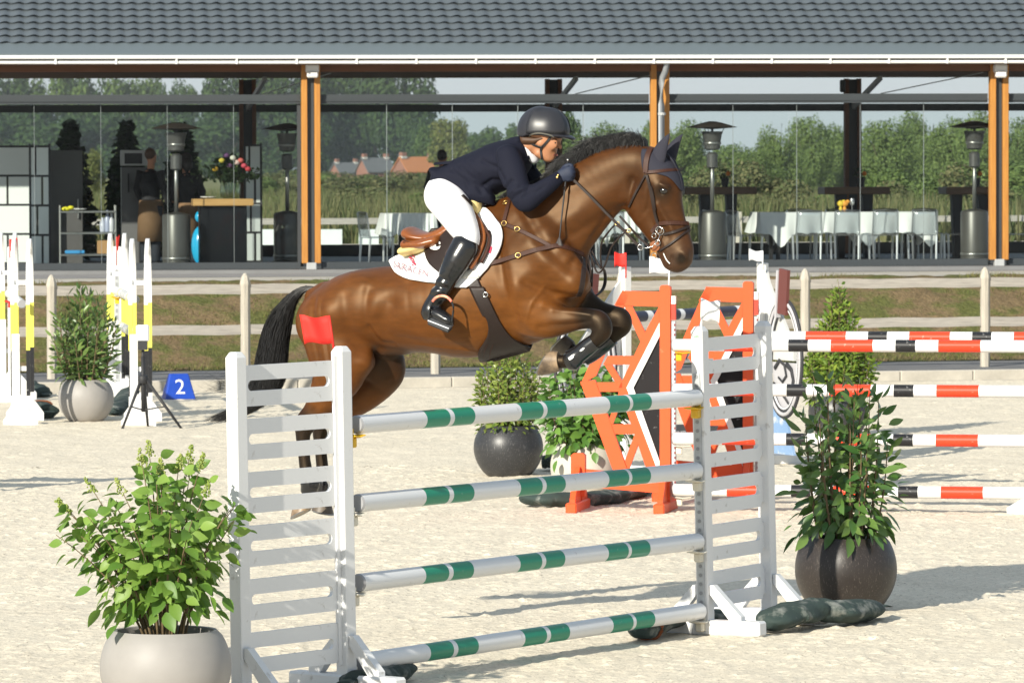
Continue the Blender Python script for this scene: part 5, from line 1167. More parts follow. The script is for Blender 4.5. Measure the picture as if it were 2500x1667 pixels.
# 1: light pot with spreading leafy shrub
P=at(381*V,1700,25.15); P.z=0; pot(P,.675,.44,m_taupe,"large light taupe pot holding the spreading leafy shrub",.80)
def asym1(t,i):
    if t.x<-.15: t.x=t.x*1.22-.02; t.z=min(t.z,.74)
    if t.x>.30: t.z=min(t.z,.66)
    return t
t1,tips=shrub("leafy_shrub",P,.41,"vase",.96,1.12,"spreading bright green shrub with pale flower buds in the light pot",lm_hyd,.115,.070,34,27,11,300,.25,.24,asym1,wide=1.5)
random.seed(3)
bud=leafmat("pale_green_bud",(.30,.40,.08),(.45,.50,.16),.6,.2,.3)
hi=sorted(tips,key=lambda p:-(p[-1].z+abs(p[-1].x)*.5))[:12]
for pts in hi:
    q=B(); e=pts[-1]; d=(pts[-1]-pts[-2]).normalized()
    for k in range(70):
        u=random.random(); a=random.uniform(0,6.28); r=.032*(1-u*.75)*math.sqrt(random.random()); c=e+d*(u*.085-.01)+Vector((math.cos(a)*r,math.sin(a)*r,random.gauss(0,.004))); q.ball(c,.0052,5,3)
    o=q.build("flower_panicle",bud,t1,smooth=True); o["kind"]="stuff"
# 2: light pot far left with upright shrub
P=gnd(205*V*0+198*V,966*V); pot(P,.62,.46,m_taupe,"taupe round pot holding the narrow upright shrub",.72)
shrub("upright_shrub",P,.43,"oval",1.08,.86,"upright narrow-leaved green shrub in front of the paddock fence",lm_ole,.13,.040,34,34,12,220,.0,.12,None,curl=.1,wide=.8,lift=(-.3,1.1))
# 3: charcoal pot in the middle
P=gnd(1168*V,1092*V); pot(P,.635,.46,m_dpot,"charcoal round pot behind the green and white poles",.74)
shrub("dense_shrub",P,.43,"oval",.74,.76,"dense small-leaved yellow green shrub under the horse's belly",lm_pho,.070,.032,64,42,13,260,.05,.05,None,wide=1.0,lift=(-.4,.7))
# 4: pale pot behind the orange wing
P=gnd(1345*V,1140*V); pot(P,.60,.46,m_pale,"pale cream pot behind the orange wing",.76)
shrub("broad_leaf_shrub",P,.42,"oval",.78,.98,"broad-leaved bright green shrub in the pale cream pot",leafmat("broad_leaf",(.07,.17,.03),(.16,.30,.05),.4,.45,.3),.112,.068,36,34,14,240,.35,.05,None,wide=1.3)
# 5: dark brown pot front right with laurel
P=gnd(1943*V,1402*V); pot(P,.645,.47,m_bpot,"dark brown round pot standing behind the draped sandbag",.79)
def asym5(t,i):
    if t.z>.75: t.x=t.x*1.0-.02
    return t
shrub("laurel_shrub",P,.43,"oval",1.12,.74,"glossy dark green laurel with long leaves in the dark brown pot",lm_lau,.140,.058,25,27,15,300,.28,.14,asym5,curl=.15,wide=1.35,lift=(-1.1,.9))
# 6: conifer shrub far right
P=gnd(1925*V,1004*V); pot(P,.62,.46,m_dpot,"dark round pot hidden behind the oxer poles",.74)
shrub("conifer_shrub",P,.40,"cone",1.16,.95,"cone-shaped yellow green conifer shrub behind the oxer poles",lm_con,.085,.034,80,62,16,240,-.25,.05,None,curl=.35,wide=.9,lift=(-.2,.7))
random.seed(99)
# ================================================================== HORSE: one continuous body from blended, tapering limbs
HANG=math.radians(20); hu=Vector((math.cos(HANG),-math.sin(HANG),0)); hw=Vector((math.sin(HANG),math.cos(HANG),0))
HO=at(1200,700,28.9); HO.z=0; PXM=415.0
def hp(px,py,w_=0.0):            # photo pixel on the plane w = const of the horse -> local (u,w,z)
    p=on_plane(px,py,HO+hw*w_,hw)-HO; return np.array([p.dot(hu),w_,p.z])
def hplace(o): o.location=HO; o.rotation_euler=(0,0,-HANG); return o
class Field:
    def __init__(s,lo,hi,h):
        s.lo=np.array(lo,float); s.h=h; s.n=np.ceil((np.array(hi)-s.lo)/h).astype(int)+1; s.d=np.full(s.n,9.0,np.float32)
    def box(s,lo,hi):
        a=np.clip(((np.array(lo)-s.lo)/s.h).astype(int),0,s.n-1); b_=np.clip(np.ceil((np.array(hi)-s.lo)/s.h).astype(int)+1,1,s.n); return a,b_
    def chain(s,pts,k=.03,sub=4,op="add"):
        """pts rows: u,w,z,r_inplane,r_lateral"""
        P=np.array(pts,float)
        if len(P)>2 and sub>1:
            Q=[]; E=np.vstack([2*P[0]-P[1],P,2*P[-1]-P[-2]])
            for i in range(1,len(E)-2):
                for j in range(sub):
                    t=j/sub; a,b_,c,d=E[i-1],E[i],E[i+1],E[i+2]; q=.5*((2*b_)+(-a+c)*t+(2*a-5*b_+4*c-d)*t*t+(-a+3*b_-3*c+d)*t**3)
                    lin=b_*(1-t)+c*t; q[3:]=np.maximum(q[3:],lin[3:]*.85); Q.append(q)
            Q.append(P[-1]); P=np.array(Q)
        if len(P)==1: P=np.vstack([P,P+1e-4])
        m=np.maximum(P[:,3],P[:,4]).max()+k+.03; a,b_=s.box(P[:,:3].min(0)-m,P[:,:3].max(0)+m)
        X=(s.lo[0]+s.h*np.arange(a[0],b_[0])).astype(np.float32)[:,None,None]; Y=(s.lo[1]+s.h*np.arange(a[1],b_[1])).astype(np.float32)[None,:,None]; Z=(s.lo[2]+s.h*np.arange(a[2],b_[2])).astype(np.float32)[None,None,:]
        D=np.full((len(X),Y.shape[1],Z.shape[2]),9,np.float32)
        for i in range(len(P)-1):
            A_,C_=P[i].astype(np.float32),P[i+1].astype(np.float32); e=C_[:3]-A_[:3]; L2=float(e@e)+1e-12
            t=np.clip(((X-A_[0])*e[0]+(Y-A_[1])*e[1]+(Z-A_[2])*e[2])/L2,0,1)
            dx=X-A_[0]-t*e[0]; dy=Y-A_[1]-t*e[1]; dz=Z-A_[2]-t*e[2]; rp=A_[3]+t*(C_[3]-A_[3]); rl=A_[4]+t*(C_[4]-A_[4])
            ip=dx*dx+dz*dz; la=dy*dy; kk=np.sqrt(ip/(rp*rp)+la/(rl*rl))+1e-6; ln=np.sqrt(ip+la); 
            np.minimum(D,np.where(kk<.35,(kk-1)*np.minimum(rp,rl),ln*(1-1/kk)),out=D)
        v=s.d[a[0]:b_[0],a[1]:b_[1],a[2]:b_[2]]
        if op=="add":
            h=np.clip(.5+.5*(v-D)/k,0,1); v[...]=v*(1-h)+D*h-k*h*(1-h)
        else:
            h=np.clip(.5-.5*(v+D)/k,0,1); v[...]=v*(1-h)+(-D)*h+k*h*(1-h)
    def sample(s,p):
        q=(np.asarray(p)-s.lo)/s.h; q=np.clip(q,0,s.n-1.001); i=q.astype(int); f=q-i; r=0
        for a in (0,1):
            for b_ in (0,1):
                for c in (0,1):
                    w_=(f[...,0] if a else 1-f[...,0])*(f[...,1] if b_ else 1-f[...,1])*(f[...,2] if c else 1-f[...,2]); r=r+w_*s.d[i[...,0]+a,i[...,1]+b_,i[...,2]+c]
        return r
    def normal(s,p,e=.012):
        p=np.asarray(p); g=np.stack([s.sample(p+np.eye(3)[k]*e)-s.sample(p-np.eye(3)[k]*e) for k in range(3)],-1); return g/(np.linalg.norm(g,axis=-1,keepdims=True)+1e-9)
    def mesh(s,smooth=3):
        d=s.d; nx,ny,nz=d.shape; S=d<0; cs=np.zeros((nx-1,ny-1,nz-1),np.int8); cor=[(i,j,k) for i in (0,1) for j in (0,1) for k in (0,1)]
        for (i,j,k) in cor: cs+=S[i:nx-1+i,j:ny-1+j,k:nz-1+k]
        act=(cs>0)&(cs<8); ids=np.argwhere(act); n=len(ids); pos=np.zeros((n,3)); cnt=np.zeros((n,1))
        for c0 in cor:
            for ax in range(3):
                if c0[ax]==0:
                    c1=list(c0); c1[ax]=1; a=ids+np.array(c0); b_=ids+np.array(c1); v0=d[a[:,0],a[:,1],a[:,2]].astype(float); v1=d[b_[:,0],b_[:,1],b_[:,2]].astype(float)
                    m=(v0<0)!=(v1<0); t=np.zeros(n); t[m]=v0[m]/(v0[m]-v1[m]); p=np.array(c0)+np.outer(t,np.array(c1)-np.array(c0)); pos[m]+=p[m]; cnt[m]+=1
        v=s.lo+(ids+pos/cnt)*s.h; idx=np.full(act.shape,-1,np.int64); idx[act]=np.arange(n); F=[]
        for ax in range(3):
            o1,o2=[(1,2),(2,0),(0,1)][ax]; sh=[slice(None)]*3; sh[ax]=slice(0,-1); s1=[slice(None)]*3; s1[ax]=slice(1,None)
            e=np.argwhere(S[tuple(sh)]!=S[tuple(s1)]); e=e[(e[:,o1]>0)&(e[:,o2]>0)&(e[:,o1]<d.shape[o1]-1)&(e[:,o2]<d.shape[o2]-1)]
            q=[]
            for (p1,p2) in ((-1,-1),(0,-1),(0,0),(-1,0)):
                c=e.copy(); c[:,o1]+=p1; c[:,o2]+=p2; q.append(idx[c[:,0],c[:,1],c[:,2]])
            q=np.stack(q,1); fl=S[e[:,0],e[:,1],e[:,2]]; q[~fl]=q[~fl][:,::-1]; F.append(q)
        F=np.concatenate(F); F=F[(F>=0).all(1)]
        E=np.concatenate([F[:,[0,1]],F[:,[1,2]],F[:,[2,3]],F[:,[3,0]]]); 
        for _ in range(smooth):
            acc=np.zeros_like(v); c=np.zeros(len(v)); np.add.at(acc,E[:,0],v[E[:,1]]); np.add.at(c,E[:,0],1); c[c==0]=1; v=v*.5+.5*acc/c[:,None]
        return v,F
def ch(rows,w_=0,k=PXM):
    """rows (px,py,[w],r_px,rl_px) -> metric chain"""
    out=[]
    for r in rows:
        if len(r)==5: x,y,ww,rp,rl=r
        else: x,y,rp,rl=r; ww=w_
        p=hp(x,y,ww); out.append((*p,rp/k,rl/k))
    return out
lo=hp(690,1290,0)+np.array([-.05,-.52,-.02]); hi=hp(1735,335,0)+np.array([.1,.52,.05])
HF=Field((lo[0],-.50,lo[2]),(hi[0],.50,hi[2]),.0088)
# trunk
HF.chain(ch([(803,787,82,84),(862,762,97,106),(930,753,102,112),(1000,753,107,117),(1070,750,114,121),(1140,737,137,119),(1210,706,153,108),(1278,684,150,98),(1338,662,104,80)]),k=.04)
HF.chain(ch([(1030,672,34,70),(1080,648,42,62),(1140,600,50,54),(1200,548,50,44),(1255,520,38,36),(1310,505,40,36)]),k=.10)     # withers ridge
# neck and head
HF.chain(ch([(1300,590,125,76),(1362,540,108,58),(1425,488,88,46),(1484,441,75,40),(1538,409,57,36),(1582,396,38,32)]),k=.05)
HF.chain(ch([(1588,408,44,38),(1607,452,57,44),(1614,494,53,36),(1627,535,47,28),(1641,575,43,26),(1652,607,42,28),(1656,626,37,28)]),k=.025)
HF.chain(ch([(1562,478,52,34),(1590,545,32,24),(1620,600,22,20),(1636,640,17,20)]),k=.03)      # jowl and lower jaw
HF.chain(ch([(1638,640,16,22),(1652,650,15,22)]),k=.02)
for s in (-1,1):
    HF.chain(ch([(1606,452,s*.075,18,14),(1622,458,s*.078,14,12)]),k=.02)                     # brow
    HF.chain(ch([(1667,622,s*.045,16,12)]),k=.02)                                             # nostril wing
    HF.chain(ch([(1270,560,s*.10,60,30),(1330,620,s*.15,58,34),(1395,680,s*.14,46,30)]),k=.06)  # shoulder
    HF.chain(ch([(1262,640,s*.16,52,30),(1275,720,s*.17,56,34),(1300,775,s*.15,46,32)]),k=.06)  # upper arm
    HF.chain(ch([(875,716,s*.12,44,40),(820,768,s*.14,58,46)]),k=.07)                           # croup
HF.chain(ch([(1385,640,44,44),(1392,690,42,50)]),k=.06)                                         # breast
# near foreleg, folded at the knee
wn=-.15
HF.chain(ch([(1300,760,wn,56,40),(1330,778,wn,49,34),(1372,783,wn,34,27),(1412,778,wn,27,22),(1444,778,wn,25,20),(1463,786,wn,27,22),(1470,806,wn,25,21),(1456,828,wn,19,17),(1434,846,wn,16,14),(1410,866,wn,17,15),(1395,877,wn,21,18),(1380,883,wn,16,14),(1366,882,wn,17,16)]),k=.03)
wf=.15
HF.chain(ch([(1392,720,wf,50,40),(1425,752,wf,44,34),(1462,768,wf,34,27),(1495,773,wf,28,23),(1514,778,wf,27,22),(1517,795,wf,25,21),(1500,816,wf,19,17),(1478,836,wf,16,14),(1448,858,wf,16,14),(1425,868,wf,20,17),(1408,862,wf,15,14),(1394,852,wf,16,15)]),k=.03)
# near hind, stretched back
wn=-.14
HF.chain(ch([(808,790,-.10,82,56),(826,852,-.12,82,54),(828,905,wn,68,46),(806,950,wn,50,36),(778,992,wn,34,26),(756,1026,wn,27,20),(741,1052,wn,21,16),(741,1092,wn,16,13),(746,1140,wn,16,13),(755,1182,wn,20,17),(751,1206,wn,15,13),(744,1224,wn,17,15)]),k=.04)
HF.chain(ch([(880,880,wn,34,24)]),k=.05)
HF.chain(ch([(760,1004,wn,13,12),(738,1020,wn,13,12),(733,1040,wn,12,12)]),k=.03)             # point of hock
wf=.14
HF.chain(ch([(880,830,.10,80,56),(930,888,.12,62,46),(928,920,wf,52,40),(884,962,wf,46,34),(836,996,wf,36,26),(800,1024,wf,27,20),(783,1052,wf,21,16),(783,1092,wf,16,13),(787,1140,wf,16,13),(793,1182,wf,20,17),(790,1206,wf,15,13),(786,1222,wf,17,15)]),k=.04)
HF.chain(ch([(806,1004,wf,13,12),(782,1020,wf,13,12),(776,1040,wf,12,12)]),k=.03)
HF.chain(ch([(985,846,18,30),(945,850,20,34)]),k=.05)                                          # sheath and groin
HF.chain(ch([(790,712,24,26),(762,722,18,20)]),k=.03)                                          # dock
for s in (-1,1): HF.chain(ch([(1661 if s<0 else 1690,627,s*.078,6,9),(1668 if s<0 else 1697,636,s*.072,5,9)]),k=.008,op='sub')
hv,hf_=HF.mesh(3)
def plist(pts,w_): return np.array([hp(x,y,w_) for x,y in pts])
def dist_poly(p,poly,dims=(0,2)):
    P=p[:,dims]; Q=poly[:,dims]; D=np.full(len(P),9.0)
    if len(Q)==1: return np.linalg.norm(P-Q[0],axis=1)
    for a,b_ in zip(Q[:-1],Q[1:]):
        e=b_-a; t=np.clip(((P-a)@e)/(e@e+1e-9),0,1); D=np.minimum(D,np.linalg.norm(P-a-t[:,None]*e,axis=1))
    return D
hn=HF.normal(hv); side=np.clip(np.abs(hn[:,1])*1.5,0,1)
feats=[([(1262,500),(1318,585),(1392,655)],14,-.010),([(1205,540),(1232,660),(1262,770)],15,-.010),([(1300,600),(1385,690)],36,.010),([(1268,700)],34,.013),([(1405,700)],22,.008),
 ([(1290,690),(1345,715),(1400,722)],9,-.007),([(1240,770),(1285,815)],18,-.007),([(1330,745),(1400,760),(1440,768)],8,.004),([(1320,800),(1385,796),(1425,790)],8,-.004),
 ([(1484,528),(1448,580),(1415,640)],9,-.008),([(1330,520),(1420,460),(1500,420)],22,-.004),([(1512,520),(1530,500),(1545,440)],9,-.009),
 ([(962,742),(938,790)],26,-.014),([(892,690)],22,.009),([(905,712),(900,790),(915,850)],13,-.006),([(768,735),(772,830),(790,905)],10,-.007),([(850,725),(858,800),(880,860)],16,-.005),([(892,888)],20,.008),([(812,760)],34,.008),
 ([(1000,700),(1020,800)],10,-.0008),([(1040,700),(1062,810)],10,-.0008),([(1085,720),(1105,820)],10,-.0008),([(1130,740),(1145,830)],10,-.0008),([(945,820),(1040,838),(1130,850)],12,-.005),
 ([(1608,500),(1640,562)],7,.006),([(1600,520),(1630,580)],9,-.004),([(1588,470),(1582,520),(1600,560)],7,-.004),([(1631,650),(1640,628)],4,-.006),([(1620,468)],6,-.010),([(1618,450),(1634,458)],5,.006),([(1545,545),(1575,520),(1580,470)],10,.003),
 ([(800,955),(765,1005)],9,-.004),([(1330,700),(1305,740),(1288,790)],3.5,.0025),([(1350,758),(1400,764),(1440,770)],4,.003),([(1345,792),(1400,791),(1440,784)],4,-.003),([(1340,605),(1430,545),(1500,505)],11,-.005),([(792,740),(802,830),(814,900)],6,-.004),([(905,800),(925,838),(955,842)],6,-.006),([(1000,690),(1025,815)],6,-.0005),([(1060,700),(1085,825)],6,-.0005),([(1110,730),(1128,830)],6,-.0005),([(1560,532),(1588,500),(1592,455)],6,-.003),([(1602,545),(1612,580),(1625,610)],4,.002),([(1225,600),(1250,700),(1262,760)],4,.002),([(1150,860),(1080,852),(1010,842)],3,.002),([(1300,660),(1330,640)],20,.004),([(1340,560),(1400,520)],20,.005)]
fpl=[(plist(pts,-.2 if pts[0][0]<1480 else -.07),sg,amp) for pts,sg,amp in feats]
def dispf(p):
    r=np.zeros(len(p))
    for pl_,sg,amp in fpl: r+=1.55*amp*np.exp(-(dist_poly(p,pl_)/(sg/PXM))**2)
    return r
disp=dispf(hv)
hv2=hv+hn*(disp*side)[:,None]
# colouring of a bay: black points, dark topline and muzzle, plus shade painted into the groin
def mask(pts,w_,r,soft,dims=(0,1,2)):
    d=dist_poly(hv,plist(pts,w_),dims); return 1-np.clip((d-(r-soft)/PXM)/(2*soft/PXM),0,1)
C=np.tile(np.array([.090,.027,.0048]),(len(hv),1)); bl=np.zeros(len(hv))
for s in (-.15,):
    bl=np.maximum(bl,mask([(1438,775),(1470,798),(1440,845),(1372,884)],s,42,18)); 
bl=np.maximum(bl,.75*mask([(1390,780),(1420,776)],-.15,34,26)); bl=np.maximum(bl,mask([(1420,745),(1518,782),(1480,836),(1394,852)],.15,48,16))
bl=np.maximum(bl,mask([(752,1030),(741,1092),(748,1160),(744,1225)],-.14,40,18)); bl=np.maximum(bl,mask([(795,1030),(783,1092),(790,1160),(786,1225)],.14,40,18))
bl=np.maximum(bl,.80*mask([(900,865),(945,880),(985,850)],.08,62,38))  # groin and far thigh: painted shade between the hind legs over dark hair
bl=np.maximum(bl,mask([(1664,632)],-.06,13,7)); bl=np.maximum(bl,mask([(1692,632)],.06,13,7))
top=np.clip(-0.1+hn[:,2],0,1)*.0
muz=mask([(1655,640)],0,46,46,(0,2)); face=mask([(1585,400),(1640,520),(1655,600)],0,60,40,(0,2)); inner=mask([(1617,468)],-.07,22,12,(0,2))
nb=vnoise(hv[:,0]*5,hv[:,2]*5,71); nb2=vnoise(hv[:,0]*14,hv[:,2]*14,72)
C*= (0.72+.56*nb)[:,None]*(0.94+.12*nb2)[:,None]
dark=np.array([.0065,.005,.0045]); brn=np.array([.030,.012,.005])
pale_mix=np.clip(vnoise(hv[:,0]*2.2+7,hv[:,2]*2.2,73),0,1)[:,None]; C=C*(1-.55*pale_mix)+np.array([.165,.058,.010])*.55*pale_mix  # random lighter brown mottling across the coat
nk=mask([(1320,540),(1420,490),(1500,440)],-.1,120,70,(0,2))*.72; C=C*(1-nk[:,None])+np.array([.038,.0120,.0032])*nk[:,None]
C=C*(1-.62*face[:,None])+brn*.62*face[:,None]; C=C*(1-.75*muz[:,None])+np.array([.035,.024,.019])*.75*muz[:,None]; C=C*(1-.8*inner[:,None])+dark*.8*inner[:,None]
bl=np.clip(bl,0,1)**.75; C=C*(1-.98*bl[:,None])+dark*.98*bl[:,None]
m_coat=M("bay_coat",(.2,.08,.02),rough=.47,spec=.36,attr="col",var=.24,vs=30,bump=.0004,bs=260,stretch=(.35,1,1))
m_coat.node_tree.nodes["Principled BSDF"].inputs["Specular Tint"].default_value=(1,.74,.48,1)
m_coat.node_tree.nodes["Principled BSDF"].inputs["Sheen Weight"].default_value=.0
horse=nmesh("horse",hv2,hf_,m_coat,None,True,C); hplace(horse); tag(horse,"bay horse with black legs, tail and mane jumping over the green poles","horse")
# ray hits on the horse as seen in the photo columns/rows
def surf(px,py,off=0.0,F=None):
    F=F or HF; px=np.atleast_1d(np.asarray(px,float)); py=np.atleast_1d(np.asarray(py,float)); R=np.array([ray(a,b_) for a,b_ in zip(px,py)])
    Rl=np.stack([R@np.array(hu),R@np.array(hw),R[:,2]],1); c0=np.array(CAM-HO); cl=np.array([c0@np.array(hu),c0@np.array(hw),CAM.z]); t0=(-.52-cl[1])/Rl[:,1]
    n=150; T=t0[:,None]+np.linspace(0,1.04,n)[None,:]/Rl[:,1:2]; P=cl+T[...,None]*Rl[:,None,:]; D=F.sample(P); hit=D<0; k=np.argmax(hit,1); ok=hit.any(1); k=np.clip(k,1,n-1); r=np.arange(len(px))
    d0,d1=D[r,k-1],D[r,k]; f=np.where(ok,d0/(d0-d1+1e-9),0); k=np.where(ok,k,np.argmin(D,1).clip(1)); tt=T[r,k-1]+f*(T[r,k]-T[r,k-1]); p=cl+tt[:,None]*Rl; nn=F.normal(p)
    if F is HF: off=off+np.maximum(dispf(p)*np.clip(np.abs(nn[:,1])*1.5,0,1),-.004)[:,None]
    return p+nn*off,nn,ok
def dens(pts,st=6.0):
    out=[pts[0]]
    for a,b_ in zip(pts[:-1],pts[1:]):
        n=max(1,int(math.hypot(b_[0]-a[0],b_[1]-a[1])/st)); out+=[(a[0]+(b_[0]-a[0])*i/n,a[1]+(b_[1]-a[1])*i/n) for i in range(1,n+1)]
    return out
def crv(pts,sub=5):
    P=np.array(pts,float)
    if len(P)<3: return [tuple(p) for p in P]
    E=np.vstack([2*P[0]-P[1],P,2*P[-1]-P[-2]]); Q=[]
    for i in range(1,len(E)-2):
        for j in range(sub):
            t=j/sub; a,b_,c,d=E[i-1],E[i],E[i+1],E[i+2]; Q.append(tuple(.5*((2*b_)+(-a+c)*t+(2*a-5*b_+4*c-d)*t*t+(-a+3*b_-3*c+d)*t**3)))
    Q.append(tuple(P[-1])); return Q
def ribbon(P,N,wd,th,q,mirror=False):
    """strap with thickness along points P with surface normals N"""
    P=np.array(P); N=np.array(N); n=len(P); w_=np.array(wd if hasattr(wd,'__len__') else [wd]*n)
    T=np.gradient(P,axis=0); T/=np.linalg.norm(T,axis=1,keepdims=True)+1e-9; S_=np.cross(N,T); S_/=np.linalg.norm(S_,axis=1,keepdims=True)+1e-9
    for mz in ((1,-1) if mirror else (1,)):
        vv=[];ff=[]
        for i in range(n):
            for a,b_ in ((-1,0),(-.8,1),(.8,1),(1,0)):
                p=P[i]+S_[i]*w_[i]/2*a+N[i]*th*b_; vv.append((p[0],p[1]*mz,p[2]))
        for i in range(n-1):
            for k in range(4): f=(i*4+k,i*4+(k+1)%4,(i+1)*4+(k+1)%4,(i+1)*4+k); ff.append(f if mz>0 else f[::-1])
        ff+=[(0,1,2,3),tuple((n-1)*4+k for k in (3,2,1,0))]
        if mz>0: q.add(vv,ff)
        else:
            q.mir=q.mir or B(); q.mir.add(vv,ff)
def strap(q,pts,wpx,th=.005,off=.004,mirror=True,F=None):
    d=dens(crv(pts)); P,N,ok=surf([p[0] for p in d],[p[1] for p in d],off,F)
    # smooth the path a little so that straps lie taut
    for _ in range(3): P[1:-1]=(P[:-2]+P[1:-1]*2+P[2:])/4; N[1:-1]=(N[:-2]+N[1:-1]*2+N[2:])/4
    N/=np.linalg.norm(N,axis=1,keepdims=True); ribbon(P,N,wpx/PXM,th,q,mirror)
def patch(q,rows,off,nx=14,mirror=True,F=None,wav=0):
    """rows (y,xl,xr) draped on the body"""
    px=[];py=[]
    for (y,xl,xr) in rows:
        for i in range(nx+1): px.append(xl+(xr-xl)*i/nx); py.append(y)
    P,N,ok=surf(px,py,off,F); ny=len(rows)
    G=P.reshape(ny,nx+1,3)
    for _ in range(2): G[1:-1,1:-1]=(G[1:-1,1:-1]*2+G[:-2,1:-1]+G[2:,1:-1]+G[1:-1,:-2]+G[1:-1,2:])/6
    P=G.reshape(-1,3)
    ff=[(j*(nx+1)+i,(j+1)*(nx+1)+i,(j+1)*(nx+1)+i+1,j*(nx+1)+i+1) for j in range(ny-1) for i in range(nx)]
    q.add(P.tolist(),ff)
    if mirror: q.mir=q.mir or B(); q.mir.add([(p[0],-p[1],p[2]) for p in P],[f[::-1] for f in ff])
def solid(o,t,off=1):
    md=o.modifiers.new("s",'SOLIDIFY'); md.thickness=t; md.offset=off
    if o.name in TWIN: solid(TWIN[o.name],t,off)
    return o
# eyes, hooves
m_eye=M("dark_eye",(.006,.004,.003),rough=.06,coat=1)
for s in (-1,1):
    p,n_,ok=surf([1619],[467],-.006); q=B(); q.ball((p[0][0],p[0][1]*(1 if s<0 else -1),p[0][2]),(.025,.014,.020),14,10); q.build("eye",m_eye,horse,smooth=True)
m_hoof=M("pale_hoof",(.40,.28,.17),rough=.45,col2=(.05,.035,.025),vs=9,stretch=(1,1,1)); m_hoofd=M("dark_hoof",(.05,.04,.033),rough=.5,col2=(.14,.11,.08),vs=12)
m_shoe=M("steel_shoe",(.35,.34,.32),rough=.4,metal=.8)
def hoof(c0,c1,r0,r1,w_,tilt,mat):
    """c0 coronet centre px, c1 sole centre px, tilt = direction of the sole plane (px vector from heel to toe)"""
    A_,B_=Vector(hp(*c0,w_)),Vector(hp(*c1,w_)); tp=Vector(hp(c1[0]+tilt[0],c1[1]+tilt[1],w_))-B_; tp.normalize(); ax=(B_-A_).normalized(); W_=Vector((0,1,0)); q=B(); N=20; vv=[]
    cp=(tp-ax*tp.dot(ax)).normalized()
    for j in range(5):
        u=j/4; c=A_+(B_-A_)*u; dv=cp*(1-u)+tp*u; dv.normalize(); r=(r0*(1-u)+r1*u)/PXM
        for k in range(N): t=2*math.pi*k/N; vv.append(c+dv*(math.cos(t)*r*(1.12 if math.cos(t)>0 else .95))+W_*(math.sin(t)*r*.92))
    ff=[(j*N+k,j*N+(k+1)%N,(j+1)*N+(k+1)%N,(j+1)*N+k) for j in range(4) for k in range(N)]+[tuple(4*N+k for k in range(N)),tuple(range(N))[::-1]]
    q.add(vv,ff); o=q.build("hoof",mat,horse,smooth=True,angle=45)
    q=B(); ring=[Vector(v) for v in vv[4*N:5*N]]; ctr=sum(ring,Vector())/N; sn=tp.cross(W_).normalized(); q.tube([ctr+(p-ctr)*.86+sn*.0 for p in ring[3:N-2]+ring[:0]] if False else [ctr+(ring[k%N]-ctr)*.88 for k in range(-7,8)],[(.012,.006)]*15,6,up=sn); q.build("horseshoe",m_shoe,o)
hoof((1366,880),(1330,884),23,33,-.15,(-16,30),m_hoof); hoof((1394,851),(1366,836),20,27,.15,(-20,20),m_hoofd)
hoof((744,1226),(737,1252),21,29,-.14,(-26,14),m_hoof); hoof((786,1224),(786,1250),20,28,.14,(24,6),m_hoofd)
# mane and tail hair
m_hair=M("black_horse_hair",(.008,.007,.007),rough=.38,spec=.5,var=.4,vs=30)
def strands(name,paths,rad,mat,parent):
    """paths: array (n,k,3)"""
    P=np.array(paths); n,k,_=P.shape; T=np.gradient(P,axis=1); T/=np.linalg.norm(T,axis=2,keepdims=True)+1e-9
    a=np.cross(T,np.array([.3,1,.2])); a/=np.linalg.norm(a,axis=2,keepdims=True)+1e-9; b_=np.cross(T,a); rr=np.linspace(1,.15,k)[None,:,None]*np.array(rad).reshape(-1,1,1)
    rg=[P+a*rr*math.cos(t)+b_*rr*math.sin(t) for t in (0,2.094,4.189)]; v=np.stack(rg,2).reshape(-1,3); i=np.arange(n*k).reshape(n,k); F=[]
    for s in range(3):
        s2=(s+1)%3; F.append(np.stack([i[:,:-1]*3+s,i[:,:-1]*3+s2,i[:,1:]*3+s2,i[:,1:]*3+s],-1).reshape(-1,4))
    return nmesh(name,v,np.concatenate(F),mat,parent,True)
def crest(px):   # top of the neck/back at centre plane
    u=hp(px,450,0)[0]; zs_=np.linspace(3.05,1.9,260); D=HF.sample(np.stack([np.full(260,u),np.zeros(260),zs_],1)); k=np.argmax(D<0); return np.array([u,0,zs_[k]])
rg=np.random.default_rng(4); paths=[];rad=[]
for i in range(4600):
    px=rg.uniform(1228,1580)**1.0; c=crest(px); f=np.clip((px-1330)/90,0,1)*np.clip((1600-px)/40,0,1); 
    cl=.25+.5*vnoise(np.array([px*.035]),np.array([3.0]),5)[0]; up=(.012+.045*f)*rg.uniform(.55,1.35)*(.75+.5*cl)*(1.35 if rg.random()<.06 else 1); side_=(-1 if rg.random()<.75 else 1)*rg.uniform(.01,.05)*(.5+.5*f); back=(.05+.06*cl)*rg.uniform(.5,1.5)*(.35+.65*f); down=rg.uniform(.02,.12)*f*(1 if rg.random()<.6 else .3)+.012*(1-f)
    p0=c+np.array([rg.normal(0,.006),rg.normal(0,.014),-.02]); p=[p0]
    for t in (.25,.5,.75,1): p.append(p0+np.array([-back*t**1.3,side_*t**1.2,.02+up*math.sin(min(1,t*1.35)*math.pi*.62)*1.15-down*t*t*t]))
    paths.append(p); rad.append(rg.uniform(.0013,.0028))
strands("mane",paths,rad,m_hair,horse)
tp=np.array([hp(x,y,0) for x,y in ((772,706),(738,706),(700,742),(676,800),(664,868),(655,930),(628,975),(575,1008),(522,1026))]); tpc=np.array(crv([tuple(p) for p in tp],4))
paths=[];rad=[]; wid=np.interp(np.linspace(0,1,len(tpc)),[0,.12,.35,.6,.85,1],[.012,.045,.085,.105,.10,.085])
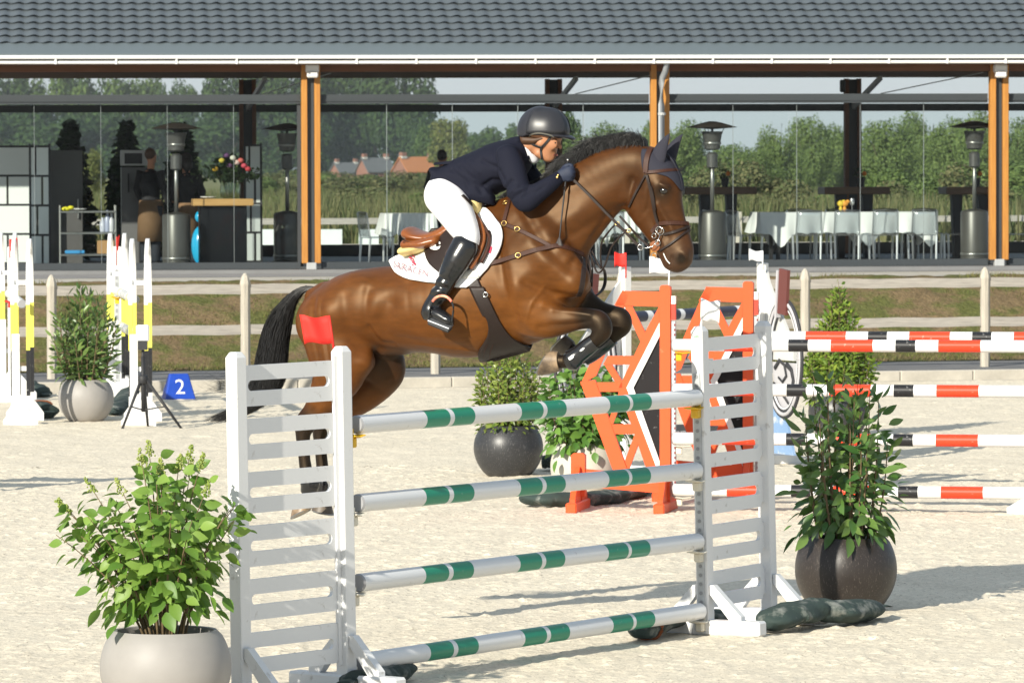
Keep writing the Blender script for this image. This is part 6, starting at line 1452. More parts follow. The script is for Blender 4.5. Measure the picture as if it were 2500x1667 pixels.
for i in range(3600):
    a=rg.uniform(0,6.28); r=math.sqrt(rg.random()); ln=rg.uniform(.62,1.0)*(len(tpc)-1); s0=rg.uniform(0,.28)*(len(tpc)-1); ks=np.linspace(s0,min(len(tpc)-1,max(ln,s0+6)),11); p=[]
    ox,oz=math.cos(a)*r,math.sin(a)*r; ph=rg.uniform(0,6.28); am=rg.uniform(0,.012)
    for j,k in enumerate(ks):
        q0=np.array([np.interp(k,np.arange(len(tpc)),tpc[:,c]) for c in range(3)]); wv=np.interp(k,np.arange(len(tpc)),wid)*(.4+.6*min(1,j/4)); q0=q0+np.array([ox*wv+am*math.sin(j*.9+ph),oz*wv*.85,oz*wv*.25+am*math.cos(j*.8+ph)]); p.append(q0)
    paths.append(p); rad.append(rg.uniform(.0013,.0030))
for i in range(60):    # loose wisps blown backwards
    y0=rg.uniform(905,965); L=rg.uniform(60,150); p=[hp(620-L*t,y0+12*math.sin(t*3+i)*t-rg.uniform(-8,14)*t,rg.normal(0,.03)) for t in np.linspace(0,1,11)]; paths.append(p); rad.append(.0016)
foam=B(); strap(foam,[(1620,618),(1627,634),(1635,644)],3,.002,.001,False); foam.build("foam",M("white_foam",(.75,.74,.7),rough=.5),horse,smooth=True)
strands("tail",paths,rad,m_hair,horse)
# ================================================================== TACK
m_leath=M("brown_leather",(.055,.020,.011),rough=.55,spec=.25,var=.25,vs=40); m_leathd=M("dark_leather",(.022,.013,.010),rough=.5,spec=.3,var=.2,vs=30); m_tan=M("tan_leather",(.27,.085,.018),rough=.33,spec=.5,col2=(.19,.055,.012),vs=9)
m_padw=M("white_pad_cotton",(.80,.80,.80),rough=.85,bump=.0015,bs=220); m_fleece=M("pale_yellow_fleece",(.66,.52,.22),rough=.95,bump=.004,bs=120); m_brass=M("brass",(.70,.48,.16),rough=.3,metal=.9); m_chrome=M("chrome",(.62,.60,.56),rough=.18,metal=1)
m_navy2=M("navy_cloth",(.018,.018,.030),rough=.85,bump=.0008,bs=300)
def hroot(name,label,cat,group=None): o=empty(name,(0,0,0),0,label,cat,group); return hplace(o)
def yl(rows,n=16):      # densify rows (y,xl,xr)
    R=np.array(rows,float); y=np.linspace(R[0,0],R[-1,0],n); return [(v,np.interp(v,R[:,0],R[:,1]),np.interp(v,R[:,0],R[:,2])) for v in y]
# saddle pad
pad=hroot("saddle_pad","white saddle pad with red emblem and SARACEN lettering","saddle pad")
rows=[(512,1176,1192),(522,1150,1203),(535,1120,1213),(550,1095,1225),(565,1080,1229),(580,1060,1230),(600,1030,1226),(615,1010,1220),(628,968,1213),(638,953,1205),(648,952,1198),(658,957,1191),(668,965,1181),(678,981,1172),(686,1005,1162),(692,1045,1155),(698,1100,1148),(703,1115,1140)]
q=B(); patch(q,yl(rows,34),.010,26); solid(q.build("pad_cloth",m_padw,pad,smooth=True),.012)
def decal(q,polys,off,F=None):
    for pl_ in polys:
        P,N,ok=surf([p[0] for p in pl_],[p[1] for p in pl_],off,F); q.add(P.tolist(),[tuple(range(len(pl_)))])
def text_on(txt,cx,cy,hpx,ang,mat,parent,off,F=None,name="lettering"):
    o=textmesh(txt,1.0,mat,parent,None,None,name,0); me=o.data; n=len(me.vertices); co=np.zeros(n*3); me.vertices.foreach_get("co",co); co=co.reshape(-1,3); s=hpx/.72; ca,sa=math.cos(ang),math.sin(ang)
    px=cx+(co[:,0]*ca+co[:,1]*sa)*s; py=cy+(co[:,0]*sa-co[:,1]*ca)*s; P,N,ok=surf(px,py,off,F); 
    # fit a plane-ish smooth offset so small letters stay flat
    me.vertices.foreach_set("co",P.ravel()); me.update(); return o
m_print=M("grey_red_print",(.34,.20,.22),rough=.8); m_redp=M("dark_red_print",(.42,.03,.07),rough=.8)
text_on("SARACEN",1007,665,15,math.radians(13),m_print,pad,.032)
q=B(); 
for (cx,cy,rx,ry,a) in ((1013,636,6,1.6,.5),(1009,641,7,1.6,.1),(1014,648,2,5,.4),(1018,652,3,3,0),(1006,637,4,1.3,1.1),(1017,630,4,1.5,-.6),(1012,655,3,1.2,0),(1010,646,4,1.2,.3)): decal(q,[[(cx+math.cos(t)*rx*math.cos(a)-math.sin(t)*ry*math.sin(a),cy+math.cos(t)*rx*math.sin(a)+math.sin(t)*ry*math.cos(a)) for t in [6.283*k/10 for k in range(10)]]],.031)
q.build("red_emblem",m_redp,pad)
q=B(); decal(q,[[(1200,606),(1207,607),(1203,622),(1196,621)]],.031); q.build("red_label",m_redp,pad)
q=B(); patch(q,[(662,1132,1168),(668,1130,1170),(675,1129,1171),(681,1130,1172)],.024,8); solid(q.build("girth_loop",M("loop_white",(.68,.66,.6),rough=.8),pad,smooth=True),.004)
# fleece half pad
SF=Field(hp(930,650,0)+np.array([-.02,-.45,-.1]),hp(1240,470,0)+np.array([.05,.45,.1]),.0085)
SF.d=np.full(SF.n,9.0,np.float32)
SF.chain(ch([(996,613,0,14,66),(1030,606,0,15,72),(1070,594,0,13,66),(1110,580,0,11,46)]),k=.02)
v,f=SF.mesh(2); o=nmesh("half_pad",v,f,m_fleece); hplace(o); tag(o,"pale yellow fleece half pad between saddle and white pad","saddle pad")
# saddle
sad=hroot("saddle","tan leather jumping saddle with dark brown flap","saddle")
SF.d[:]=9
SF.chain(ch([(1004,570,0,17,58),(1024,578,0,15,66),(1054,581,0,15,64),(1085,573,0,19,50),(1110,556,0,22,40),(1145,530,0,22,34),(1168,508,0,16,28)]),k=.02)
v,f=SF.mesh(2); nmesh("seat",v,f,m_tan,sad)
SF.d[:]=9
SF.chain(ch([(993,597,-.10,13,32),(1030,596,-.12,13,32),(1065,588,-.12,14,28)]),k=.02); SF.chain(ch([(993,597,.10,13,32),(1030,596,.12,13,32),(1065,588,.12,14,28)]),k=.02)
v,f=SF.mesh(2); nmesh("panel",v,f,m_tan,sad)
for dy in (0,5):
    q=B(); q.tube([Vector(hp(x,y+dy,-.17)) for x,y in crv([(984,586),(1000,590),(1025,591),(1048,587)])],.0035,6); q.build("piping",m_leath,sad,smooth=True)
# flap drapes over the horse's side, stands a little off it
q=B(); patch(q,yl([(566,1062,1204),(580,1052,1206),(595,1046,1204),(610,1044,1198),(625,1044,1192),(640,1048,1182),(652,1055,1166),(662,1064,1150),(672,1078,1128),(678,1092,1110)],18),.030,16); solid(q.build("flap",m_leathd,sad,smooth=True),.008)
q=B(); strap(q,[(1163,530),(1181,556),(1189,582),(1184,610),(1170,638),(1154,660)],14,.022,.040); q.build("knee_roll",m_tan,sad,smooth=True)
q=B(); strap(q,[(1176,540),(1197,570),(1202,592),(1194,622),(1180,646)],8,.012,.034); q.build("knee_roll_edge",m_leath,sad,smooth=True)
q=B(); decal(q,[[(1054,609),(1061,611),(1069,611),(1077,611),(1085,608),(1082,614),(1076,618),(1069,619),(1062,618),(1057,614)],[(1055,600),(1058,598),(1059,604),(1056,605)],[(1082,599),(1085,601),(1084,605),(1081,604)],[(1068,598),(1072,597),(1075,600),(1073,604),(1075,609),(1069,611),(1066,608),(1069,603)]],.0395); q.build("flap_mark",m_white,sad)
q=B(); strap(q,[(1128,655),(1112,690),(1096,718),(1088,735)],13,.004,.055,False); q.build("stirrup_leather",m_leath,sad)
# girth with stud guard
gir=hroot("girth","dark leather girth widening into a belly guard","girth")
q=B(); strap(q,[(1148,662),(1156,690),(1172,725),(1192,765)],30,.006,.012); q.build("girth_strap",m_leathd,gir)
q=B(); patch(q,yl([(700,1148,1182),(727,1160,1193),(750,1172,1204),(781,1190,1219),(800,1193,1232),(817,1190,1246),(832,1182,1268),(843,1174,1296),(852,1168,1290),(862,1166,1255),(872,1168,1225),(876,1170,1205)],22),.012,12); solid(q.build("belly_guard",m_leathd,gir,smooth=True),.008)
q=B(); P,N,ok=surf([1187],[719],.022); q.tube([Vector(P[0])+Vector((math.cos(t)*.014,0,math.sin(t)*.014)) for t in [6.283*k/12 for k in range(13)]],.004,6,cap=False,up=(0,1,0)); q.build("ring",m_chrome,gir,smooth=True)
for dx in (0,14):
    q=B(); strap(q,[(1190+dx,835),(1183+dx,850),(1180+dx,866)],1.6,.0015,.0205,False); q.build("stitching",m_leath,gir)
# breastplate
bp=hroot("breastplate","brown leather breastplate with brass buckles across the horse's chest","breastplate")
for k,(pts,wp) in enumerate((([(1151,660),(1200,643),(1265,624),(1329,606),(1363,600),(1397,611),(1424,622)],12),([(1162,529),(1195,537),(1227,546),(1265,561),(1305,580),(1342,600)],10),([(1246,483),(1240,510),(1230,545)],11),([(1424,628),(1424,655),(1420,690),(1412,720)],13))):
    q=B(); strap(q,pts,wp,.005,.006); q.build("strap",m_leath if k!=3 else m_leathd,bp)
def buckle(x,y,w_,h,par,off=.013,mat=None,F=None):
    P,N,ok=surf([x],[y],off,F); P,N=Vector(P[0]),Vector(N[0]); a=N.cross(Vector((0,0,1))).normalized(); b_=a.cross(N); q=B(); q.tube([P+a*(math.cos(t)*w_/PXM)+b_*(math.sin(t)*h/PXM) for t in [6.283*k/10 for k in range(11)]],.0028,6,cap=False,up=N); q.build("buckle",mat or m_brass,par,smooth=True)
for (x,y) in ((1265,561),(1160,531),(1233,546),(1267,624),(1236,498)): buckle(x,y,7,6,bp)
P,N,ok=surf([1329],[604],.012)
# ear bonnet
bon=hroot("ear_bonnet","dark navy cloth ear bonnet under the bridle","ear bonnet")
q=B(); patch(q,yl([(366,1568,1600),(375,1566,1628),(385,1566,1640),(395,1567,1647),(405,1568,1651),(415,1571,1655),(422,1590,1658),(430,1625,1662),(440,1640,1665),(450,1648,1667),(460,1656,1668),(467,1661,1667)],24),.005,12); solid(q.build("cap",m_navy2,bon,smooth=True),.004)
for (b0,tip,w_,rr) in (((1603,402),(1635,326),-.055,23),((1630,396),(1667,327),.055,21)):
    A_,B_=Vector(hp(*b0,w_)),Vector(hp(*tip,w_)); q=B(); n_=10; pts=[];rad=[]
    for i in range(n_+1):
        u=i/n_; pts.append(A_+(B_-A_)*u+Vector((-.012*math.sin(u*3.14),0,0))); rad.append((rr/PXM*float(np.interp(u,[0,.25,.5,.75,.92,1],[.80,.86,.70,.42,.17,.02])),.020*(1-u)**.6+.001))
    q.tube(pts,rad,14,up=(0,1,0)); q.build("ear_sleeve",m_navy2,bon,smooth=True)
# bridle
bri=hroot("bridle","brown leather bridle with flash noseband, rings and reins","bridle")
for nm,pts,wp,mm in (("crownpiece",[(1588,366),(1582,380),(1578,400),(1578,422)],14,m_leath),("browband",[(1577,421),(1600,420),(1630,417),(1654,416)],9,m_leath),("cheekpiece",[(1580,428),(1587,455),(1595,495),(1600,525),(1611,558)],8,m_leathd),
    ("throatlatch",[(1577,428),(1563,455),(1548,480),(1536,505)],6,m_leathd),("noseband",[(1592,566),(1603,552),(1615,545),(1645,544),(1678,547)],11,m_leath),("flash_strap",[(1620,572),(1645,567),(1668,558),(1682,553)],7,m_leathd),("lower_flash_strap",[(1612,612),(1640,594),(1662,576),(1682,560)],5.5,m_leathd),("cheek_buckle_strap",[(1588,455),(1592,470),(1597,500),(1599,512)],10,m_leathd)):
    q=B(); strap(q,pts,wp,.005,.007 if nm!="crownpiece" else .011); q.build(nm,mm,bri)
def ring(c,r,tube_,mat,par,name="bit_ring",w_=None):
    P,N,ok=surf([c[0]],[c[1]],.012); P,N=Vector(P[0]),Vector((0,-1,0)); q=B(); q.tube([P+Vector((math.cos(t)*r/PXM,-.004*math.cos(t),math.sin(t)*r/PXM)) for t in [6.283*k/14 for k in range(15)]],tube_,6,cap=False,up=(0,1,0)); return q.build(name,mat,par,smooth=True)
for c,r in (((1610,561),8),((1614,564),9),((1599,575),6),((1601,622),7),((1608,592),7)): ring(c,r,.0028,m_chrome,bri)
P,N,ok=surf([1602],[600],.010); q=B(); q.lathe([(0,0),(.031,0),(.031,.004),(0,.005)],Vector(P[0]),18,Matrix.Rotation(math.pi/2,3,'X')); q.build("bit_guard",m_tan,bri,smooth=True,angle=40)
bitP=Vector(surf([1590],[604],.012)[0][0]); 
def free(pts): return [Vector(hp(x,y,w_)) for x,y,w_ in pts]
def strip(q,P,wd,th):
    P=np.array([list(p) for p in P]); N=np.tile(np.array([0,-1.0,0]),(len(P),1)); ribbon(P,N,wd,th,q,False)
q=B(); strip(q,free([(1397,436,-.125),(1440,478,-.13),(1480,520,-.125),(1520,560,-.115),(1562,603,-.10),(1566,606,-.10)]),.017,.005); q.build("rein",m_leathd,bri)
q=B(); strip(q,free([(1513,528,.02),(1535,552,.0),(1560,580,-.06),(1585,602,-.085)]),.014,.005); q.build("rein",m_leathd,bri)
q=B(); q.tube(free([(1563,604,-.105),(1580,606,-.10),(1592,602,-.095),(1606,588,-.09),(1612,572,-.085)]),.003,6); q.build("bit_shank",m_chrome,bri,smooth=True)
q=B(); q.tube([Vector(hp(1563,604,-.105))+Vector((math.cos(t)*.016,0,math.sin(t)*.016)) for t in [6.283*k/12 for k in range(13)]],.003,6,cap=False,up=(0,1,0)); q.build("rein_ring",m_chrome,bri,smooth=True)
q=B(); q.tube(free([(1530,562,-.11),(1518,560,-.10),(1505,550,-.10)]),.006,6); q.build("martingale_stop",m_leath,bri)
# running martingale loops hanging at the breast
mg=hroot("martingale","thin dark martingale straps hanging between breast and reins","martingale")
for pts in ([(1440,618,-.06),(1448,640,-.06),(1456,662,-.06),(1466,664,-.06),(1478,645,-.07),(1492,605,-.08),(1512,580,-.09),(1528,566,-.10)],[(1445,612,-.02),(1458,640,-.02),(1468,655,-.03),(1466,620,-.04),(1470,590,-.05),(1486,566,-.07),(1502,548,-.09)],[(1437,622,-.05),(1436,650,-.05),(1443,690,-.05)],[(1441,616,-.03),(1446,650,-.03),(1445,700,-.03)]):
    q=B(); q.tube([Vector(p) for p in crv(free(pts),5)],.0055,6); q.build("strap",m_leathd,mg,smooth=True)
for (x,y,w_) in ((1507,546,-.10),(1535,563,-.105)): q=B(); q.tube([Vector(hp(x,y,w_))+Vector((math.cos(t)*.014,0,math.sin(t)*.010)) for t in [6.283*k/12 for k in range(13)]],.0028,6,cap=False,up=(0,1,0)); q.build("ring",m_brass,mg,smooth=True)
# leg boots
m_boot=M("black_leg_boot",(.010,.010,.011),rough=.22,coat=.3)
def legboot(pts,rad,w_,label,mark=True):
    c=hroot("leg_boot",label,"horse boot","black protective leg boots"); q=B(); P=[Vector(hp(x,y,w_)) for x,y in pts]
    P2_=[Vector(p) for p in crv([tuple(p) for p in P],4)]; r2=np.interp(np.linspace(0,1,len(P2_)),np.linspace(0,1,len(rad)),rad)
    q.tube(P2_,[(r/PXM,r/PXM*.92) for r in r2],16,up=(0,1,0)); q.build("shell",m_boot,c,smooth=True,angle=60)
    if mark:
        for f_ in (.35,.62):
            p=P2_[int(f_*len(P2_))]+Vector((0,-r2[int(f_*len(r2))]/PXM*.95,0)); d=(P2_[-1]-P2_[0]).normalized(); s=Vector((d.z,0,-d.x)); q=B(); q.prism([(math.cos(t)*.006,math.sin(t)*.018) for t in [6.283*k/12 for k in range(12)]],p+Vector((0,-.003,0)),s,d,.004); q.build("white_mark",m_white,c)
    return c
legboot([(1452,834),(1434,848),(1412,866),(1396,879),(1384,884)],[20,22,22,27,20],-.15,"glossy black boot with white marks on the lifted near foreleg")
legboot([(1494,824),(1470,844),(1446,861),(1428,869)],[20,21,22,24],.15,"black boot on the far foreleg partly hidden by the near one",False)
legboot([(750,1160),(757,1180),(753,1204)],[20,25,20],-.14,"black fetlock boot on the near hind leg behind the slats",False)
legboot([(788,1160),(795,1180),(791,1204)],[20,25,20],.14,"black fetlock boot on the far hind leg behind the slats",False)
# ================================================================== RIDER
m_jack=M("navy_jacket",(.0085,.0095,.019),rough=.8,spec=.16,bump=.0012,bs=45); m_breech=M("white_breeches",(.80,.79,.80),rough=.75); m_rboot=M("black_riding_boot",(.009,.009,.010),rough=.24,coat=.35); m_glove=M("navy_glove",(.013,.020,.045),rough=.7)
m_helm=M("helmet_shell",(.020,.020,.026),rough=.42,spec=.5); m_helm2=M("helmet_panel",(.022,.022,.026),rough=.38); m_rskin=M("rider_skin",(.45,.205,.105),rough=.5,spec=.35,var=.12,vs=30); m_rhair=M("rider_hair",(.085,.038,.016),rough=.6,var=.4,vs=60)
lo=hp(1010,815,0); hi=hp(1430,240,0)
def newF(h=.0078): return Field((lo[0]-.05,-.52,lo[2]),(hi[0]+.06,.52,hi[2]),h)
torso=[(1090,445,0,36,56),(1128,434,0,46,60),(1175,423,0,54,66),(1218,407,0,57,72),(1250,388,0,46,70),(1268,368,0,28,44)]
armN=[(1240,384,-.17,30,26),(1248,412,-.19,34,28),(1262,452,-.22,30,25),(1281,492,-.24,25,22),(1306,476,-.22,24,21),(1336,455,-.19,20,18),(1362,436,-.155,15,14)]
armF=[(1250,392,.17,30,26),(1280,425,.19,32,26),(1312,455,.20,27,22),(1338,468,.18,22,19),(1362,446,.15,17,15),(1380,428,.12,14,13)]
thN=[(1082,480,-.10,47,46),(1105,508,-.17,46,44),(1128,548,-.235,38,36),(1144,580,-.275,28,29)]
clN=[(1144,580,-.275,28,29),(1134,606,-.295,33,30),(1114,640,-.315,31,29),(1088,690,-.325,21,21),(1072,720,-.33,19,19)]
ftN=[(1072,720,-.33,19,19),(1052,748,-.335,17,19),(1046,762,-.335,15,19)]
toeN=[(1048,758,-.335,15,19),(1070,768,-.35,16,20),(1092,780,-.365,13,17),(1098,783,-.37,11,14)]
def mir(c): return [(r[0]+2*abs(r[2])*math.sin(HANG)*PXM*(1 if r[2]<0 else -1),r[1],-r[2],r[3],r[4]) for r in c]
def infl(c,d): return [(r[0],r[1],r[2],r[3]+d,r[4]+d) for r in c]
BF=newF(.0085)
for c,k in ((torso,.03),(armN,.03),(armF,.03),(thN,.03),(clN,.02),(ftN,.02),(toeN,.02),(mir(thN),.03),(mir(clN),.02),(mir(ftN),.02),(mir(toeN),.02)): BF.chain(ch(infl(c,-6.5)),k=k)
BF.chain(ch([(1268,372,0,26,30),(1290,356,0,24,25),(1310,345,0,26,25)]),k=.02)      # neck
BF.chain(ch([(1322,315,0,46,34),(1332,322,0,44,34)]),k=.02)                          # skull
BF.chain(ch([(1336,345,0,29,27),(1338,366,0,21,22),(1342,383,0,11,13)]),k=.025)        # face, jaw, chin
BF.chain(ch([(1318,375,0,12,24),(1338,386,0,9,14)]),k=.025)
BF.chain(ch([(1358,342,0,8,18)]),k=.015); BF.chain(ch([(1361,347,0,5,4),(1367,357,0,5.5,5),(1368,361,0,5,6)]),k=.008)  # brow, nose
BF.chain(ch([(1355,374,0,5,9)]),k=.008); BF.chain(ch([(1353,381,0,5,9)]),k=.008); BF.chain(ch([(1346,388,0,8,9)]),k=.012)
BF.chain(ch([(1358,378,0,2.0,8)]),k=.006,op="sub")
for s in (-1,1): BF.chain(ch([(1349,352,s*.042,14,8)]),k=.02); BF.chain(ch([(1358,349,s*.030,4,6)]),k=.008,op="sub"); BF.chain(ch([(1318,350,s*.07,9,4)]),k=.01)
# bare hands inside the gloves: palm, four fingers, thumb
def hand(F,w0,sg,dx=0,dy=0,r=1.0):
    F.chain(ch([(1364+dx,435+dy,w0,12*r,11*r),(1374+dx,428+dy,w0,15*r,10*r),(1386+dx,423+dy,w0,15*r,9*r)]),k=.012)
    for i,y in enumerate((410,419,428,436)):
        ln=(0,2,1,-3)[i]; F.chain(ch([(1384+dx,y+dy+2,w0,5.2*r,5.2*r),(1394+dx+ln,y+dy+1,w0+sg*.004,5.2*r,5.2*r),(1399+dx+ln,y+dy+2,w0+sg*.022,4.8*r,4.8*r),(1395+dx+ln,y+dy+3,w0+sg*.040,4.5*r,4.5*r),(1386+dx,y+dy+4,w0+sg*.044,4.2*r,4.2*r)]),k=.005,sub=3)
    F.chain(ch([(1370+dx,420+dy,w0+sg*.012,6*r,6*r),(1379+dx,408+dy,w0+sg*.022,5.6*r,5.6*r),(1389+dx,403+dy,w0+sg*.028,5*r,5*r),(1396+dx,405+dy,w0+sg*.030,4.3*r,4.3*r)]),k=.008)
hand(BF,-.15,1,0,0,.85); hand(BF,.12,-1,14,-2,.85)
v,f=BF.mesh(2)
rider=nmesh("person",v,f,m_rskin); hplace(rider); tag(rider,"rider in navy jacket, white breeches and dark helmet crouched over the horse","person")
# jacket
JF=newF()
for c,k in ((infl(torso,2.5),.03),(infl(armN,1),.035),(infl(armF,1),.035)): JF.chain(ch(c),k=k)
JF.chain(ch([(1262,352,0,20,44),(1272,345,0,16,38)]),k=.02)                                         # collar
JF.chain(ch([(1120,462,-.10,22,20),(1160,472,-.12,22,18),(1190,482,-.10,16,16),(1204,496,-.08,7,10)]),k=.03); JF.chain(ch([(1160,478,.12,20,18),(1195,484,.10,16,16)]),k=.03)   # front skirts
JF.chain(ch([(1075,424,0,18,50),(1062,414,0,7,44)]),k=.02)                                            # tails over the seat
JF.chain(ch([(1275,352,0,26,26),(1296,345,0,30,24)]),k=.008,op="sub")
v,f=JF.mesh(2); n_=JF.normal(v)
def folds(v,n,pts,sg,amp,w_): return n*(amp*np.exp(-(dist_poly(v,plist(pts,w_))/(sg/PXM))**2))[:,None]
for pts,sg,amp,w_ in (([(1232,470),(1262,440)],4,-.006,-.2),([(1245,480),(1275,455)],4,.005,-.2),([(1258,488),(1285,470)],4,-.006,-.2),([(1270,470),(1300,455)],5,.004,-.2),([(1180,392),(1232,418),(1245,440)],6,-.007,-.15),([(1205,365),(1222,400)],7,-.005,-.15),([(1105,415),(1140,440),(1150,465)],5,-.005,-.12),([(1125,405),(1165,440),(1180,470)],6,-.005,-.12),([(1180,455),(1205,440),(1228,442)],5,-.006,-.13),([(1150,395),(1175,420)],7,.004,-.13),([(1290,480),(1310,470)],4,-.004,-.2),([(1318,470),(1335,455)],4,-.003,-.2),([(1200,480),(1168,440)],4,.004,-.1)): v=v+folds(v,n_,pts,sg,amp*1.8,w_)
nmesh("jacket",v,f,m_jack,rider)
q=B(); q.add([hp(x,y,w_) for x,y,w_ in ((1132,389,-.06),(1098,396,-.08),(1062,399,-.09),(1061,403,-.09),(1098,402,-.09),(1132,396,-.08),(1132,389,.06),(1098,396,.04),(1062,399,.0),(1061,403,.0))],[(0,1,4,5),(1,2,3,4),(0,6,7,1),(1,7,8,2),(2,8,9,3)]); solid(q.build("coat_tail",m_jack,rider,smooth=True),.006)
q=B(); strap(q,[(1293,362),(1300,380),(1306,398),(1303,415)],10,.006,.004,True,JF); q.build("lapel",m_jack,rider)
# shirt collar
CF=newF(.0065); CF.chain(ch([(1279,364,0,26,29),(1294,372,0,21,23),(1304,388,0,12,14)]),k=.02); CF.chain(ch([(1300,352,0,24,24),(1322,362,0,22,30)]),k=.006,op="sub"); v,f=CF.mesh(1); nmesh("shirt_collar",v,f,M("shirt_white",(.66,.67,.70),rough=.7),rider)
# breeches
RF_=newF()
for c in (thN,mir(thN)): RF_.chain(ch(infl(c+[(1140,600,-.29 if c is thN else .29,27,27)] if c is thN else c,0)),k=.03)
RF_.chain(ch([(1085,470,0,46,56),(1105,462,0,40,52)]),k=.04)
v,f=RF_.mesh(2); n_=RF_.normal(v)
for pts,sg,amp in (([(1120,590),(1140,575),(1160,572)],4,-.003),([(1100,530),(1130,520)],5,-.003),([(1110,560),(1140,545)],5,-.0025)): v=v+folds(v,n_,pts,sg,amp,-.25)
nmesh("breeches",v,f,m_breech,rider)
q=B(); strap(q,[(1128,478),(1140,490),(1150,500)],12,.005,.004,True,RF_); q.build("belt",m_leathd,rider)
# boots
for s,nm in ((-1,"near"),(1,"far")):
    KF=newF(.0075); g=(lambda c:c) if s<0 else mir
    KF.chain(ch(infl(g(clN[1:]),2.5)),k=.015); KF.chain(ch(infl(g(ftN),2)),k=.015); KF.chain(ch(infl(g(toeN),1.5)),k=.015)
    KF.chain(ch(g([(1119,584,-.30,7,16)])),k=.02); KF.chain(ch(g([(1036,764,-.335,7,15),(1040,775,-.335,7,14)])),k=.012)
    v,f=KF.mesh(2); n_=KF.normal(v)
    if s<0:
        for pts,sg,amp in (([(1070,672),(1100,684)],4,-.005),([(1066,684),(1098,694)],4,.004),([(1062,697),(1095,702)],4,-.006),([(1060,709),(1090,712)],4,.004),([(1056,721),(1085,724)],4,-.005)): v=v+folds(v,n_,pts,sg,amp,-.33)
    nmesh("riding_boot",v,f,m_rboot,rider)
# stirrup
st=hroot("stirrup","grey safety stirrup with colourful arch under the rider's boot","stirrup")
ar=[Vector(hp(x,y,w_)) for x,y,w_ in crv([(1046,784,-.40),(1050,752,-.40),(1062,730,-.40),(1080,723,-.40),(1098,731,-.40),(1107,752,-.40),(1102,790,-.40)],5)]
q=B(); q.tube(ar,.006,8); q.build("frame",M("stirrup_black",(.015,.015,.016),rough=.3),st,smooth=True)
q=B(); q.tube([p+Vector((0,-.002,.002)) for p in ar[8:23]],.0085,8); q.build("coloured_arch",M("arch_pink_orange",(.75,.12,.10),rough=.35,col2=(.75,.45,.25),vs=60),st,smooth=True)
A_,B_=Vector(hp(1048,778,-.385)),Vector(hp(1102,799,-.385)); q=B(); q.bar(A_,B_,.060,.014,up=(.2,-.5,1),bev=.004); q.build("tread",M("stirrup_grey",(.16,.165,.175),rough=.4,metal=.5),st)
q=B(); q.bar(A_+Vector((.004,-.006,-.016)),B_+Vector((-.004,-.006,-.016)),.055,.018,up=(.2,-.5,1),bev=.004); q.build("tread_grip",m_black,st)
# gloves
GF=newF(.0055)
hand(GF,-.15,1,0,0,1.05); hand(GF,.12,-1,14,-2,1.05)
half=GF.d.copy(); mid=int((0-GF.lo[1])/GF.h)
for s in (0,1):
    GF.d=half.copy()
    if s==0: GF.d[:,mid:,:]=9
    else: GF.d[:,:mid,:]=9
    v,f=GF.mesh(1); nmesh("glove",v,f,m_glove,rider)
q=B(); q.ball(Vector(hp(1360,433,-.20)),(.008,.003,.008),8,6); q.ball(Vector(hp(1362,428,-.20)),(.006,.003,.006),8,6); q.build("gold_glove_mark",m_brass,rider,smooth=True)
# helmet
EF=newF(.0065); EF.chain(ch([(1322,320,0,61,47),(1334,320,0,58,46)]),k=.02)
X=EF.lo[0]+EF.h*np.arange(EF.n[0]); Z=EF.lo[2]+EF.h*np.arange(EF.n[2])
cut=[hp(x,y,0) for x,y in ((1255,328),(1285,336),(1305,330),(1335,331),(1360,337),(1400,341))]
zc_=np.interp(X,[c[0] for c in cut],[c[2] for c in cut]); pl3=(zc_[:,None]-Z[None,:])[:,None,:]; EF.d=np.maximum(EF.d,pl3.astype(np.float32))
v,f=EF.mesh(1); helm=nmesh("helmet",v,f,m_helm,rider)
VF=newF(.006); VF.chain(ch([(1360,333,0,5,44),(1378,333,0,5,38),(1392,336,0,4.5,28),(1400,340,0,3.5,14)]),k=.01); v,f=VF.mesh(1); nmesh("visor",v,f,m_helm,helm)
q=B(); pr=[]; 
for j in range(9):
    y=268+58*j/8; xs=max(0,1-((y-318)/56)**2)**.5; pr.append((y,1330-43*xs-2,1334+48*xs))
patch(q,pr,.0025,14,True,EF); solid(q.build("side_panel",m_helm2,helm,smooth=True),.004)
q=B(); strap(q,[(1288,333),(1300,327),(1318,325),(1340,329),(1352,334)],4,.006,.002,True,EF); q.build("rim_trim",M("rim_bronze",(.10,.095,.08),rough=.3),helm)
q=B(); strap(q,[(1344,335),(1334,348),(1323,358)],6,.004,.004,True,BF); strap(q,[(1287,340),(1300,352),(1322,359)],6,.004,.004,True,BF); strap(q,[(1322,358),(1321,372),(1324,388)],6,.004,.004,True,BF); q.build("chin_strap",m_black,helm)
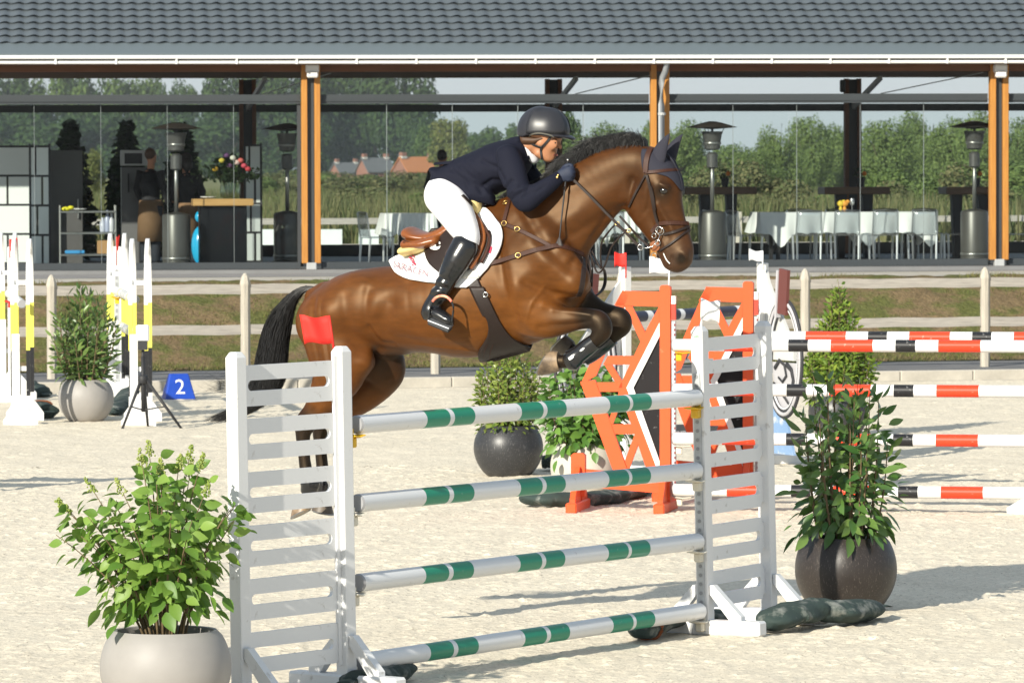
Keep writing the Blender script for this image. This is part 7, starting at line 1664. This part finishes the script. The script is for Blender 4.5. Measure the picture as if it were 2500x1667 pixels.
# hair under the helmet
AF=newF(.0065); AF.chain(ch([(1288,342,0,18,34),(1314,343,0,14,35),(1334,338,0,9,34)]),k=.02); AF.chain(ch([(1283,340,0,14,24)]),k=.02); v,f=AF.mesh(2); nmesh("hair",v,f,m_rhair,rider)
for s in (-1,1):
    p=surf([1355],[349],-.0085,BF)[0][0].copy(); p[1]*=(1 if s<0 else .5); p[0]-=(0 if s<0 else .012); q=B(); q.ball((p[0],p[1]*(-s),p[2]),(.010,.007,.007),10,8); q.build("eye",M("eye_white",(.30,.26,.23),rough=.2),rider,smooth=True)
    q=B(); q.ball((p[0]+.006,(p[1]-.003)*(-s),p[2]),(.0048,.005,.0055),8,6); q.build("iris",m_eye,rider,smooth=True)
q=B(); strap(q,[(1346,342),(1352,340),(1359,341)],2.6,.002,.001,False,BF); q.build("eyebrow",m_rhair,rider)
q=B(); strap(q,[(1351,379),(1356,378),(1360,379)],4,.0015,.0005,False,BF); q.build("lips",M("lip_red",(.33,.09,.07),rough=.4),rider)
# fleece breastplate pad / pommel piece in front of the rider
q=B(); q.ball(Vector(hp(1160,500,-.10)),(.038,.05,.068),14,10); o=q.build("pommel_fleece",m_fleece,None,smooth=True); hplace(o); tag(o,"tuft of pale fleece at the saddle pommel","fleece")
# crop
cr=hroot("riding_crop","thin black riding crop with silver knob in the rider's hand","riding crop")
a,b_=Vector(hp(1386,394,-.125)),Vector(hp(1364,600,-.205)); q=B(); q.tube([a,a+(b_-a)*.3,a+(b_-a)*.9,b_],[.006,.005,.004,.004],8); q.build("shaft",m_black,cr,smooth=True)
q=B(); q.tube([a+(a-b_).normalized()*.012,a],[.011,.006],10); q.build("knob",m_chrome,cr,smooth=True)
q=B(); q.bar(a+(b_-a)*.30,a+(b_-a)*.34,.013,.013); q.build("band",m_chrome,cr)
q=B(); q.tube([a+(b_-a)*.9,b_+(b_-a).normalized()*.0],[(.006,.004),(.026,.004)],8,up=(0,1,0)); q.build("flapper",m_leathd,cr)
# ================================================================== summer haze over the distance
hb=B(); hb.box((0,640,21),(1100,1420,44.5)); hz=hb.build("haze"); hz["kind"]="stuff"; hz["label"]="thin summer haze over the whole place"; hz["category"]="haze"
hm=bpy.data.materials.new("haze_air"); hm.use_nodes=True; n_=hm.node_tree.nodes; n_.remove(n_["Principled BSDF"])
pvn=n_.new("ShaderNodeVolumePrincipled"); pvn.inputs["Color"].default_value=(.82,.88,.95,1); pvn.inputs["Density"].default_value=.00011; hm.node_tree.links.new(pvn.outputs[0],n_["Material Output"].inputs["Volume"])
hz.data.materials.append(hm)
